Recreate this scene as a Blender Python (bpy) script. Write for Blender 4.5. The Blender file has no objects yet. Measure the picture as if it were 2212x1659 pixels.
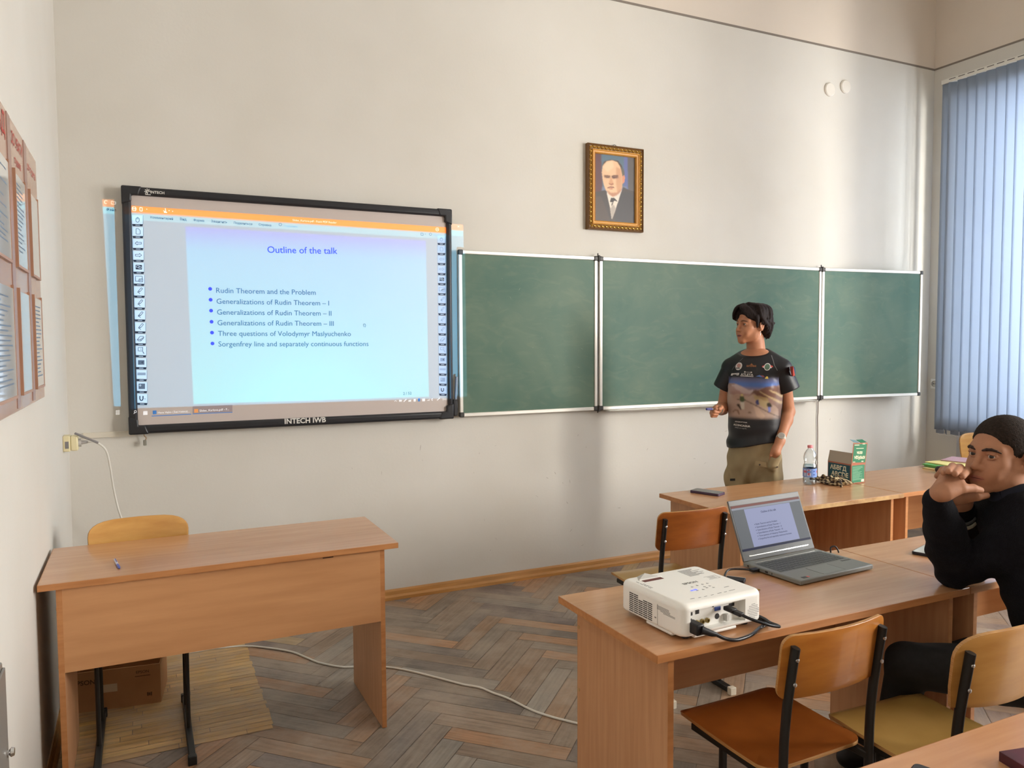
import bpy, bmesh, math, random
import numpy as np
from mathutils import Vector, Matrix, Euler
from mathutils.bvhtree import BVHTree

SC = bpy.context.scene
COL = SC.collection
PI = math.pi
random.seed(7)
RNG = np.random.default_rng(11)

# ------------------------------------------------------------------ camera
IMG_W, IMG_H = 2212.0, 1659.0
FOC = 1672.36
PITCH, YAW, ROLL = -0.05445, 0.44472, -0.005195
EYE = np.array([0.3472, -4.4685, 1.55])
_f = np.array([math.sin(YAW) * math.cos(PITCH), math.cos(YAW) * math.cos(PITCH), math.sin(PITCH)])
_r0 = np.array([math.cos(YAW), -math.sin(YAW), 0.0])
_u0 = np.cross(_r0, _f)
CAM_R = math.cos(ROLL) * _r0 + math.sin(ROLL) * _u0
CAM_U = -math.sin(ROLL) * _r0 + math.cos(ROLL) * _u0
CAM_F = _f
cd = bpy.data.cameras.new('camera')
cam = bpy.data.objects.new('camera', cd)
COL.objects.link(cam)
cd.sensor_width = 36.0
cd.sensor_fit = 'HORIZONTAL'
cd.lens = FOC / IMG_W * 36.0
cd.clip_start = 0.05
m = Matrix.Identity(4)
for i in range(3):
    m[i][0], m[i][1], m[i][2], m[i][3] = CAM_R[i], CAM_U[i], -CAM_F[i], EYE[i]
cam.matrix_world = m
SC.camera = cam

# ------------------------------------------------------------------ colour management
SC.view_settings.view_transform = 'Standard'
SC.view_settings.look = 'None'
SC.view_settings.gamma = 1.0
SC.view_settings.use_curve_mapping = False
SC.view_settings.exposure = 0.0

# ------------------------------------------------------------------ sky
wd = bpy.data.worlds.new('sky')
SC.world = wd
wd.use_nodes = True
bg = wd.node_tree.nodes['Background']
bg.inputs['Color'].default_value = (0.86, 0.93, 1.0, 1)
bg.inputs['Strength'].default_value = 3.0

# ------------------------------------------------------------------ daylight at the three windows of the right-hand wall
ROOM_X, ROOM_Y, ROOM_Z = 6.435, -7.6, 4.75
WINDOWS = [(-2.05, -0.28), (-4.35, -2.45), (-6.55, -4.85)]   # y ranges of the openings
WIN_Z = (0.86, 3.45)

def area(name, loc, aim, sx, sy, power, color, spread=PI):
    l = bpy.data.lights.new(name, 'AREA')
    l.shape = 'RECTANGLE'
    l.size, l.size_y = sx, sy
    l.energy = power
    l.color = color
    l.spread = spread
    o = bpy.data.objects.new(name, l)
    COL.objects.link(o)
    o.location = loc
    o.rotation_euler = (Vector(aim) - Vector(loc)).to_track_quat('-Z', 'Y').to_euler()
    return o

area('daylight', (6.98, -1.36, 2.2), (5.0, -1.5, 2.0), 1.4, 2.4, 135, (0.86, 0.93, 1.0))
area('daylight', (6.85, -3.5, 2.3), (3.0, -2.6, 1.5), 1.6, 2.5, 125, (1.0, 0.975, 0.94))
area('daylight', (6.85, -5.7, 2.3), (1.6, -2.4, 0.5), 1.6, 2.5, 195, (1.0, 0.965, 0.91), math.radians(115))

# the sunlit house front across the street, seen aslant through the windows
area('sunlit_street', (9.75, -10.4, 3.2), (5.3, 0.0, 2.2), 1.1, 12.0, 1800, (1.0, 0.95, 0.86))

# ------------------------------------------------------------------ the beam of the projector
LENS = np.array([1.665, -2.560, 0.812])
def beam():
    l = bpy.data.lights.new('projector_beam', 'SPOT')
    l.energy = 150.0
    l.spot_size = math.radians(110)
    l.spot_blend = 0.0
    l.shadow_soft_size = 0.003
    o = bpy.data.objects.new('projector_beam', l)
    COL.objects.link(o)
    o.location = LENS
    o.rotation_euler = (PI / 2, 0, 0)            # local x = world x, local y = world z, -z = world +y
    l.use_nodes = True
    nt = l.node_tree
    N, Lk = nt.nodes, nt.links
    em = N['Emission']
    tc = N.new('ShaderNodeTexCoord')
    sp = N.new('ShaderNodeSeparateXYZ')
    Lk.new(tc.outputs['Normal'], sp.inputs[0])
    def val(x):
        return x
    def mth(op, a, b=None, c=None):
        n = N.new('ShaderNodeMath')
        n.operation = op
        for i, x in enumerate((a, b, c)):
            if x is None: continue
            if isinstance(x, (int, float)): n.inputs[i].default_value = x
            else: Lk.new(x, n.inputs[i])
        return n.outputs[0]
    dz = mth('ABSOLUTE', sp.outputs[2])
    dx = mth('DIVIDE', sp.outputs[0], dz)
    dy = mth('DIVIDE', sp.outputs[1], dz)
    D = -LENS[1]
    X = mth('MULTIPLY_ADD', dx, float(D), float(LENS[0]))
    Z = mth('MULTIPLY_ADD', dy, float(D), float(LENS[2]))
    # picture co-ordinates on the wall: v from the top, u from the left (slightly keystoned)
    ztop = mth('MULTIPLY_ADD', X, -0.0056, 2.283)
    v = mth('DIVIDE', mth('SUBTRACT', ztop, Z), 1.053)
    xl = mth('MULTIPLY_ADD', v, 0.021, 0.185)
    xr = mth('MULTIPLY_ADD', v, 0.008, 2.150)
    u = mth('DIVIDE', mth('SUBTRACT', X, xl), mth('SUBTRACT', xr, xl))
    def between(t, a, b):
        return mth('MULTIPLY', mth('GREATER_THAN', t, a), mth('LESS_THAN', t, b))
    inside = between(u, 0.0, 1.0)
    zone = {}
    orange = between(v, 0.0, 0.0355)
    bar = between(v, 0.0355, 0.068)
    body = between(v, 0.068, 1.0)
    pg = mth('MULTIPLY', body, mth('MULTIPLY', between(u, 0.1805, 0.868), between(v, 0.085, 0.988)))
    side = mth('SUBTRACT', body, pg)
    ramp = N.new('ShaderNodeValToRGB')
    Lk.new(v, ramp.inputs[0])
    e = ramp.color_ramp.elements
    e[0].position, e[0].color = 0.08, PAGE_TOP
    e[1].position, e[1].color = 0.95, PAGE_BOT
    k = e.new(0.20); k.color = PAGE_MID
    total = None
    def add(mask, col):
        nonlocal total
        mx = N.new('ShaderNodeVectorMath'); mx.operation = 'SCALE'
        if isinstance(col, tuple): mx.inputs[0].default_value = col[:3]
        else: Lk.new(col, mx.inputs[0])
        Lk.new(mask, mx.inputs['Scale'])
        if total is None: total = mx.outputs[0]
        else:
            ad = N.new('ShaderNodeVectorMath'); ad.operation = 'ADD'
            Lk.new(total, ad.inputs[0]); Lk.new(mx.outputs[0], ad.inputs[1])
            total = ad.outputs[0]
    add(orange, ORANGE_L)
    add(bar, BAR_L)
    add(side, SIDE_L)
    add(pg, ramp.outputs[0])
    Lk.new(total, em.inputs['Color'])
    boost = mth('DIVIDE', BEAM_POWER, mth('MULTIPLY', dz, mth('MULTIPLY', dz, dz)))
    Lk.new(mth('MULTIPLY', boost, inside), em.inputs['Strength'])
PAGE_TOP = (0.05, 0.18, 0.85, 1)
PAGE_MID = (0.03, 0.46, 0.86, 1)
PAGE_BOT = (0.06, 0.62, 0.80, 1)
ORANGE_L = (0.60, 0.20, 0.04)
BAR_L = (0.10, 0.50, 0.72)
SIDE_L = (0.07, 0.28, 0.47)
BEAM_POWER = 2.5
beam()

# ------------------------------------------------------------------ unprojecting a pixel on a plane of the room
def hit(u, v, axis, val):
    d = CAM_R * (u - IMG_W / 2) / FOC - CAM_U * (v - IMG_H / 2) / FOC + CAM_F
    return EYE + d * (val - EYE[axis]) / d[axis]
def on_y(u, v, y): return hit(u, v, 1, y)
def on_z(u, v, z): return hit(u, v, 2, z)

# ------------------------------------------------------------------ materials
def lin(c):
    return tuple((x / 255.0 / 12.92) if x / 255.0 <= 0.04045 else ((x / 255.0 + 0.055) / 1.055) ** 2.4 for x in c[:3])
MATS = {}
def mat(name, c, rough=0.5, metal=0.0, var=0.0, scale=8.0, stretch=(1, 1, 1), c2=None, bump=0.0, bscale=None, coat=0.0,
        trans=0.0, alpha=1.0, spec=0.5, detail=4.0, emit=0.0, attr=None, ior=1.45, sheen=0.0):
    if name in MATS: return MATS[name]
    mt = bpy.data.materials.new(name)
    mt.use_nodes = True
    nt = mt.node_tree
    b = nt.nodes['Principled BSDF']
    col = lin(c) + (1,)
    b.inputs['Base Color'].default_value = col
    b.inputs['Roughness'].default_value = rough
    b.inputs['Metallic'].default_value = metal
    b.inputs['Specular IOR Level'].default_value = spec
    b.inputs['Coat Weight'].default_value = coat
    b.inputs['Transmission Weight'].default_value = trans
    b.inputs['Alpha'].default_value = alpha
    b.inputs['IOR'].default_value = ior
    b.inputs['Sheen Weight'].default_value = sheen
    if emit:
        b.inputs['Emission Color'].default_value = col
        b.inputs['Emission Strength'].default_value = emit
    tc = nt.nodes.new('ShaderNodeTexCoord')
    mp = nt.nodes.new('ShaderNodeMapping')
    mp.inputs['Scale'].default_value = stretch
    nt.links.new(tc.outputs['Object'], mp.inputs[0])
    if attr:
        at = nt.nodes.new('ShaderNodeVertexColor')
        at.layer_name = attr
        src = at.outputs['Color']
    else: src = None
    if var or c2:
        nz = nt.nodes.new('ShaderNodeTexNoise')
        nz.inputs['Scale'].default_value = scale
        nz.inputs['Detail'].default_value = detail
        nt.links.new(mp.outputs[0], nz.inputs['Vector'])
        mx = nt.nodes.new('ShaderNodeMix')
        mx.data_type = 'RGBA'
        rp = nt.nodes.new('ShaderNodeMapRange')
        rp.inputs[1].default_value, rp.inputs[2].default_value = 0.3, 0.7
        nt.links.new(nz.outputs[0], rp.inputs[0])
        nt.links.new(rp.outputs[0], mx.inputs[0])
        if src is not None:
            mx.blend_type = 'MULTIPLY'
            nt.links.new(src, mx.inputs[6])
            mx.inputs[7].default_value = tuple([1 - var] * 3) + (1,)
        else:
            c2l = (lin(c2) if c2 else tuple(x * (1 - var) for x in col[:3])) + (1,)
            mx.inputs[6].default_value = col
            mx.inputs[7].default_value = c2l
        nt.links.new(mx.outputs[2], b.inputs['Base Color'])
    elif src is not None:
        nt.links.new(src, b.inputs['Base Color'])
    if bump:
        n2 = nt.nodes.new('ShaderNodeTexNoise')
        n2.inputs['Scale'].default_value = bscale or scale
        n2.inputs['Detail'].default_value = 5
        nt.links.new(mp.outputs[0], n2.inputs['Vector'])
        bp = nt.nodes.new('ShaderNodeBump')
        bp.inputs['Strength'].default_value = bump
        bp.inputs['Distance'].default_value = 0.01
        nt.links.new(n2.outputs[0], bp.inputs['Height'])
        nt.links.new(bp.outputs[0], b.inputs['Normal'])
    MATS[name] = mt
    return mt

# ------------------------------------------------------------------ mesh builder
class MB:
    def __init__(s): s.v, s.f, s.mi = [], [], []
    def add(s, vs, fs, mi=0):
        o = len(s.v)
        s.v += [tuple(float(c) for c in p) for p in vs]
        s.f += [tuple(i + o for i in f) for f in fs]
        s.mi += [mi] * len(fs)
        return s
    def box(s, x0, x1, y0, y1, z0, z1, mi=0):
        return s.add([(x0, y0, z0), (x1, y0, z0), (x1, y1, z0), (x0, y1, z0), (x0, y0, z1), (x1, y0, z1), (x1, y1, z1), (x0, y1, z1)],
                     [(3, 2, 1, 0), (4, 5, 6, 7), (0, 1, 5, 4), (1, 2, 6, 5), (2, 3, 7, 6), (3, 0, 4, 7)], mi)
    def obox(s, c, size, R=None, mi=0):
        R = np.eye(3) if R is None else np.array(R)
        c = np.array(c, float); h = np.array(size, float) / 2
        vs = [c + R @ (h * np.array(q)) for q in ((-1, -1, -1), (1, -1, -1), (1, 1, -1), (-1, 1, -1), (-1, -1, 1), (1, -1, 1), (1, 1, 1), (-1, 1, 1))]
        return s.add(vs, [(3, 2, 1, 0), (4, 5, 6, 7), (0, 1, 5, 4), (1, 2, 6, 5), (2, 3, 7, 6), (3, 0, 4, 7)], mi)
    def tube(s, path, r, n=10, flat=None, up=(0, 0, 1), mi=0, caps=True):
        P = [np.array(p, float) for p in path]
        rs = r if isinstance(r, (list, tuple)) else [r] * len(P)
        vs, fs = [], []
        side0 = None
        for i, p in enumerate(P):
            t = P[min(i + 1, len(P) - 1)] - P[max(i - 1, 0)]
            t = t / (np.linalg.norm(t) + 1e-9)
            if flat is not None:
                a = np.array(up, float) - t * (t @ np.array(up, float))
                if np.linalg.norm(a) < 1e-3: a = np.array((1.0, 0, 0)) - t * t[0]
            else:
                if side0 is None:
                    a = np.array((0, 0, 1.0)) if abs(t[2]) < 0.9 else np.array((1.0, 0, 0))
                else: a = side0
                a = a - t * (t @ a)
            a /= np.linalg.norm(a) + 1e-9
            side0 = a
            b = np.cross(t, a)
            for k in range(n):
                an = 2 * PI * k / n
                ca, sa = math.cos(an), math.sin(an)
                if flat is not None:
                    vs.append(p + a * ca * flat + b * sa * rs[i])
                else: vs.append(p + (a * ca + b * sa) * rs[i])
        for i in range(len(P) - 1):
            for k in range(n):
                k2 = (k + 1) % n
                fs.append((i * n + k, i * n + k2, (i + 1) * n + k2, (i + 1) * n + k))
        if caps:
            fs.append(tuple(range(n - 1, -1, -1)))
            fs.append(tuple((len(P) - 1) * n + k for k in range(n)))
        return s.add(vs, fs, mi)
    def lathe(s, prof, c=(0, 0, 0), n=32, R=None, mi=0):
        R = np.eye(3) if R is None else np.array(R)
        vs, fs = [], []
        for (r, z) in prof:
            for k in range(n):
                a = 2 * PI * k / n
                vs.append(np.array(c) + R @ np.array((r * math.cos(a), r * math.sin(a), z)))
        for i in range(len(prof) - 1):
            for k in range(n):
                k2 = (k + 1) % n
                fs.append((i * n + k, i * n + k2, (i + 1) * n + k2, (i + 1) * n + k))
        fs.append(tuple(range(n - 1, -1, -1)))
        fs.append(tuple((len(prof) - 1) * n + k for k in range(n)))
        return s.add(vs, fs, mi)
    def prism(s, poly, o, ax, ay, az, t, mi=0):
        """polygon in the (ax, ay) plane at o, thickness t along az"""
        o, ax, ay, az = (np.array(q, float) for q in (o, ax, ay, az))
        n = len(poly)
        vs = [o + ax * x + ay * y for x, y in poly] + [o + ax * x + ay * y + az * t for x, y in poly]
        fs = [tuple(range(n - 1, -1, -1)), tuple(range(n, 2 * n))] + [(i, (i + 1) % n, n + (i + 1) % n, n + i) for i in range(n)]
        if np.dot(np.cross(ax, ay), az) * t < 0: fs = [f[::-1] for f in fs]
        return s.add(vs, fs, mi)
    def xf(s, M):
        M = np.array(M)
        s.v = [tuple((M[:3, :3] @ np.array(p)) + M[:3, 3]) for p in s.v]
        return s
    def mark(s):
        s.marks = getattr(s, 'marks', []) + [(len(s.v), len(s.f))]
        return s
    def each(s, name, mats, parent=None, **kw):
        """one object for every piece begun with mark()"""
        mk = s.marks + [(len(s.v), len(s.f))]
        out = []
        for (v0, f0), (v1, f1) in zip(mk[:-1], mk[1:]):
            if f1 == f0: continue
            q = MB(); q.v = s.v[v0:v1]; q.f = [tuple(i - v0 for i in f) for f in s.f[f0:f1]]; q.mi = s.mi[f0:f1]
            out.append(q.build(name, mats, parent, **kw))
        return out
    def build(s, name, mats, parent=None, smooth=None, bevel=0.0, seg=2, sub=0, world=False):
        me = bpy.data.meshes.new(name)
        me.from_pydata(s.v, [], s.f)
        return finish(name, me, mats, parent, smooth, bevel, seg, sub, world, s.mi)

def finish(name, me, mats, parent=None, smooth=None, bevel=0.0, seg=2, sub=0, world=False, mi=None):
    mats = mats if isinstance(mats, (list, tuple)) else [mats]
    for q in mats: me.materials.append(q)
    if mi is not None and len(mats) > 1:
        me.polygons.foreach_set('material_index', np.array(mi, dtype=np.int32))
    if smooth is not None:
        me.polygons.foreach_set('use_smooth', np.ones(len(me.polygons), dtype=bool))
        if smooth < 180: me.set_sharp_from_angle(angle=math.radians(smooth))
    me.update()
    o = bpy.data.objects.new(name, me)
    COL.objects.link(o)
    if parent is not None:
        o.parent = parent
        if world: o.matrix_parent_inverse = root_matrix(parent).inverted()
    if bevel:
        b = o.modifiers.new('bevel', 'BEVEL')
        b.width, b.segments, b.limit_method = bevel, seg, 'ANGLE'
        b.angle_limit = math.radians(40)
        b.harden_normals = False
        if smooth is None:
            me.polygons.foreach_set('use_smooth', np.ones(len(me.polygons), dtype=bool))
            me.set_sharp_from_angle(angle=math.radians(50))
    if sub:
        q = o.modifiers.new('subdiv', 'SUBSURF')
        q.levels = q.render_levels = sub
    return o

def root_matrix(o):
    M = Matrix.Identity(4)
    chain = []
    while o is not None:
        chain.append(o); o = o.parent
    for q in reversed(chain):
        if q.parent is not None: M = M @ q.matrix_parent_inverse
        M = M @ Matrix.LocRotScale(q.location, q.rotation_euler, q.scale)
    return M

def thing(name, label, cat, loc=(0, 0, 0), rotz=0.0, group=None):
    o = bpy.data.objects.new(name, None)
    COL.objects.link(o)
    o.empty_display_size = 0.1
    o.location = tuple(float(q) for q in loc)
    o.rotation_euler = (0, 0, rotz)
    return tag(o, label, cat, group)
def tag(o, label, cat, group=None):
    o['label'], o['category'] = label, cat
    if group: o['group'] = group
    return o
def struct(o):
    o['kind'] = 'structure'
    return o
def lab(o, label):
    o['label'] = label
    return o
def dup(root, loc, rotz, label):
    r = root.copy(); COL.objects.link(r)
    r.location = loc; r.rotation_euler = (0, 0, rotz); r['label'] = label
    for ch in list(root.children):
        c = ch.copy(); COL.objects.link(c); c.parent = r
        for g in list(ch.children):
            d = g.copy(); COL.objects.link(d); d.parent = c
    return r
def frame(x, y, z=None):
    """3x3 whose columns are the given axes, made orthonormal"""
    x = np.array(x, float); x /= np.linalg.norm(x)
    y = np.array(y, float); y = y - x * (x @ y); y /= np.linalg.norm(y)
    return np.stack([x, y, np.cross(x, y)], 1)
def rotz3(a):
    return np.array([[math.cos(a), -math.sin(a), 0], [math.sin(a), math.cos(a), 0], [0, 0, 1]])
def rrect(w, h, r, n=5, cx=0, cy=0):
    pts = []
    for (sx, sy, a0) in ((1, -1, -90), (1, 1, 0), (-1, 1, 90), (-1, -1, 180)):
        for k in range(n + 1):
            a = math.radians(a0 + 90 * k / n)
            pts.append((cx + sx * (w / 2 - r) + r * math.cos(a), cy + sy * (h / 2 - r) + r * math.sin(a)))
    return pts
def catmull(P, n=8):
    P = [np.array(p, float) for p in P]
    Q = [2 * P[0] - P[1]] + P + [2 * P[-1] - P[-2]]
    out = []
    for i in range(1, len(Q) - 2):
        for k in range(n):
            t = k / n
            a, b, c, d = Q[i - 1:i + 3]
            out.append(0.5 * ((2 * b) + (c - a) * t + (2 * a - 5 * b + 4 * c - d) * t * t + (3 * b - a - 3 * c + d) * t ** 3))
    out.append(P[-1])
    return out

# ------------------------------------------------------------------ lettering
def text_mesh(s, bold=0.0):
    cu = bpy.data.curves.new('t', 'FONT')
    cu.body = s
    cu.size = 1.0
    cu.offset = bold
    cu.resolution_u = 3
    o = bpy.data.objects.new('t', cu)
    COL.objects.link(o)
    bpy.context.view_layer.update()
    dg = bpy.context.evaluated_depsgraph_get()
    me = bpy.data.meshes.new_from_object(o.evaluated_get(dg))
    V = np.array([v.co[:] for v in me.vertices]).reshape(-1, 3)
    F = [tuple(p.vertices) for p in me.polygons]
    bpy.data.objects.remove(o); bpy.data.curves.remove(cu); bpy.data.meshes.remove(me)
    return V, F
def text_into(mb, s, o, ax, ay, width=None, height=None, bold=0.0, mi=0, center=False):
    """letters laid on a plane: o = left end of the base line, ax/ay unit axes"""
    V, F = text_mesh(s, bold)
    if len(V) == 0: return
    x0, x1 = V[:, 0].min(), V[:, 0].max()
    sx = sy = None
    if width: sx = width / (x1 - x0)
    if height:
        sy = height / 0.72
        if not sx: sx = sy
    else: sy = sx
    o, ax, ay = (np.array(q, float) for q in (o, ax, ay))
    off = -(x1 - x0) * sx / 2 if center else 0
    vs = [o + ax * ((p[0] - x0) * sx + off) + ay * (p[1] * sy) for p in V]
    mb.add(vs, F, mi)
def text_px(mb, s, pl, pr, plane, bold=0.0, mi=0, hscale=1.0):
    """letters between two picture points that lie on a plane y = const of the room"""
    a, b = on_y(*pl, plane), on_y(*pr, plane)
    ax = b - a; w = np.linalg.norm(ax); ax /= w
    ay = np.cross(np.array((0, -1.0, 0)), ax) * hscale
    text_into(mb, s, a, ax, ay, width=w, bold=bold, mi=mi)

# ------------------------------------------------------------------ implicit surfaces (bodies, hair, clothes)
class SDF:
    def __init__(s): s.p = []; s.R = np.eye(3); s.t = np.zeros(3); s.s = 1.0
    def at(s, R=None, t=(0, 0, 0), sc=1.0):
        s.R = np.eye(3) if R is None else np.array(R); s.t = np.array(t, float); s.s = sc
        return s
    def w(s, p): return s.t + s.s * (s.R @ np.array(p, float))
    def rc(s, a, b, ra, rb=None, k=0.01, op='u'):
        rb = ra if rb is None else rb
        a, b = s.w(a), s.w(b); ra, rb = ra * s.s, rb * s.s
        m = max(ra, rb)
        s.p.append(('rc', (a, b, ra, rb), k * s.s, op, np.minimum(a, b) - m, np.maximum(a, b) + m))
        return s
    def chain(s, pts, rs, k=0.01, op='u'):
        for i in range(len(pts) - 1): s.rc(pts[i], pts[i + 1], rs[i], rs[i + 1], k, op)
        return s
    def el(s, c, r, R=None, k=0.01, op='u'):
        Rw = s.R @ (np.eye(3) if R is None else np.array(R))
        c = s.w(c); r = np.array(r, float) * s.s
        m = np.abs(Rw) @ r
        s.p.append(('el', (c, r, Rw), k * s.s, op, c - m, c + m))
        return s
    def ec(s, a, b, ra, rb, sy=0.7, Rf=None, k=0.02, op='u'):
        """cone with an oval section: thinner by sy along axis 1 of frame Rf"""
        Rw = s.R if Rf is None else np.array(Rf)
        a, b = s.w(a), s.w(b)
        m = max(ra, rb) * s.s
        s.p.append(('ec', (a, b, ra * s.s, rb * s.s, sy, Rw), k * s.s, op, np.minimum(a, b) - m, np.maximum(a, b) + m))
        return s
    def cut(s, pt, n, k=0.003, lo=None, hi=None):
        pt = s.w(pt); n = s.R @ np.array(n, float); n /= np.linalg.norm(n)
        lo = np.full(3, -9e9) if lo is None else np.array(lo); hi = np.full(3, 9e9) if hi is None else np.array(hi)
        s.p.append(('cut', (pt, n), k, 'c', lo, hi))
        return s
    def mesh(s, res, extra=None):
        adds = [q for q in s.p if q[3] == 'u']
        lo = np.min([q[4] for q in adds], 0) - 4 * res
        hi = np.max([q[5] for q in adds], 0) + 4 * res
        n = np.ceil((hi - lo) / res).astype(int) + 1
        F = np.full(n, 0.5, dtype=np.float32)
        ax = [lo[i] + res * np.arange(n[i]) for i in range(3)]
        for (ty, pr, k, op, l, h) in s.p:
            mg = 2.0 * k + 3 * res
            i0 = np.clip(np.floor((l - mg - lo) / res), 0, n).astype(int)
            i1 = np.clip(np.ceil((h + mg - lo) / res) + 1, 0, n).astype(int)
            if np.any(i1 <= i0): continue
            X, Y, Z = np.meshgrid(ax[0][i0[0]:i1[0]], ax[1][i0[1]:i1[1]], ax[2][i0[2]:i1[2]], indexing='ij', sparse=True)
            sl = (slice(i0[0], i1[0]), slice(i0[1], i1[1]), slice(i0[2], i1[2]))
            f = F[sl]
            if ty == 'rc':
                a, b, ra, rb = pr
                ba = b - a; L = ba @ ba + 1e-12
                hh = np.clip(((X - a[0]) * ba[0] + (Y - a[1]) * ba[1] + (Z - a[2]) * ba[2]) / L, 0, 1)
                d = np.sqrt((X - a[0] - hh * ba[0]) ** 2 + (Y - a[1] - hh * ba[1]) ** 2 + (Z - a[2] - hh * ba[2]) ** 2) - (ra + (rb - ra) * hh)
            elif ty == 'ec':
                a, b, ra, rb, sy, R = pr
                S = np.array((1, 1 / sy, 1.0))
                T = (R * S).T            # rows scaled axes
                q = [T[i, 0] * (X - a[0]) + T[i, 1] * (Y - a[1]) + T[i, 2] * (Z - a[2]) for i in range(3)]
                ba = T @ (b - a); L = ba @ ba + 1e-12
                hh = np.clip((q[0] * ba[0] + q[1] * ba[1] + q[2] * ba[2]) / L, 0, 1)
                d = (np.sqrt((q[0] - hh * ba[0]) ** 2 + (q[1] - hh * ba[1]) ** 2 + (q[2] - hh * ba[2]) ** 2) - (ra + (rb - ra) * hh)) * min(1, (1 + sy) / 2)
            elif ty == 'el':
                c, r, R = pr
                q = [R[0, i] * (X - c[0]) + R[1, i] * (Y - c[1]) + R[2, i] * (Z - c[2]) for i in range(3)]
                k0 = np.sqrt(sum((q[i] / r[i]) ** 2 for i in range(3)))
                k1 = np.sqrt(sum((q[i] / r[i] ** 2) ** 2 for i in range(3))) + 1e-9
                d = k0 * (k0 - 1) / k1
            else:
                pt, nn = pr
                d = (X - pt[0]) * nn[0] + (Y - pt[1]) * nn[1] + (Z - pt[2]) * nn[2]
            if op == 'u':
                hk = np.maximum(k - np.abs(f - d), 0) / k
                F[sl] = np.minimum(f, d) - hk * hk * k * 0.25
            elif op == 's':
                d = -d
                hk = np.maximum(k - np.abs(f - d), 0) / k
                F[sl] = np.maximum(f, d) + hk * hk * k * 0.25
            else:
                hk = np.maximum(k - np.abs(f - d), 0) / k
                F[sl] = np.maximum(f, d) + hk * hk * k * 0.25
        if extra is not None:
            X, Y, Z = np.meshgrid(*ax, indexing='ij', sparse=True)
            F = extra(F, X, Y, Z)
        return nets(F, lo, res)

def nets(F, lo, res):
    S = F < 0
    cnt = np.zeros(np.array(F.shape) - 1, dtype=np.int8)
    for a in (0, 1):
        for b in (0, 1):
            for c in (0, 1):
                cnt += S[a:F.shape[0] - 1 + a, b:F.shape[1] - 1 + b, c:F.shape[2] - 1 + c]
    I = np.argwhere((cnt > 0) & (cnt < 8))
    idx = np.full(cnt.shape, -1, dtype=np.int64)
    idx[I[:, 0], I[:, 1], I[:, 2]] = np.arange(len(I))
    C = [(a, b, c) for a in (0, 1) for b in (0, 1) for c in (0, 1)]
    V = np.stack([F[I[:, 0] + a, I[:, 1] + b, I[:, 2] + c] for a, b, c in C], 1).astype(np.float64)
    P = np.zeros((len(I), 3)); W = np.zeros(len(I))
    for i in range(8):
        for j in range(i + 1, 8):
            if sum(abs(C[i][q] - C[j][q]) for q in range(3)) != 1: continue
            m = (V[:, i] < 0) != (V[:, j] < 0)
            t = V[m, i] / (V[m, i] - V[m, j])
            P[m] += np.array(C[i]) + t[:, None] * (np.array(C[j]) - np.array(C[i]))
            W[m] += 1
    verts = lo + res * (I + P / W[:, None])
    quads = []
    for axi in range(3):
        o = [0, 0, 0]; o[axi] = 1
        A = S[:S.shape[0] - o[0], :S.shape[1] - o[1], :S.shape[2] - o[2]]
        B = S[o[0]:, o[1]:, o[2]:]
        E = np.argwhere(A != B)
        b, c = (axi + 1) % 3, (axi + 2) % 3
        E = E[(E[:, b] > 0) & (E[:, c] > 0) & (E[:, b] < S.shape[b] - 1) & (E[:, c] < S.shape[c] - 1)]
        def g(db, dc):
            Q = E.copy(); Q[:, b] += db; Q[:, c] += dc
            return idx[Q[:, 0], Q[:, 1], Q[:, 2]]
        q = np.stack([g(-1, -1), g(0, -1), g(0, 0), g(-1, 0)], 1)
        fl = ~S[E[:, 0], E[:, 1], E[:, 2]]
        q[fl] = q[fl][:, ::-1]
        quads.append(q)
    quads = np.concatenate(quads)
    quads = quads[(quads >= 0).all(1)]
    return verts, quads
def relax(V, Q, n=1, lam=0.5):
    for _ in range(n):
        acc = np.zeros_like(V); c = np.zeros(len(V))
        for i in range(4):
            for j in (1, 3):
                np.add.at(acc, Q[:, i], V[Q[:, (i + j) % 4]])
                np.add.at(c, Q[:, i], 1)
        V = V + lam * (acc / np.maximum(c, 1)[:, None] - V)
    return V
def sdf_obj(name, V, Q, mats, parent, mi=None, col=None):
    me = bpy.data.meshes.new(name)
    me.vertices.add(len(V)); me.vertices.foreach_set('co', np.asarray(V, np.float32).ravel())
    me.loops.add(4 * len(Q)); me.loops.foreach_set('vertex_index', np.asarray(Q, np.int32).ravel())
    me.polygons.add(len(Q)); me.polygons.foreach_set('loop_start', np.arange(0, 4 * len(Q), 4, dtype=np.int32))
    me.update(calc_edges=True)
    me.validate()
    if col is not None:
        a = me.color_attributes.new('Col', 'FLOAT_COLOR', 'POINT')
        a.data.foreach_set('color', np.concatenate([col, np.ones((len(col), 1))], 1).astype(np.float32).ravel())
    return finish(name, me, mats, parent, smooth=180, world=parent is not None, mi=mi)
def inpoly(X, Y, poly):
    r = np.zeros(np.broadcast(X, Y).shape, bool)
    n = len(poly)
    for i in range(n):
        (x1, y1), (x2, y2) = poly[i], poly[(i + 1) % n]
        if y1 == y2: continue
        c = ((Y < y1) != (Y < y2)) & (X < (x2 - x1) * (Y - y1) / (y2 - y1) + x1)
        r ^= c
    return r
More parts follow.
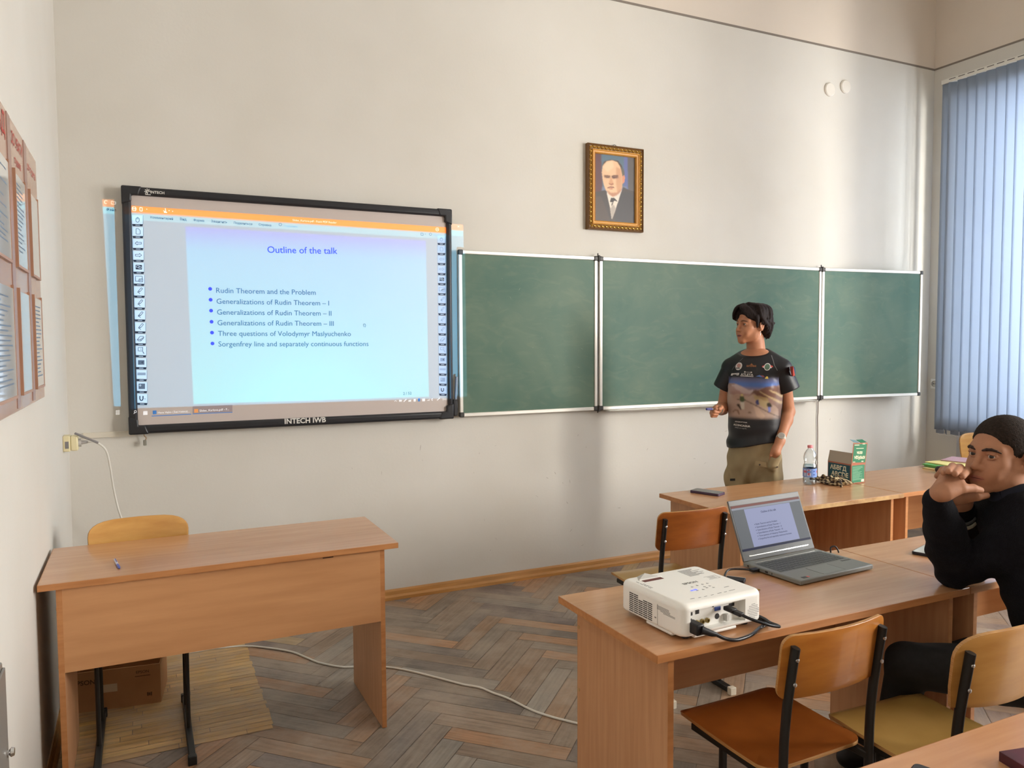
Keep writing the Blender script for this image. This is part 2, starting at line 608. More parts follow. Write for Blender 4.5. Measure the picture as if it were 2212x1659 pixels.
# ================================================================== the room
WALL = mat('wall_paint', (219, 215, 207), 0.75, var=0.045, scale=1.3, c2=(211, 206, 196), bump=0.05, bscale=60)
WALL_TOP = mat('wall_paint_above_line', (222, 210, 196), 0.75, var=0.04, scale=1.6, bump=0.05, bscale=60)
CEIL = mat('ceiling_paint', (236, 234, 228), 0.8)
SCUFF = mat('wall_scuff', (188, 182, 172), 0.8)
LINE = mat('line_paint', (132, 122, 112), 0.7)
PINE = mat('pine_baseboard', (205, 148, 84), 0.4, var=0.3, scale=3, stretch=(1.2, 14, 14))
WHITE_PVC = mat('white_plastic', (232, 232, 228), 0.35)
T = 0.48
LZ = 3.817
w = MB()
w.box(-0.3, ROOM_X + T, 0, 0.3, -0.02, LZ)
w.box(-0.3, ROOM_X + T, 0, 0.3, LZ, ROOM_Z, 1)
struct(w.build('wall_front', [WALL, WALL_TOP]))
w = MB().box(-0.3, 0, ROOM_Y, 0, -0.02, ROOM_Z)
struct(w.build('wall_left', WALL))
struct(MB().box(-0.3, ROOM_X + T, ROOM_Y - 0.3, ROOM_Y, -0.02, ROOM_Z).build('wall_back', WALL))
struct(MB().box(-0.3, ROOM_X + T, ROOM_Y - 0.3, 0.3, ROOM_Z, ROOM_Z + 0.2).build('ceiling', CEIL))
# right wall with three window openings; a shallow niche under each window
w = MB()
ys = [0.0]
for (a, b) in WINDOWS: ys += [b, a]
ys.append(ROOM_Y)
for i in range(0, len(ys), 2):
    w.box(ROOM_X, ROOM_X + T, ys[i + 1], ys[i], -0.02, LZ)
for (a, b) in WINDOWS:
    w.box(ROOM_X, ROOM_X + T, a, b, WIN_Z[1], LZ)
    w.box(ROOM_X + 0.16, ROOM_X + T, a, b, -0.02, WIN_Z[0])
w.box(ROOM_X, ROOM_X + T, ROOM_Y, 0, LZ, ROOM_Z, 1)
struct(w.build('wall_right', [WALL, WALL_TOP]))
GLASS = bpy.data.materials.new('window_glass')
GLASS.use_nodes = True
_nt = GLASS.node_tree
_tr = _nt.nodes.new('ShaderNodeBsdfTransparent'); _gl = _nt.nodes.new('ShaderNodeBsdfGlossy'); _mx = _nt.nodes.new('ShaderNodeMixShader')
_gl.inputs['Roughness'].default_value = 0.02
_mx.inputs[0].default_value = 0.06
_nt.links.new(_tr.outputs[0], _mx.inputs[1]); _nt.links.new(_gl.outputs[0], _mx.inputs[2])
_nt.links.new(_mx.outputs[0], _nt.nodes['Material Output'].inputs[0])
for i, (a, b) in enumerate(WINDOWS):
    r = struct(MB().box(ROOM_X + 0.02, ROOM_X + T - 0.12, a, b, WIN_Z[0], WIN_Z[0] + 0.035).build('window_%d' % (i + 1), WHITE_PVC, bevel=0.004))
    f = MB(); x0, x1 = ROOM_X + 0.27, ROOM_X + 0.33
    z0, z1 = WIN_Z[0] + 0.035, WIN_Z[1]
    f.box(x0, x1, a, a + 0.07, z0, z1); f.box(x0, x1, b - 0.07, b, z0, z1)
    f.box(x0, x1, a + 0.07, b - 0.07, z0, z0 + 0.07); f.box(x0, x1, a + 0.07, b - 0.07, z1 - 0.07, z1)
    mid = (a + b) / 2
    for q_ in (a + 0.30, b - 0.50): f.box(x0, x1, q_ - 0.035, q_ + 0.035, z0 + 0.07, z1 - 0.07)
    f.box(x0, x1, b - 0.465, b - 0.07, z1 - 0.86, z1 - 0.78)
    f.build('window_frame', WHITE_PVC, r)
    MB().box(x0 + 0.025, x0 + 0.031, a + 0.07, b - 0.07, z0 + 0.07, z1 - 0.07).build('window_glass', GLASS, r)

# dark painted line round the room, wooden skirting along the front wall
struct(MB().box(0.0, ROOM_X, -0.004, 0, LZ - 0.007, LZ + 0.007).build('trim_1', LINE))
struct(MB().box(ROOM_X - 0.004, ROOM_X, ROOM_Y, -0.004, LZ - 0.007, LZ + 0.007).build('trim_2', LINE))
def skirting(name, x0, x1, y0, y1, n):
    pr = [(0, 0), (0.022, 0), (0.022, 0.018), (0.012, 0.03), (0.009, 0.052), (0.004, 0.062), (0, 0.062)]
    m_ = MB()
    if n == 'x': m_.prism(pr, (x0, y1, 0), (0, -1, 0), (0, 0, 1), (1, 0, 0), x1 - x0)
    else: m_.prism(pr, (x0, y0, 0), (1, 0, 0), (0, 0, 1), (0, 1, 0), y1 - y0)
    struct(m_.build(name, PINE))
skirting('baseboard_front', 0.0, ROOM_X, 0, 0, 'x')
skirting('baseboard_left', 0.0, 0, ROOM_Y, -0.03, 'y')

# old scuffs on the front wall, thin patches of dirt
def scuffs():
    m_ = MB()
    rs = random.Random(5)
    for _ in range(46):
        x = rs.uniform(1.2, 5.6); z = rs.uniform(0.1, 0.85) if rs.random() < 0.8 else rs.uniform(0.85, 1.05)
        a = rs.uniform(0, PI); L = rs.uniform(0.004, 0.016); h = rs.uniform(0.001, 0.0028)
        n = 9
        pts = [(L * math.cos(2 * PI * k / n) * rs.uniform(0.6, 1.2), h * math.sin(2 * PI * k / n) * rs.uniform(0.6, 1.3)) for k in range(n)]
        m_.prism(pts, (x, 0.0, z), (math.cos(a), 0, math.sin(a)), (-math.sin(a), 0, math.cos(a)), (0, -1, 0), 0.0006)
    o = m_.build('wall_scuffs', SCUFF)
    o['kind'] = 'structure'
    o.name = 'scuff_patches'
scuffs()

# ------------------------------------------------------------------ herring-bone parquet, one mesh with a tone per block
FLOOR_M = mat('parquet', (140, 115, 92), 0.42, attr='Col', var=0.16, scale=9, stretch=(1, 1, 1), bump=0.12, bscale=55, spec=0.35)
def floor_shader():
    nt = FLOOR_M.node_tree
    b = nt.nodes['Principled BSDF']
    src = b.inputs['Base Color'].links[0].from_socket
    at = nt.nodes.new('ShaderNodeAttribute'); at.attribute_name = 'grain'      # block-local co-ordinates: grain runs along the block
    mp = nt.nodes.new('ShaderNodeMapping'); mp.inputs['Scale'].default_value = (4, 70, 1)
    nt.links.new(at.outputs['Vector'], mp.inputs[0])
    nz = nt.nodes.new('ShaderNodeTexNoise'); nz.inputs['Scale'].default_value = 1.0; nz.inputs['Detail'].default_value = 5
    nt.links.new(mp.outputs[0], nz.inputs['Vector'])
    mr = nt.nodes.new('ShaderNodeMapRange'); mr.inputs[1].default_value, mr.inputs[2].default_value = 0.3, 0.75
    mr.inputs[3].default_value, mr.inputs[4].default_value = 0.72, 1.16
    nt.links.new(nz.outputs[0], mr.inputs[0])
    m1 = nt.nodes.new('ShaderNodeVectorMath'); m1.operation = 'SCALE'
    nt.links.new(src, m1.inputs[0]); nt.links.new(mr.outputs[0], m1.inputs['Scale'])
    # worn grey dust in large patches
    tc = nt.nodes.new('ShaderNodeTexCoord')
    n2 = nt.nodes.new('ShaderNodeTexNoise'); n2.inputs['Scale'].default_value = 2.6; n2.inputs['Detail'].default_value = 9; n2.inputs['Roughness'].default_value = 0.68
    nt.links.new(tc.outputs['Object'], n2.inputs['Vector'])
    m2 = nt.nodes.new('ShaderNodeMapRange'); m2.inputs[1].default_value, m2.inputs[2].default_value = 0.42, 0.68
    m2.inputs[3].default_value, m2.inputs[4].default_value = 0.0, 0.75
    nt.links.new(n2.outputs[0], m2.inputs[0])
    mx = nt.nodes.new('ShaderNodeMix'); mx.data_type = 'RGBA'
    nt.links.new(m2.outputs[0], mx.inputs[0]); nt.links.new(m1.outputs[0], mx.inputs[6])
    mx.inputs[7].default_value = lin((176, 160, 143)) + (1,)
    nt.links.new(mx.outputs[2], b.inputs['Base Color'])
floor_shader()
def clip_rect(poly, x0, x1, y0, y1):
    def cl(P, f):
        out = []
        for i in range(len(P)):
            a, b = P[i], P[(i + 1) % len(P)]
            fa, fb = f(a), f(b)
            if fa >= 0: out.append(a)
            if (fa >= 0) != (fb >= 0):
                t = fa / (fa - fb)
                out.append((a[0] + t * (b[0] - a[0]), a[1] + t * (b[1] - a[1])))
        return out
    for f in (lambda p: p[0] - x0, lambda p: x1 - p[0], lambda p: p[1] - y0, lambda p: y1 - p[1]):
        if len(poly) < 3: return []
        poly = cl(poly, f)
    return poly if len(poly) >= 3 else []
def make_floor():
    L, W_, G = 0.50, 0.092, 0.0011
    an = math.radians(45)
    ca, sa = math.cos(an), math.sin(an)
    x0, x1, y0, y1 = 0.0, ROOM_X + 0.16, ROOM_Y, 0.0
    V, F, C, Gr = [], [], [], []
    pal = [((160, 138, 118), 4), ((152, 137, 122), 4), ((172, 140, 112), 3), ((190, 146, 110), 2), ((140, 128, 118), 3), ((156, 146, 134), 3), ((130, 117, 112), 2), ((196, 168, 124), 1)]
    bag = [lin(c) for c, k in pal for _ in range(k)]
    rs = random.Random(3)
    def put(poly, z, col, o, d):
        i0 = len(V)
        for (px, py) in poly:
            V.append((px, py, z)); C.append(col)
            dx, dy = px - o[0], py - o[1]
            Gr.append((dx * d[0] + dy * d[1] + o[0] * 7.3, -dx * d[1] + dy * d[0] + o[1] * 5.1, 0))
        F.append(tuple(range(i0, i0 + len(poly))))
    put([(x0, y0), (x1, y0), (x1, y1), (x0, y1)], -0.0025, lin((96, 78, 62)), (0, 0), (1, 0))
    for k in range(-150, 150):
        for j in range(-24, 24):
            ox, oy = k * W_ + j * L, k * W_ - j * L
            for q in (0, 1):
                if q == 0: r = (ox + G, oy + G, ox + L - G, oy + W_ - G)
                else: r = (ox + L + G, oy + W_ - L + G, ox + L + W_ - G, oy + W_ - G)
                P = [(r[0], r[1]), (r[2], r[1]), (r[2], r[3]), (r[0], r[3])]
                P = [(3.2 + ca * a - sa * b, -3.4 + sa * a + ca * b) for a, b in P]
                cx, cy = sum(p[0] for p in P) / 4, sum(p[1] for p in P) / 4
                if not (x0 - 0.3 < cx < x1 + 0.3 and y0 - 0.3 < cy < y1 + 0.3): continue
                P2 = clip_rect(P, x0, x1, y0, y1)
                if not P2: continue
                c = rs.choice(bag); t = rs.uniform(0.86, 1.12)
                put(P2, 0.0, tuple(a * t for a in c), P[0], (ca, sa) if q == 0 else (-sa, ca))
    # the repaired patch of narrow straight boards under the left-hand desk
    py = -1.31
    while py < -0.03:
        hgt = rs.uniform(0.034, 0.044)
        xa = 0.0
        while xa < 0.78:
            xb = min(0.785 + rs.uniform(-0.006, 0.006), xa + rs.uniform(0.22, 0.5))
            if 0.785 - xb < 0.08: xb = 0.785 + rs.uniform(-0.006, 0.006)
            c = lin(rs.choice([(226, 184, 122), (214, 172, 112), (232, 192, 128), (206, 168, 116), (220, 176, 110)])); t = rs.uniform(0.9, 1.08)
            put([(xa + G, py + G), (xb - G, py + G), (xb - G, py + hgt - G), (xa + G, py + hgt - G)], 0.0015, tuple(a * t for a in c), (xa, py), (1, 0))
            xa = xb
        py += hgt
    me = bpy.data.meshes.new('floor')
    me.from_pydata(V, [], F)
    a = me.color_attributes.new('Col', 'FLOAT_COLOR', 'POINT')
    a.data.foreach_set('color', np.array([c + (1,) for c in C], np.float32).ravel())
    g = me.attributes.new('grain', 'FLOAT_VECTOR', 'POINT')
    g.data.foreach_set('vector', np.array(Gr, np.float32).ravel())
    o = finish('floor', me, FLOOR_M)
    struct(o)
make_floor()

# ================================================================== interactive whiteboard with the projected slide
BLACK_F = mat('black_frame_plastic', (38, 38, 42), 0.38)
BOARD_W = mat('board_white', (202, 190, 184), 0.4, spec=0.4)
INK = mat('painted_slide_grey', (70, 94, 128), 0.6)  # painted letters stand in for the dark parts of the projection
PAINTED_TITLE = mat('painted_slide_blue', (70, 78, 205), 0.6)
BUL = mat('slide_bullet', (72, 60, 215), 0.6)
DARK = mat('ui_dark', (40, 42, 58), 0.6)
UI_G = mat('ui_grey', (150, 158, 172), 0.6)
UI_W = mat('ui_white', (246, 246, 250), 0.5, emit=0.25)  # faint glow stands in for white light from the projector
UI_OR = mat('ui_orange', (252, 176, 110), 0.5)
UI_BL = mat('ui_blue', (70, 140, 225), 0.5)
UI_T = mat('ui_text_grey', (105, 120, 140), 0.6)
UI_TL = mat('ui_text_pale', (170, 190, 208), 0.6)
TASK = mat('taskbar_shade', (168, 155, 158), 0.5)
BX0, BX1, BZ0, BZ1 = 0.274, 2.047, 1.086, 2.345
IX0, IX1, IZ0, IZ1 = 0.316, 2.015, 1.131, 2.302
BD = 0.075
YS = -0.057                                   # face of the writing surface
iwb = thing('interactive_whiteboard', 'large interactive whiteboard in a thick black frame showing a projected slide', 'whiteboard', (1.16, -0.03, 1.086))
wb = MB(); wb.box(BX0 + 0.01, BX1 - 0.01, YS, -0.02, BZ0 + 0.01, BZ1 - 0.01)
wb.build('writing_surface', BOARD_W, iwb, world=True)
def rail(name, x0, x1, z0, z1):
    MB().box(x0, x1, -BD, -0.015, z0, z1).build(name, BLACK_F, iwb, bevel=0.014, seg=4, world=True)
rail('frame_rail', BX0 + 0.02, BX1 - 0.02, IZ1, BZ1); rail('frame_rail', BX0 + 0.02, BX1 - 0.02, BZ0, IZ0)
rail('frame_rail', BX0, IX0, BZ0 + 0.02, BZ1 - 0.02); rail('frame_rail', IX1, BX1, BZ0 + 0.02, BZ1 - 0.02)
def corner_cap(sx, sz):
    cx = BX0 if sx < 0 else BX1; cz = BZ0 if sz < 0 else BZ1
    r = 0.095
    pts = [(0, 0), (r, 0), (r * 0.93, 0.02), (r * 0.83, 0.0455), (0.0455, 0.0455), (0.0455, r * 0.83), (0.02, r * 0.93), (0, r)]
    MB().prism(pts, (cx + sx * 0.002, -BD - 0.003, cz + sz * 0.002), (-sx, 0, 0), (0, 0, -sz), (0, 1, 0), 0.063).build('corner_cap', BLACK_F, iwb, bevel=0.008, seg=3, world=True)
for sx in (-1, 1):
    for sz in (-1, 1): corner_cap(sx, sz)
YF = -BD - 0.0012
lg = MB(); text_px(lg, 'INTECH IWB', (615, 915.5), (704, 911.5), YF, bold=0.025); lg.build('logo', mat('logo_silver', (225, 222, 215), 0.4), iwb, world=True)
lg = MB(); text_px(lg, 'INTECH', (325, 417.5), (355, 419.5), YF, bold=0.02)
_c = on_y(319, 414, YF)
for k in range(7):
    a = math.radians(20 + k * 40)
    lg.obox(_c + np.array((math.cos(a), 0, math.sin(a))) * 0.009, (0.013, 0.001, 0.0035), np.array([[math.cos(a), 0, -math.sin(a)], [0, 1, 0], [math.sin(a), 0, math.cos(a)]]))
lg.box(_c[0] - 0.012, _c[0] + 0.014, YF, YF + 0.001, _c[2] - 0.016, _c[2] - 0.013)
lg.build('logo', mat('logo_silver', (225, 222, 215), 0.4), iwb, world=True)
YP = YS - 0.0008
def px_quad(mb, pts, plane, mi=0):
    mb.add([on_y(u, v, plane) for u, v in pts], [tuple(range(len(pts) - 1, -1, -1))], mi)
def px_line(mb, pts, plane, wpx=1.6, mi=0, closed=False):
    """a drawn stroke through picture points on a plane y = const"""
    P = [on_y(u, v, plane) for u, v in pts]
    if closed: P.append(P[0])
    w_ = wpx * 0.00255 / 2
    for a, b in zip(P[:-1], P[1:]):
        d = b - a; L = np.linalg.norm(d)
        if L < 1e-6: continue
        d /= L
        n = np.array((-d[2], 0, d[0])) * w_
        mb.add([a - n, b - n, b + n, a + n], [(0, 1, 2, 3)], mi)
# text of the slide
t = MB(); text_px(t, 'Outline of the talk', (578, 546), (729, 548.5), YP, bold=0.004); t.build('slide_title', PAINTED_TITLE, iwb, world=True)
t = MB()
for s, a, b in (('Rudin Theorem and the Problem', (467, 632.5), (682, 637)),
                ('Generalizations of Rudin Theorem – I', (468, 656), (711, 660)),
                ('Generalizations of Rudin Theorem – II', (469, 679.5), (716, 682)),
                ('Generalizations of Rudin Theorem – III', (470, 702.5), (721, 704)),
                ('Three questions of Volodymyr Maslyuchenko', (471, 725.5), (758, 726)),
                ('Sorgenfrey line and separately continuous functions', (472, 748.5), (796, 747.5))):
    t.mark(); text_px(t, s, a, b, YP, bold=0.0)
t.mark(); text_px(t, '2 / 52', (871, 853), (889, 852), YP, bold=0.004)
t.each('slide_line', INK, iwb, world=True)
t = MB()
for (u, v) in ((454, 624), (455, 647.5), (456, 671), (457, 695), (458, 718.5), (459, 742)):
    c = on_y(u, v, YP)
    t.mark().prism([(0.0095 * math.cos(2 * PI * k / 20), 0.0095 * math.sin(2 * PI * k / 20)) for k in range(20)], c, (1, 0, 0), (0, 0, 1), (0, 1, 0), 0.0004)
t.each('slide_bullet', BUL, iwb, world=True)
# programme window round the slide, projected colours painted as flat shapes
t = MB()
px_quad(t, [(284, 444), (964, 491), (965, 503), (284.5, 457)], YP + 0.0004)
t.build('title_bar', UI_OR, iwb, world=True)
t = MB()
t.mark(); text_px(t, 'Slides_Karlova.pdf - Foxit PDF Reader', (632, 477.5), (727, 483), YP)
t.mark(); px_line(t, [(286, 447), (293, 447.4), (293.5, 455), (286.4, 454.5)], YP, 1.3, closed=True); px_line(t, [(284.5, 450.6), (295, 451.2)], YP, 1.5)
t.mark(); px_line(t, [(302, 448), (307, 448.4), (307.3, 456), (302.3, 455.6)], YP, 1.3, closed=True)
t.mark(); px_line(t, [(357, 450), (358, 458), (352.8, 455)], YP, 1.5); px_line(t, [(354, 458.5), (361, 459)], YP, 2.2)
t.mark(); px_line(t, [(316, 451.8), (318, 452)], YP, 1.6); t.mark(); px_line(t, [(364, 455), (366.5, 455.2)], YP, 1.4); t.mark(); px_line(t, [(372, 456.4), (374, 456.6)], YP, 1.6)
t.mark()
for k in range(14):
    a = 2 * PI * k / 14; a2 = 2 * PI * (k + 1) / 14
    px_line(t, [(944.5 + 3.4 * math.cos(a), 495.5 + 3.6 * math.sin(a)), (944.5 + 3.4 * math.cos(a2), 495.5 + 3.6 * math.sin(a2))], YP, 0.9)
px_line(t, [(943, 497), (944.5, 494), (946.3, 497)], YP, 0.9)
t.each('title_bar_icon', UI_W, iwb, world=True)
t = MB()
for s, a, b in (('Комментарий', (325, 471.5), (374, 475)), ('Вид', (389, 475.5), (403, 476.5)), ('Форма', (418, 477.5), (441, 479)), ('Защитить', (456, 480), (491, 482.5)),
                ('Поделиться', (505, 483.5), (545, 486.5)), ('Справка', (559, 487), (586, 489))):
    t.mark(); text_px(t, s, a, b, YP, bold=0.012)
t.mark()
for k in range(12):
    a = 2 * PI * k / 12; a2 = 2 * PI * (k + 1) / 12
    px_line(t, [(605.5 + 3 * math.cos(a), 485 + 3 * math.sin(a)), (605.5 + 3 * math.cos(a2), 485 + 3 * math.sin(a2))], YP, 0.9)
t.mark()
for k in range(12):
    a = 2 * PI * k / 12; a2 = 2 * PI * (k + 1) / 12
    px_line(t, [(930 + 2.6 * math.cos(a), 506 + 2.6 * math.sin(a)), (930 + 2.6 * math.cos(a2), 506 + 2.6 * math.sin(a2))], YP, 0.8)
t.mark(); px_line(t, [(909, 503.5), (914, 503.8), (914.3, 508.5), (909.3, 508.2)], YP, 0.9, closed=True)
t.mark(); px_line(t, [(918, 505.4), (919.4, 505.5)], YP, 1.4)
t.mark()
for (u, v) in ((786, 701), ):       # grabbing-hand pointer
    px_line(t, [(785, 700.5), (787, 699.6), (789.5, 700.4), (790, 703), (789, 707)], YP, 1.1); px_line(t, [(785, 700.5), (785.5, 703.5), (786.8, 706.5)], YP, 1.1)
t.each('menu_word', UI_T, iwb, world=True)
t = MB().mark(); text_px(t, 'Подробнее', (614, 489.5), (643, 491.5), YP); t.mark(); text_px(t, 'Найти', (936, 510), (955, 511.5), YP); t.each('menu_word', UI_TL, iwb, world=True)
# two columns of tool buttons (one drawn strongly on the left, one paler on the right)
def tools(xa, ya, wa, dx, dy, n, pale, plane, parent, ht=25.9):
    FM = mat('ui_button', (222, 226, 236), 0.6) if not pale else mat('ui_button_pale', (196, 200, 216), 0.6)
    CM = mat('ui_caption', (30, 32, 48), 0.6) if not pale else mat('ui_caption_pale', (44, 46, 66), 0.6)
    IM = [mat('ui_icon', (96, 100, 112), 0.6) if not pale else mat('ui_icon_pale', (150, 156, 176), 0.6), DARK, mat('ui_caption_text', (205, 208, 215), 0.6)]
    for i in range(n):
        faces, bars, lines, darks, txt = MB(), MB(), MB(), MB(), MB()
        x, y = xa + dx * i, ya + dy * i
        h = ht * 0.76
        px_quad(faces, [(x, y), (x + wa, y + 0.7), (x + wa, y + h), (x, y + h - 0.7)], plane)
        px_quad(bars, [(x, y + h - 0.2), (x + wa, y + h + 0.3), (x + wa - 1.6, y + h + 4.6), (x + 1.6, y + h + 4.2)], plane - 0.0003)
        px_line(lines, [(x + wa, y + 1), (x + wa, y + h)], plane - 0.0003, 0.6)
        px_line(txt, [(x + wa * .3, y + h + 2.1), (x + wa * .7, y + h + 2.3)], plane - 0.0005, 1.1)
        cx, cy = x + wa * 0.5, y + h * 0.48
        s_ = wa / 24.0
        def ln(pts, w__=1.0, closed=False, mb=lines): px_line(mb, [(cx + a * s_, cy + b * s_) for a, b in pts], plane - 0.0005, w__, closed=closed)
        if i == 0:
            ln([(4 * math.cos(a), 1 + 5.5 * math.sin(a)) for a in np.linspace(0, 2 * PI, 13)[:-1]], closed=True); ln([(0, -5), (0, -1)]); ln([(-4, -1), (4, -1)], 0.7)
        elif i == 1: ln([(-4, -6), (1, -6), (5, -2), (5, 6), (-4, 6)], closed=True)
        elif i in (2, 3):
            q = 1 if i == 2 else -1
            ln([(-7 * q, 0), (-2 * q, -4), (-2 * q, -2), (7 * q, -2), (7 * q, 2), (-2 * q, 2), (-2 * q, 4)], closed=True)
        elif i == 4:
            px_quad(darks, [(cx + a * s_, cy + b * s_) for a, b in ((-7, -5), (7, -4.6), (7, 5.4), (-7, 5))], plane - 0.0004)
            px_line(txt, [(cx + a * s_, cy + b * s_) for a, b in ((-5, -3), (1, -3), (1, 1), (-5, 1), (-5, -3))], plane - 0.0007, 0.9)
            px_line(txt, [(cx + a * s_, cy + b * s_) for a, b in ((0, -1), (5, -1), (5, 3), (0, 3), (0, -1))], plane - 0.0007, 0.9)
        elif i == 5: ln([(-8, -6), (7, -6), (7, 0), (0, 0), (0, 5), (-8, 5)], closed=True); ln([(0, 0), (8, 0), (8, 6), (0, 6)], closed=True); ln([(2, 4), (4, 2), (6, 4)])
        elif i in (6, 7, 8, 9): ln([(4, -7), (7, -5), (1, 2), (-2, 0)], closed=True); ln([(-2, 0), (-4, 3), (1, 2)]); ln([(-4, 3), (-1, 4), (1, 7)])
        elif i == 10: ln([(-7, 2), (-1, -5), (6, -5), (7, -2), (1, 5), (-5, 5)], closed=True); ln([(-7, 2), (0, 2), (7, -3)]); ln([(0, 2), (1, 5)])
        elif i == 11: ln([(-6, -7), (4, -7), (4, 1), (-6, 1)], closed=True); ln([(-1, -4), (1, -2)]); ln([(4, 2), (7, 7)], 1.4)
        elif i == 12: px_quad(lines, [(cx + a * s_, cy + b * s_) for a, b in ((-7, -5), (7, -5), (7, 5), (-7, 5))], plane - 0.0004); px_line(darks, [(cx + a * s_, cy + b * s_) for a, b in ((4, -2), (1, 0), (4, 2))], plane - 0.0006, 1.2)
        elif i == 13:
            for q in (-3, -1, 1): ln([(-9, q), (9, q)], 1.1)
        elif i == 14: px_quad(lines, [(cx + a * s_, cy + b * s_) for a, b in ((-7, -6), (7, -6), (7, 6), (-7, 6))], plane - 0.0004); px_line(txt, [(cx + a * s_, cy + b * s_) for a, b in ((-6, -2), (-1, -2))], plane - 0.0006, 1.6); px_line(txt, [(cx + a * s_, cy + b * s_) for a, b in ((-3.5, -4.5), (-3.5, .5))], plane - 0.0006, 1.6)
        elif i == 15: px_line(darks, [(cx + a * s_, cy + b * s_) for a, b in ((-5, -5), (-5, 2), (-3, 5), (0, 5), (2, 2), (2, -5))], plane - 0.0005, 1.9); ln([(5, 1), (7, 1), (6, 3)], 0.7)
        btn = faces.build('tool_button', FM, parent, world=True)
        bars.build('button_caption', CM, btn, world=True)
        icn = MB(); icn.add(lines.v, lines.f, 0)
        if darks.v: icn.add(darks.v, darks.f, 1)
        icn.add(txt.v, txt.f, 2)
        icn.build('button_icon', IM, btn, world=True)
tools(285.5, 464.5, 23.5, 0.65, 25.75, 16, False, YP - 0.0002, iwb)
tools(945, 508.5, 17.0, 0.22, 21.7, 16, True, YP - 0.0002, iwb, ht=21.7)
# task bar
t = MB()
px_quad(t, [(416, 878), (502, 874.5), (502, 889.5), (416, 893)], YP); t.build('taskbar_button', TASK, iwb, world=True)
t = MB()
t.mark(); text_px(t, 'Hans Hahn (Заставка)...', (341, 893.5), (410, 890.5), YP - 0.0004, bold=0.01); t.mark(); text_px(t, 'Slides_Karlova.pdf - F...', (431, 889.5), (495, 886), YP - 0.0004, bold=0.01)
t.mark(); px_quad(t, [(309.5, 888.5), (318.5, 888), (318.5, 896), (309.5, 896.5)], YP)
t.mark(); px_line(t, [(852, 867.5), (854.5, 865), (857, 867.3)], YP, 1.1)
t.mark(); px_quad(t, [(862, 864), (868, 863.8), (868, 867.4), (862, 867.6)], YP); t.mark(); px_line(t, [(872, 868), (878, 862)], YP, 2.0)
t.mark(); px_quad(t, [(882, 865), (888, 863.5), (888, 867.5), (882, 867.5)], YP); t.mark(); px_quad(t, [(893.5, 862), (898, 862), (898, 867.4), (893.5, 867.4)], YP)
t.mark(); px_quad(t, [(912, 861.5), (918, 861), (918, 866.5), (912, 867)], YP)
t.mark()
for k in range(4): px_line(t, [(923 + 1.5 * k, 866), (923 + 1.5 * k, 864.6 - k)], YP, 0.9)
t.mark(); px_line(t, [(931.5, 862.5), (934.5, 860.8), (934.5, 865.5), (931.5, 864)], YP, 0.9, closed=True); t.mark(); px_line(t, [(944, 865), (950, 859.5)], YP, 2.0)
t.mark(); text_px(t, 'ENG', (956, 864.5), (965.5, 864), YP, bold=0.01)
t.mark(); px_line(t, [(289, 894), (291, 891)], -BD - 0.0008, 0.9)
for k in range(10):
    a = 2 * PI * k / 10; a2 = 2 * PI * (k + 1) / 10
    px_line(t, [(292.5 + 2.4 * math.cos(a), 889 + 2.4 * math.sin(a)), (292.5 + 2.4 * math.cos(a2), 889 + 2.4 * math.sin(a2))], -BD - 0.0008, 0.8)
t.each('taskbar_icon', UI_W, iwb, world=True)
t = MB().mark(); px_quad(t, [(330, 887), (338, 886.6), (338, 894.5), (330, 895)], YP); t.mark(); px_quad(t, [(903, 860.8), (907.5, 860.6), (907.5, 867), (903, 867.2)], YP)
t.mark(); px_quad(t, [(327.5, 898), (413, 893.8), (413, 895.4), (327.5, 899.6)], YP); t.mark(); px_quad(t, [(416, 893.4), (502, 889.8), (502, 891.2), (416, 894.8)], YP)
t.each('taskbar_icon', UI_BL, iwb, world=True)
t = MB(); px_quad(t, [(419.5, 883.6), (428, 883.2), (428, 891.2), (419.5, 891.6)], YP - 0.0003); t.build('taskbar_icon', UI_OR, iwb, world=True)
# the pen clipped in its holder at the lower right corner of the frame
MB().box(2.047, 2.075, -0.075, -0.03, 1.10, 1.20).build('pen_holder', BLACK_F, iwb, bevel=0.006, world=True)
st = MB().lathe([(0.0, 0), (0.006, 0.003), (0.0085, 0.03), (0.0085, 0.19), (0.006, 0.2), (0, 0.201)], (2.062, -0.062, 1.14), 16, R=Euler((0, math.radians(3), 0)).to_matrix())
st.build('stylus', mat('stylus_grey', (120, 124, 132), 0.35, metal=0.3), iwb, smooth=40, world=True)
MB().box(2.0545, 2.0695, -0.072, -0.066, 1.17, 1.20).build('stylus_clip', BLACK_F, iwb, world=True)
# projected icons on the bare wall left of the frame, painted as glowing shapes
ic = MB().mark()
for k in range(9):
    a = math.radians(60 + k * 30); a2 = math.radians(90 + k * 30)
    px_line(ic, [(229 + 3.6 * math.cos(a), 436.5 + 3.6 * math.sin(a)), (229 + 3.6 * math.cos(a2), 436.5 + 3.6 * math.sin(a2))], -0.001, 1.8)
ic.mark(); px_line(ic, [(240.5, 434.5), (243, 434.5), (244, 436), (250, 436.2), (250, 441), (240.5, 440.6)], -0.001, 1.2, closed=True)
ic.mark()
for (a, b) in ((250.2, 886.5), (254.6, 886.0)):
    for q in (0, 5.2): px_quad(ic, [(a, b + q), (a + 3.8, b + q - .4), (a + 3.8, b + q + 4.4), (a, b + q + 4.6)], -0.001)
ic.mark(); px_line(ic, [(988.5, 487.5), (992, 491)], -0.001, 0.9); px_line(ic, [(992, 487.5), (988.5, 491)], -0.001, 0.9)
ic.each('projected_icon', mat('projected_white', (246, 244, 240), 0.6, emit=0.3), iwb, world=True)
ic = MB(); text_px(ic, 'Файл', (230, 455), (250.5, 456.5), -0.001, bold=0.01); ic.build('projected_text', UI_T, iwb, world=True)
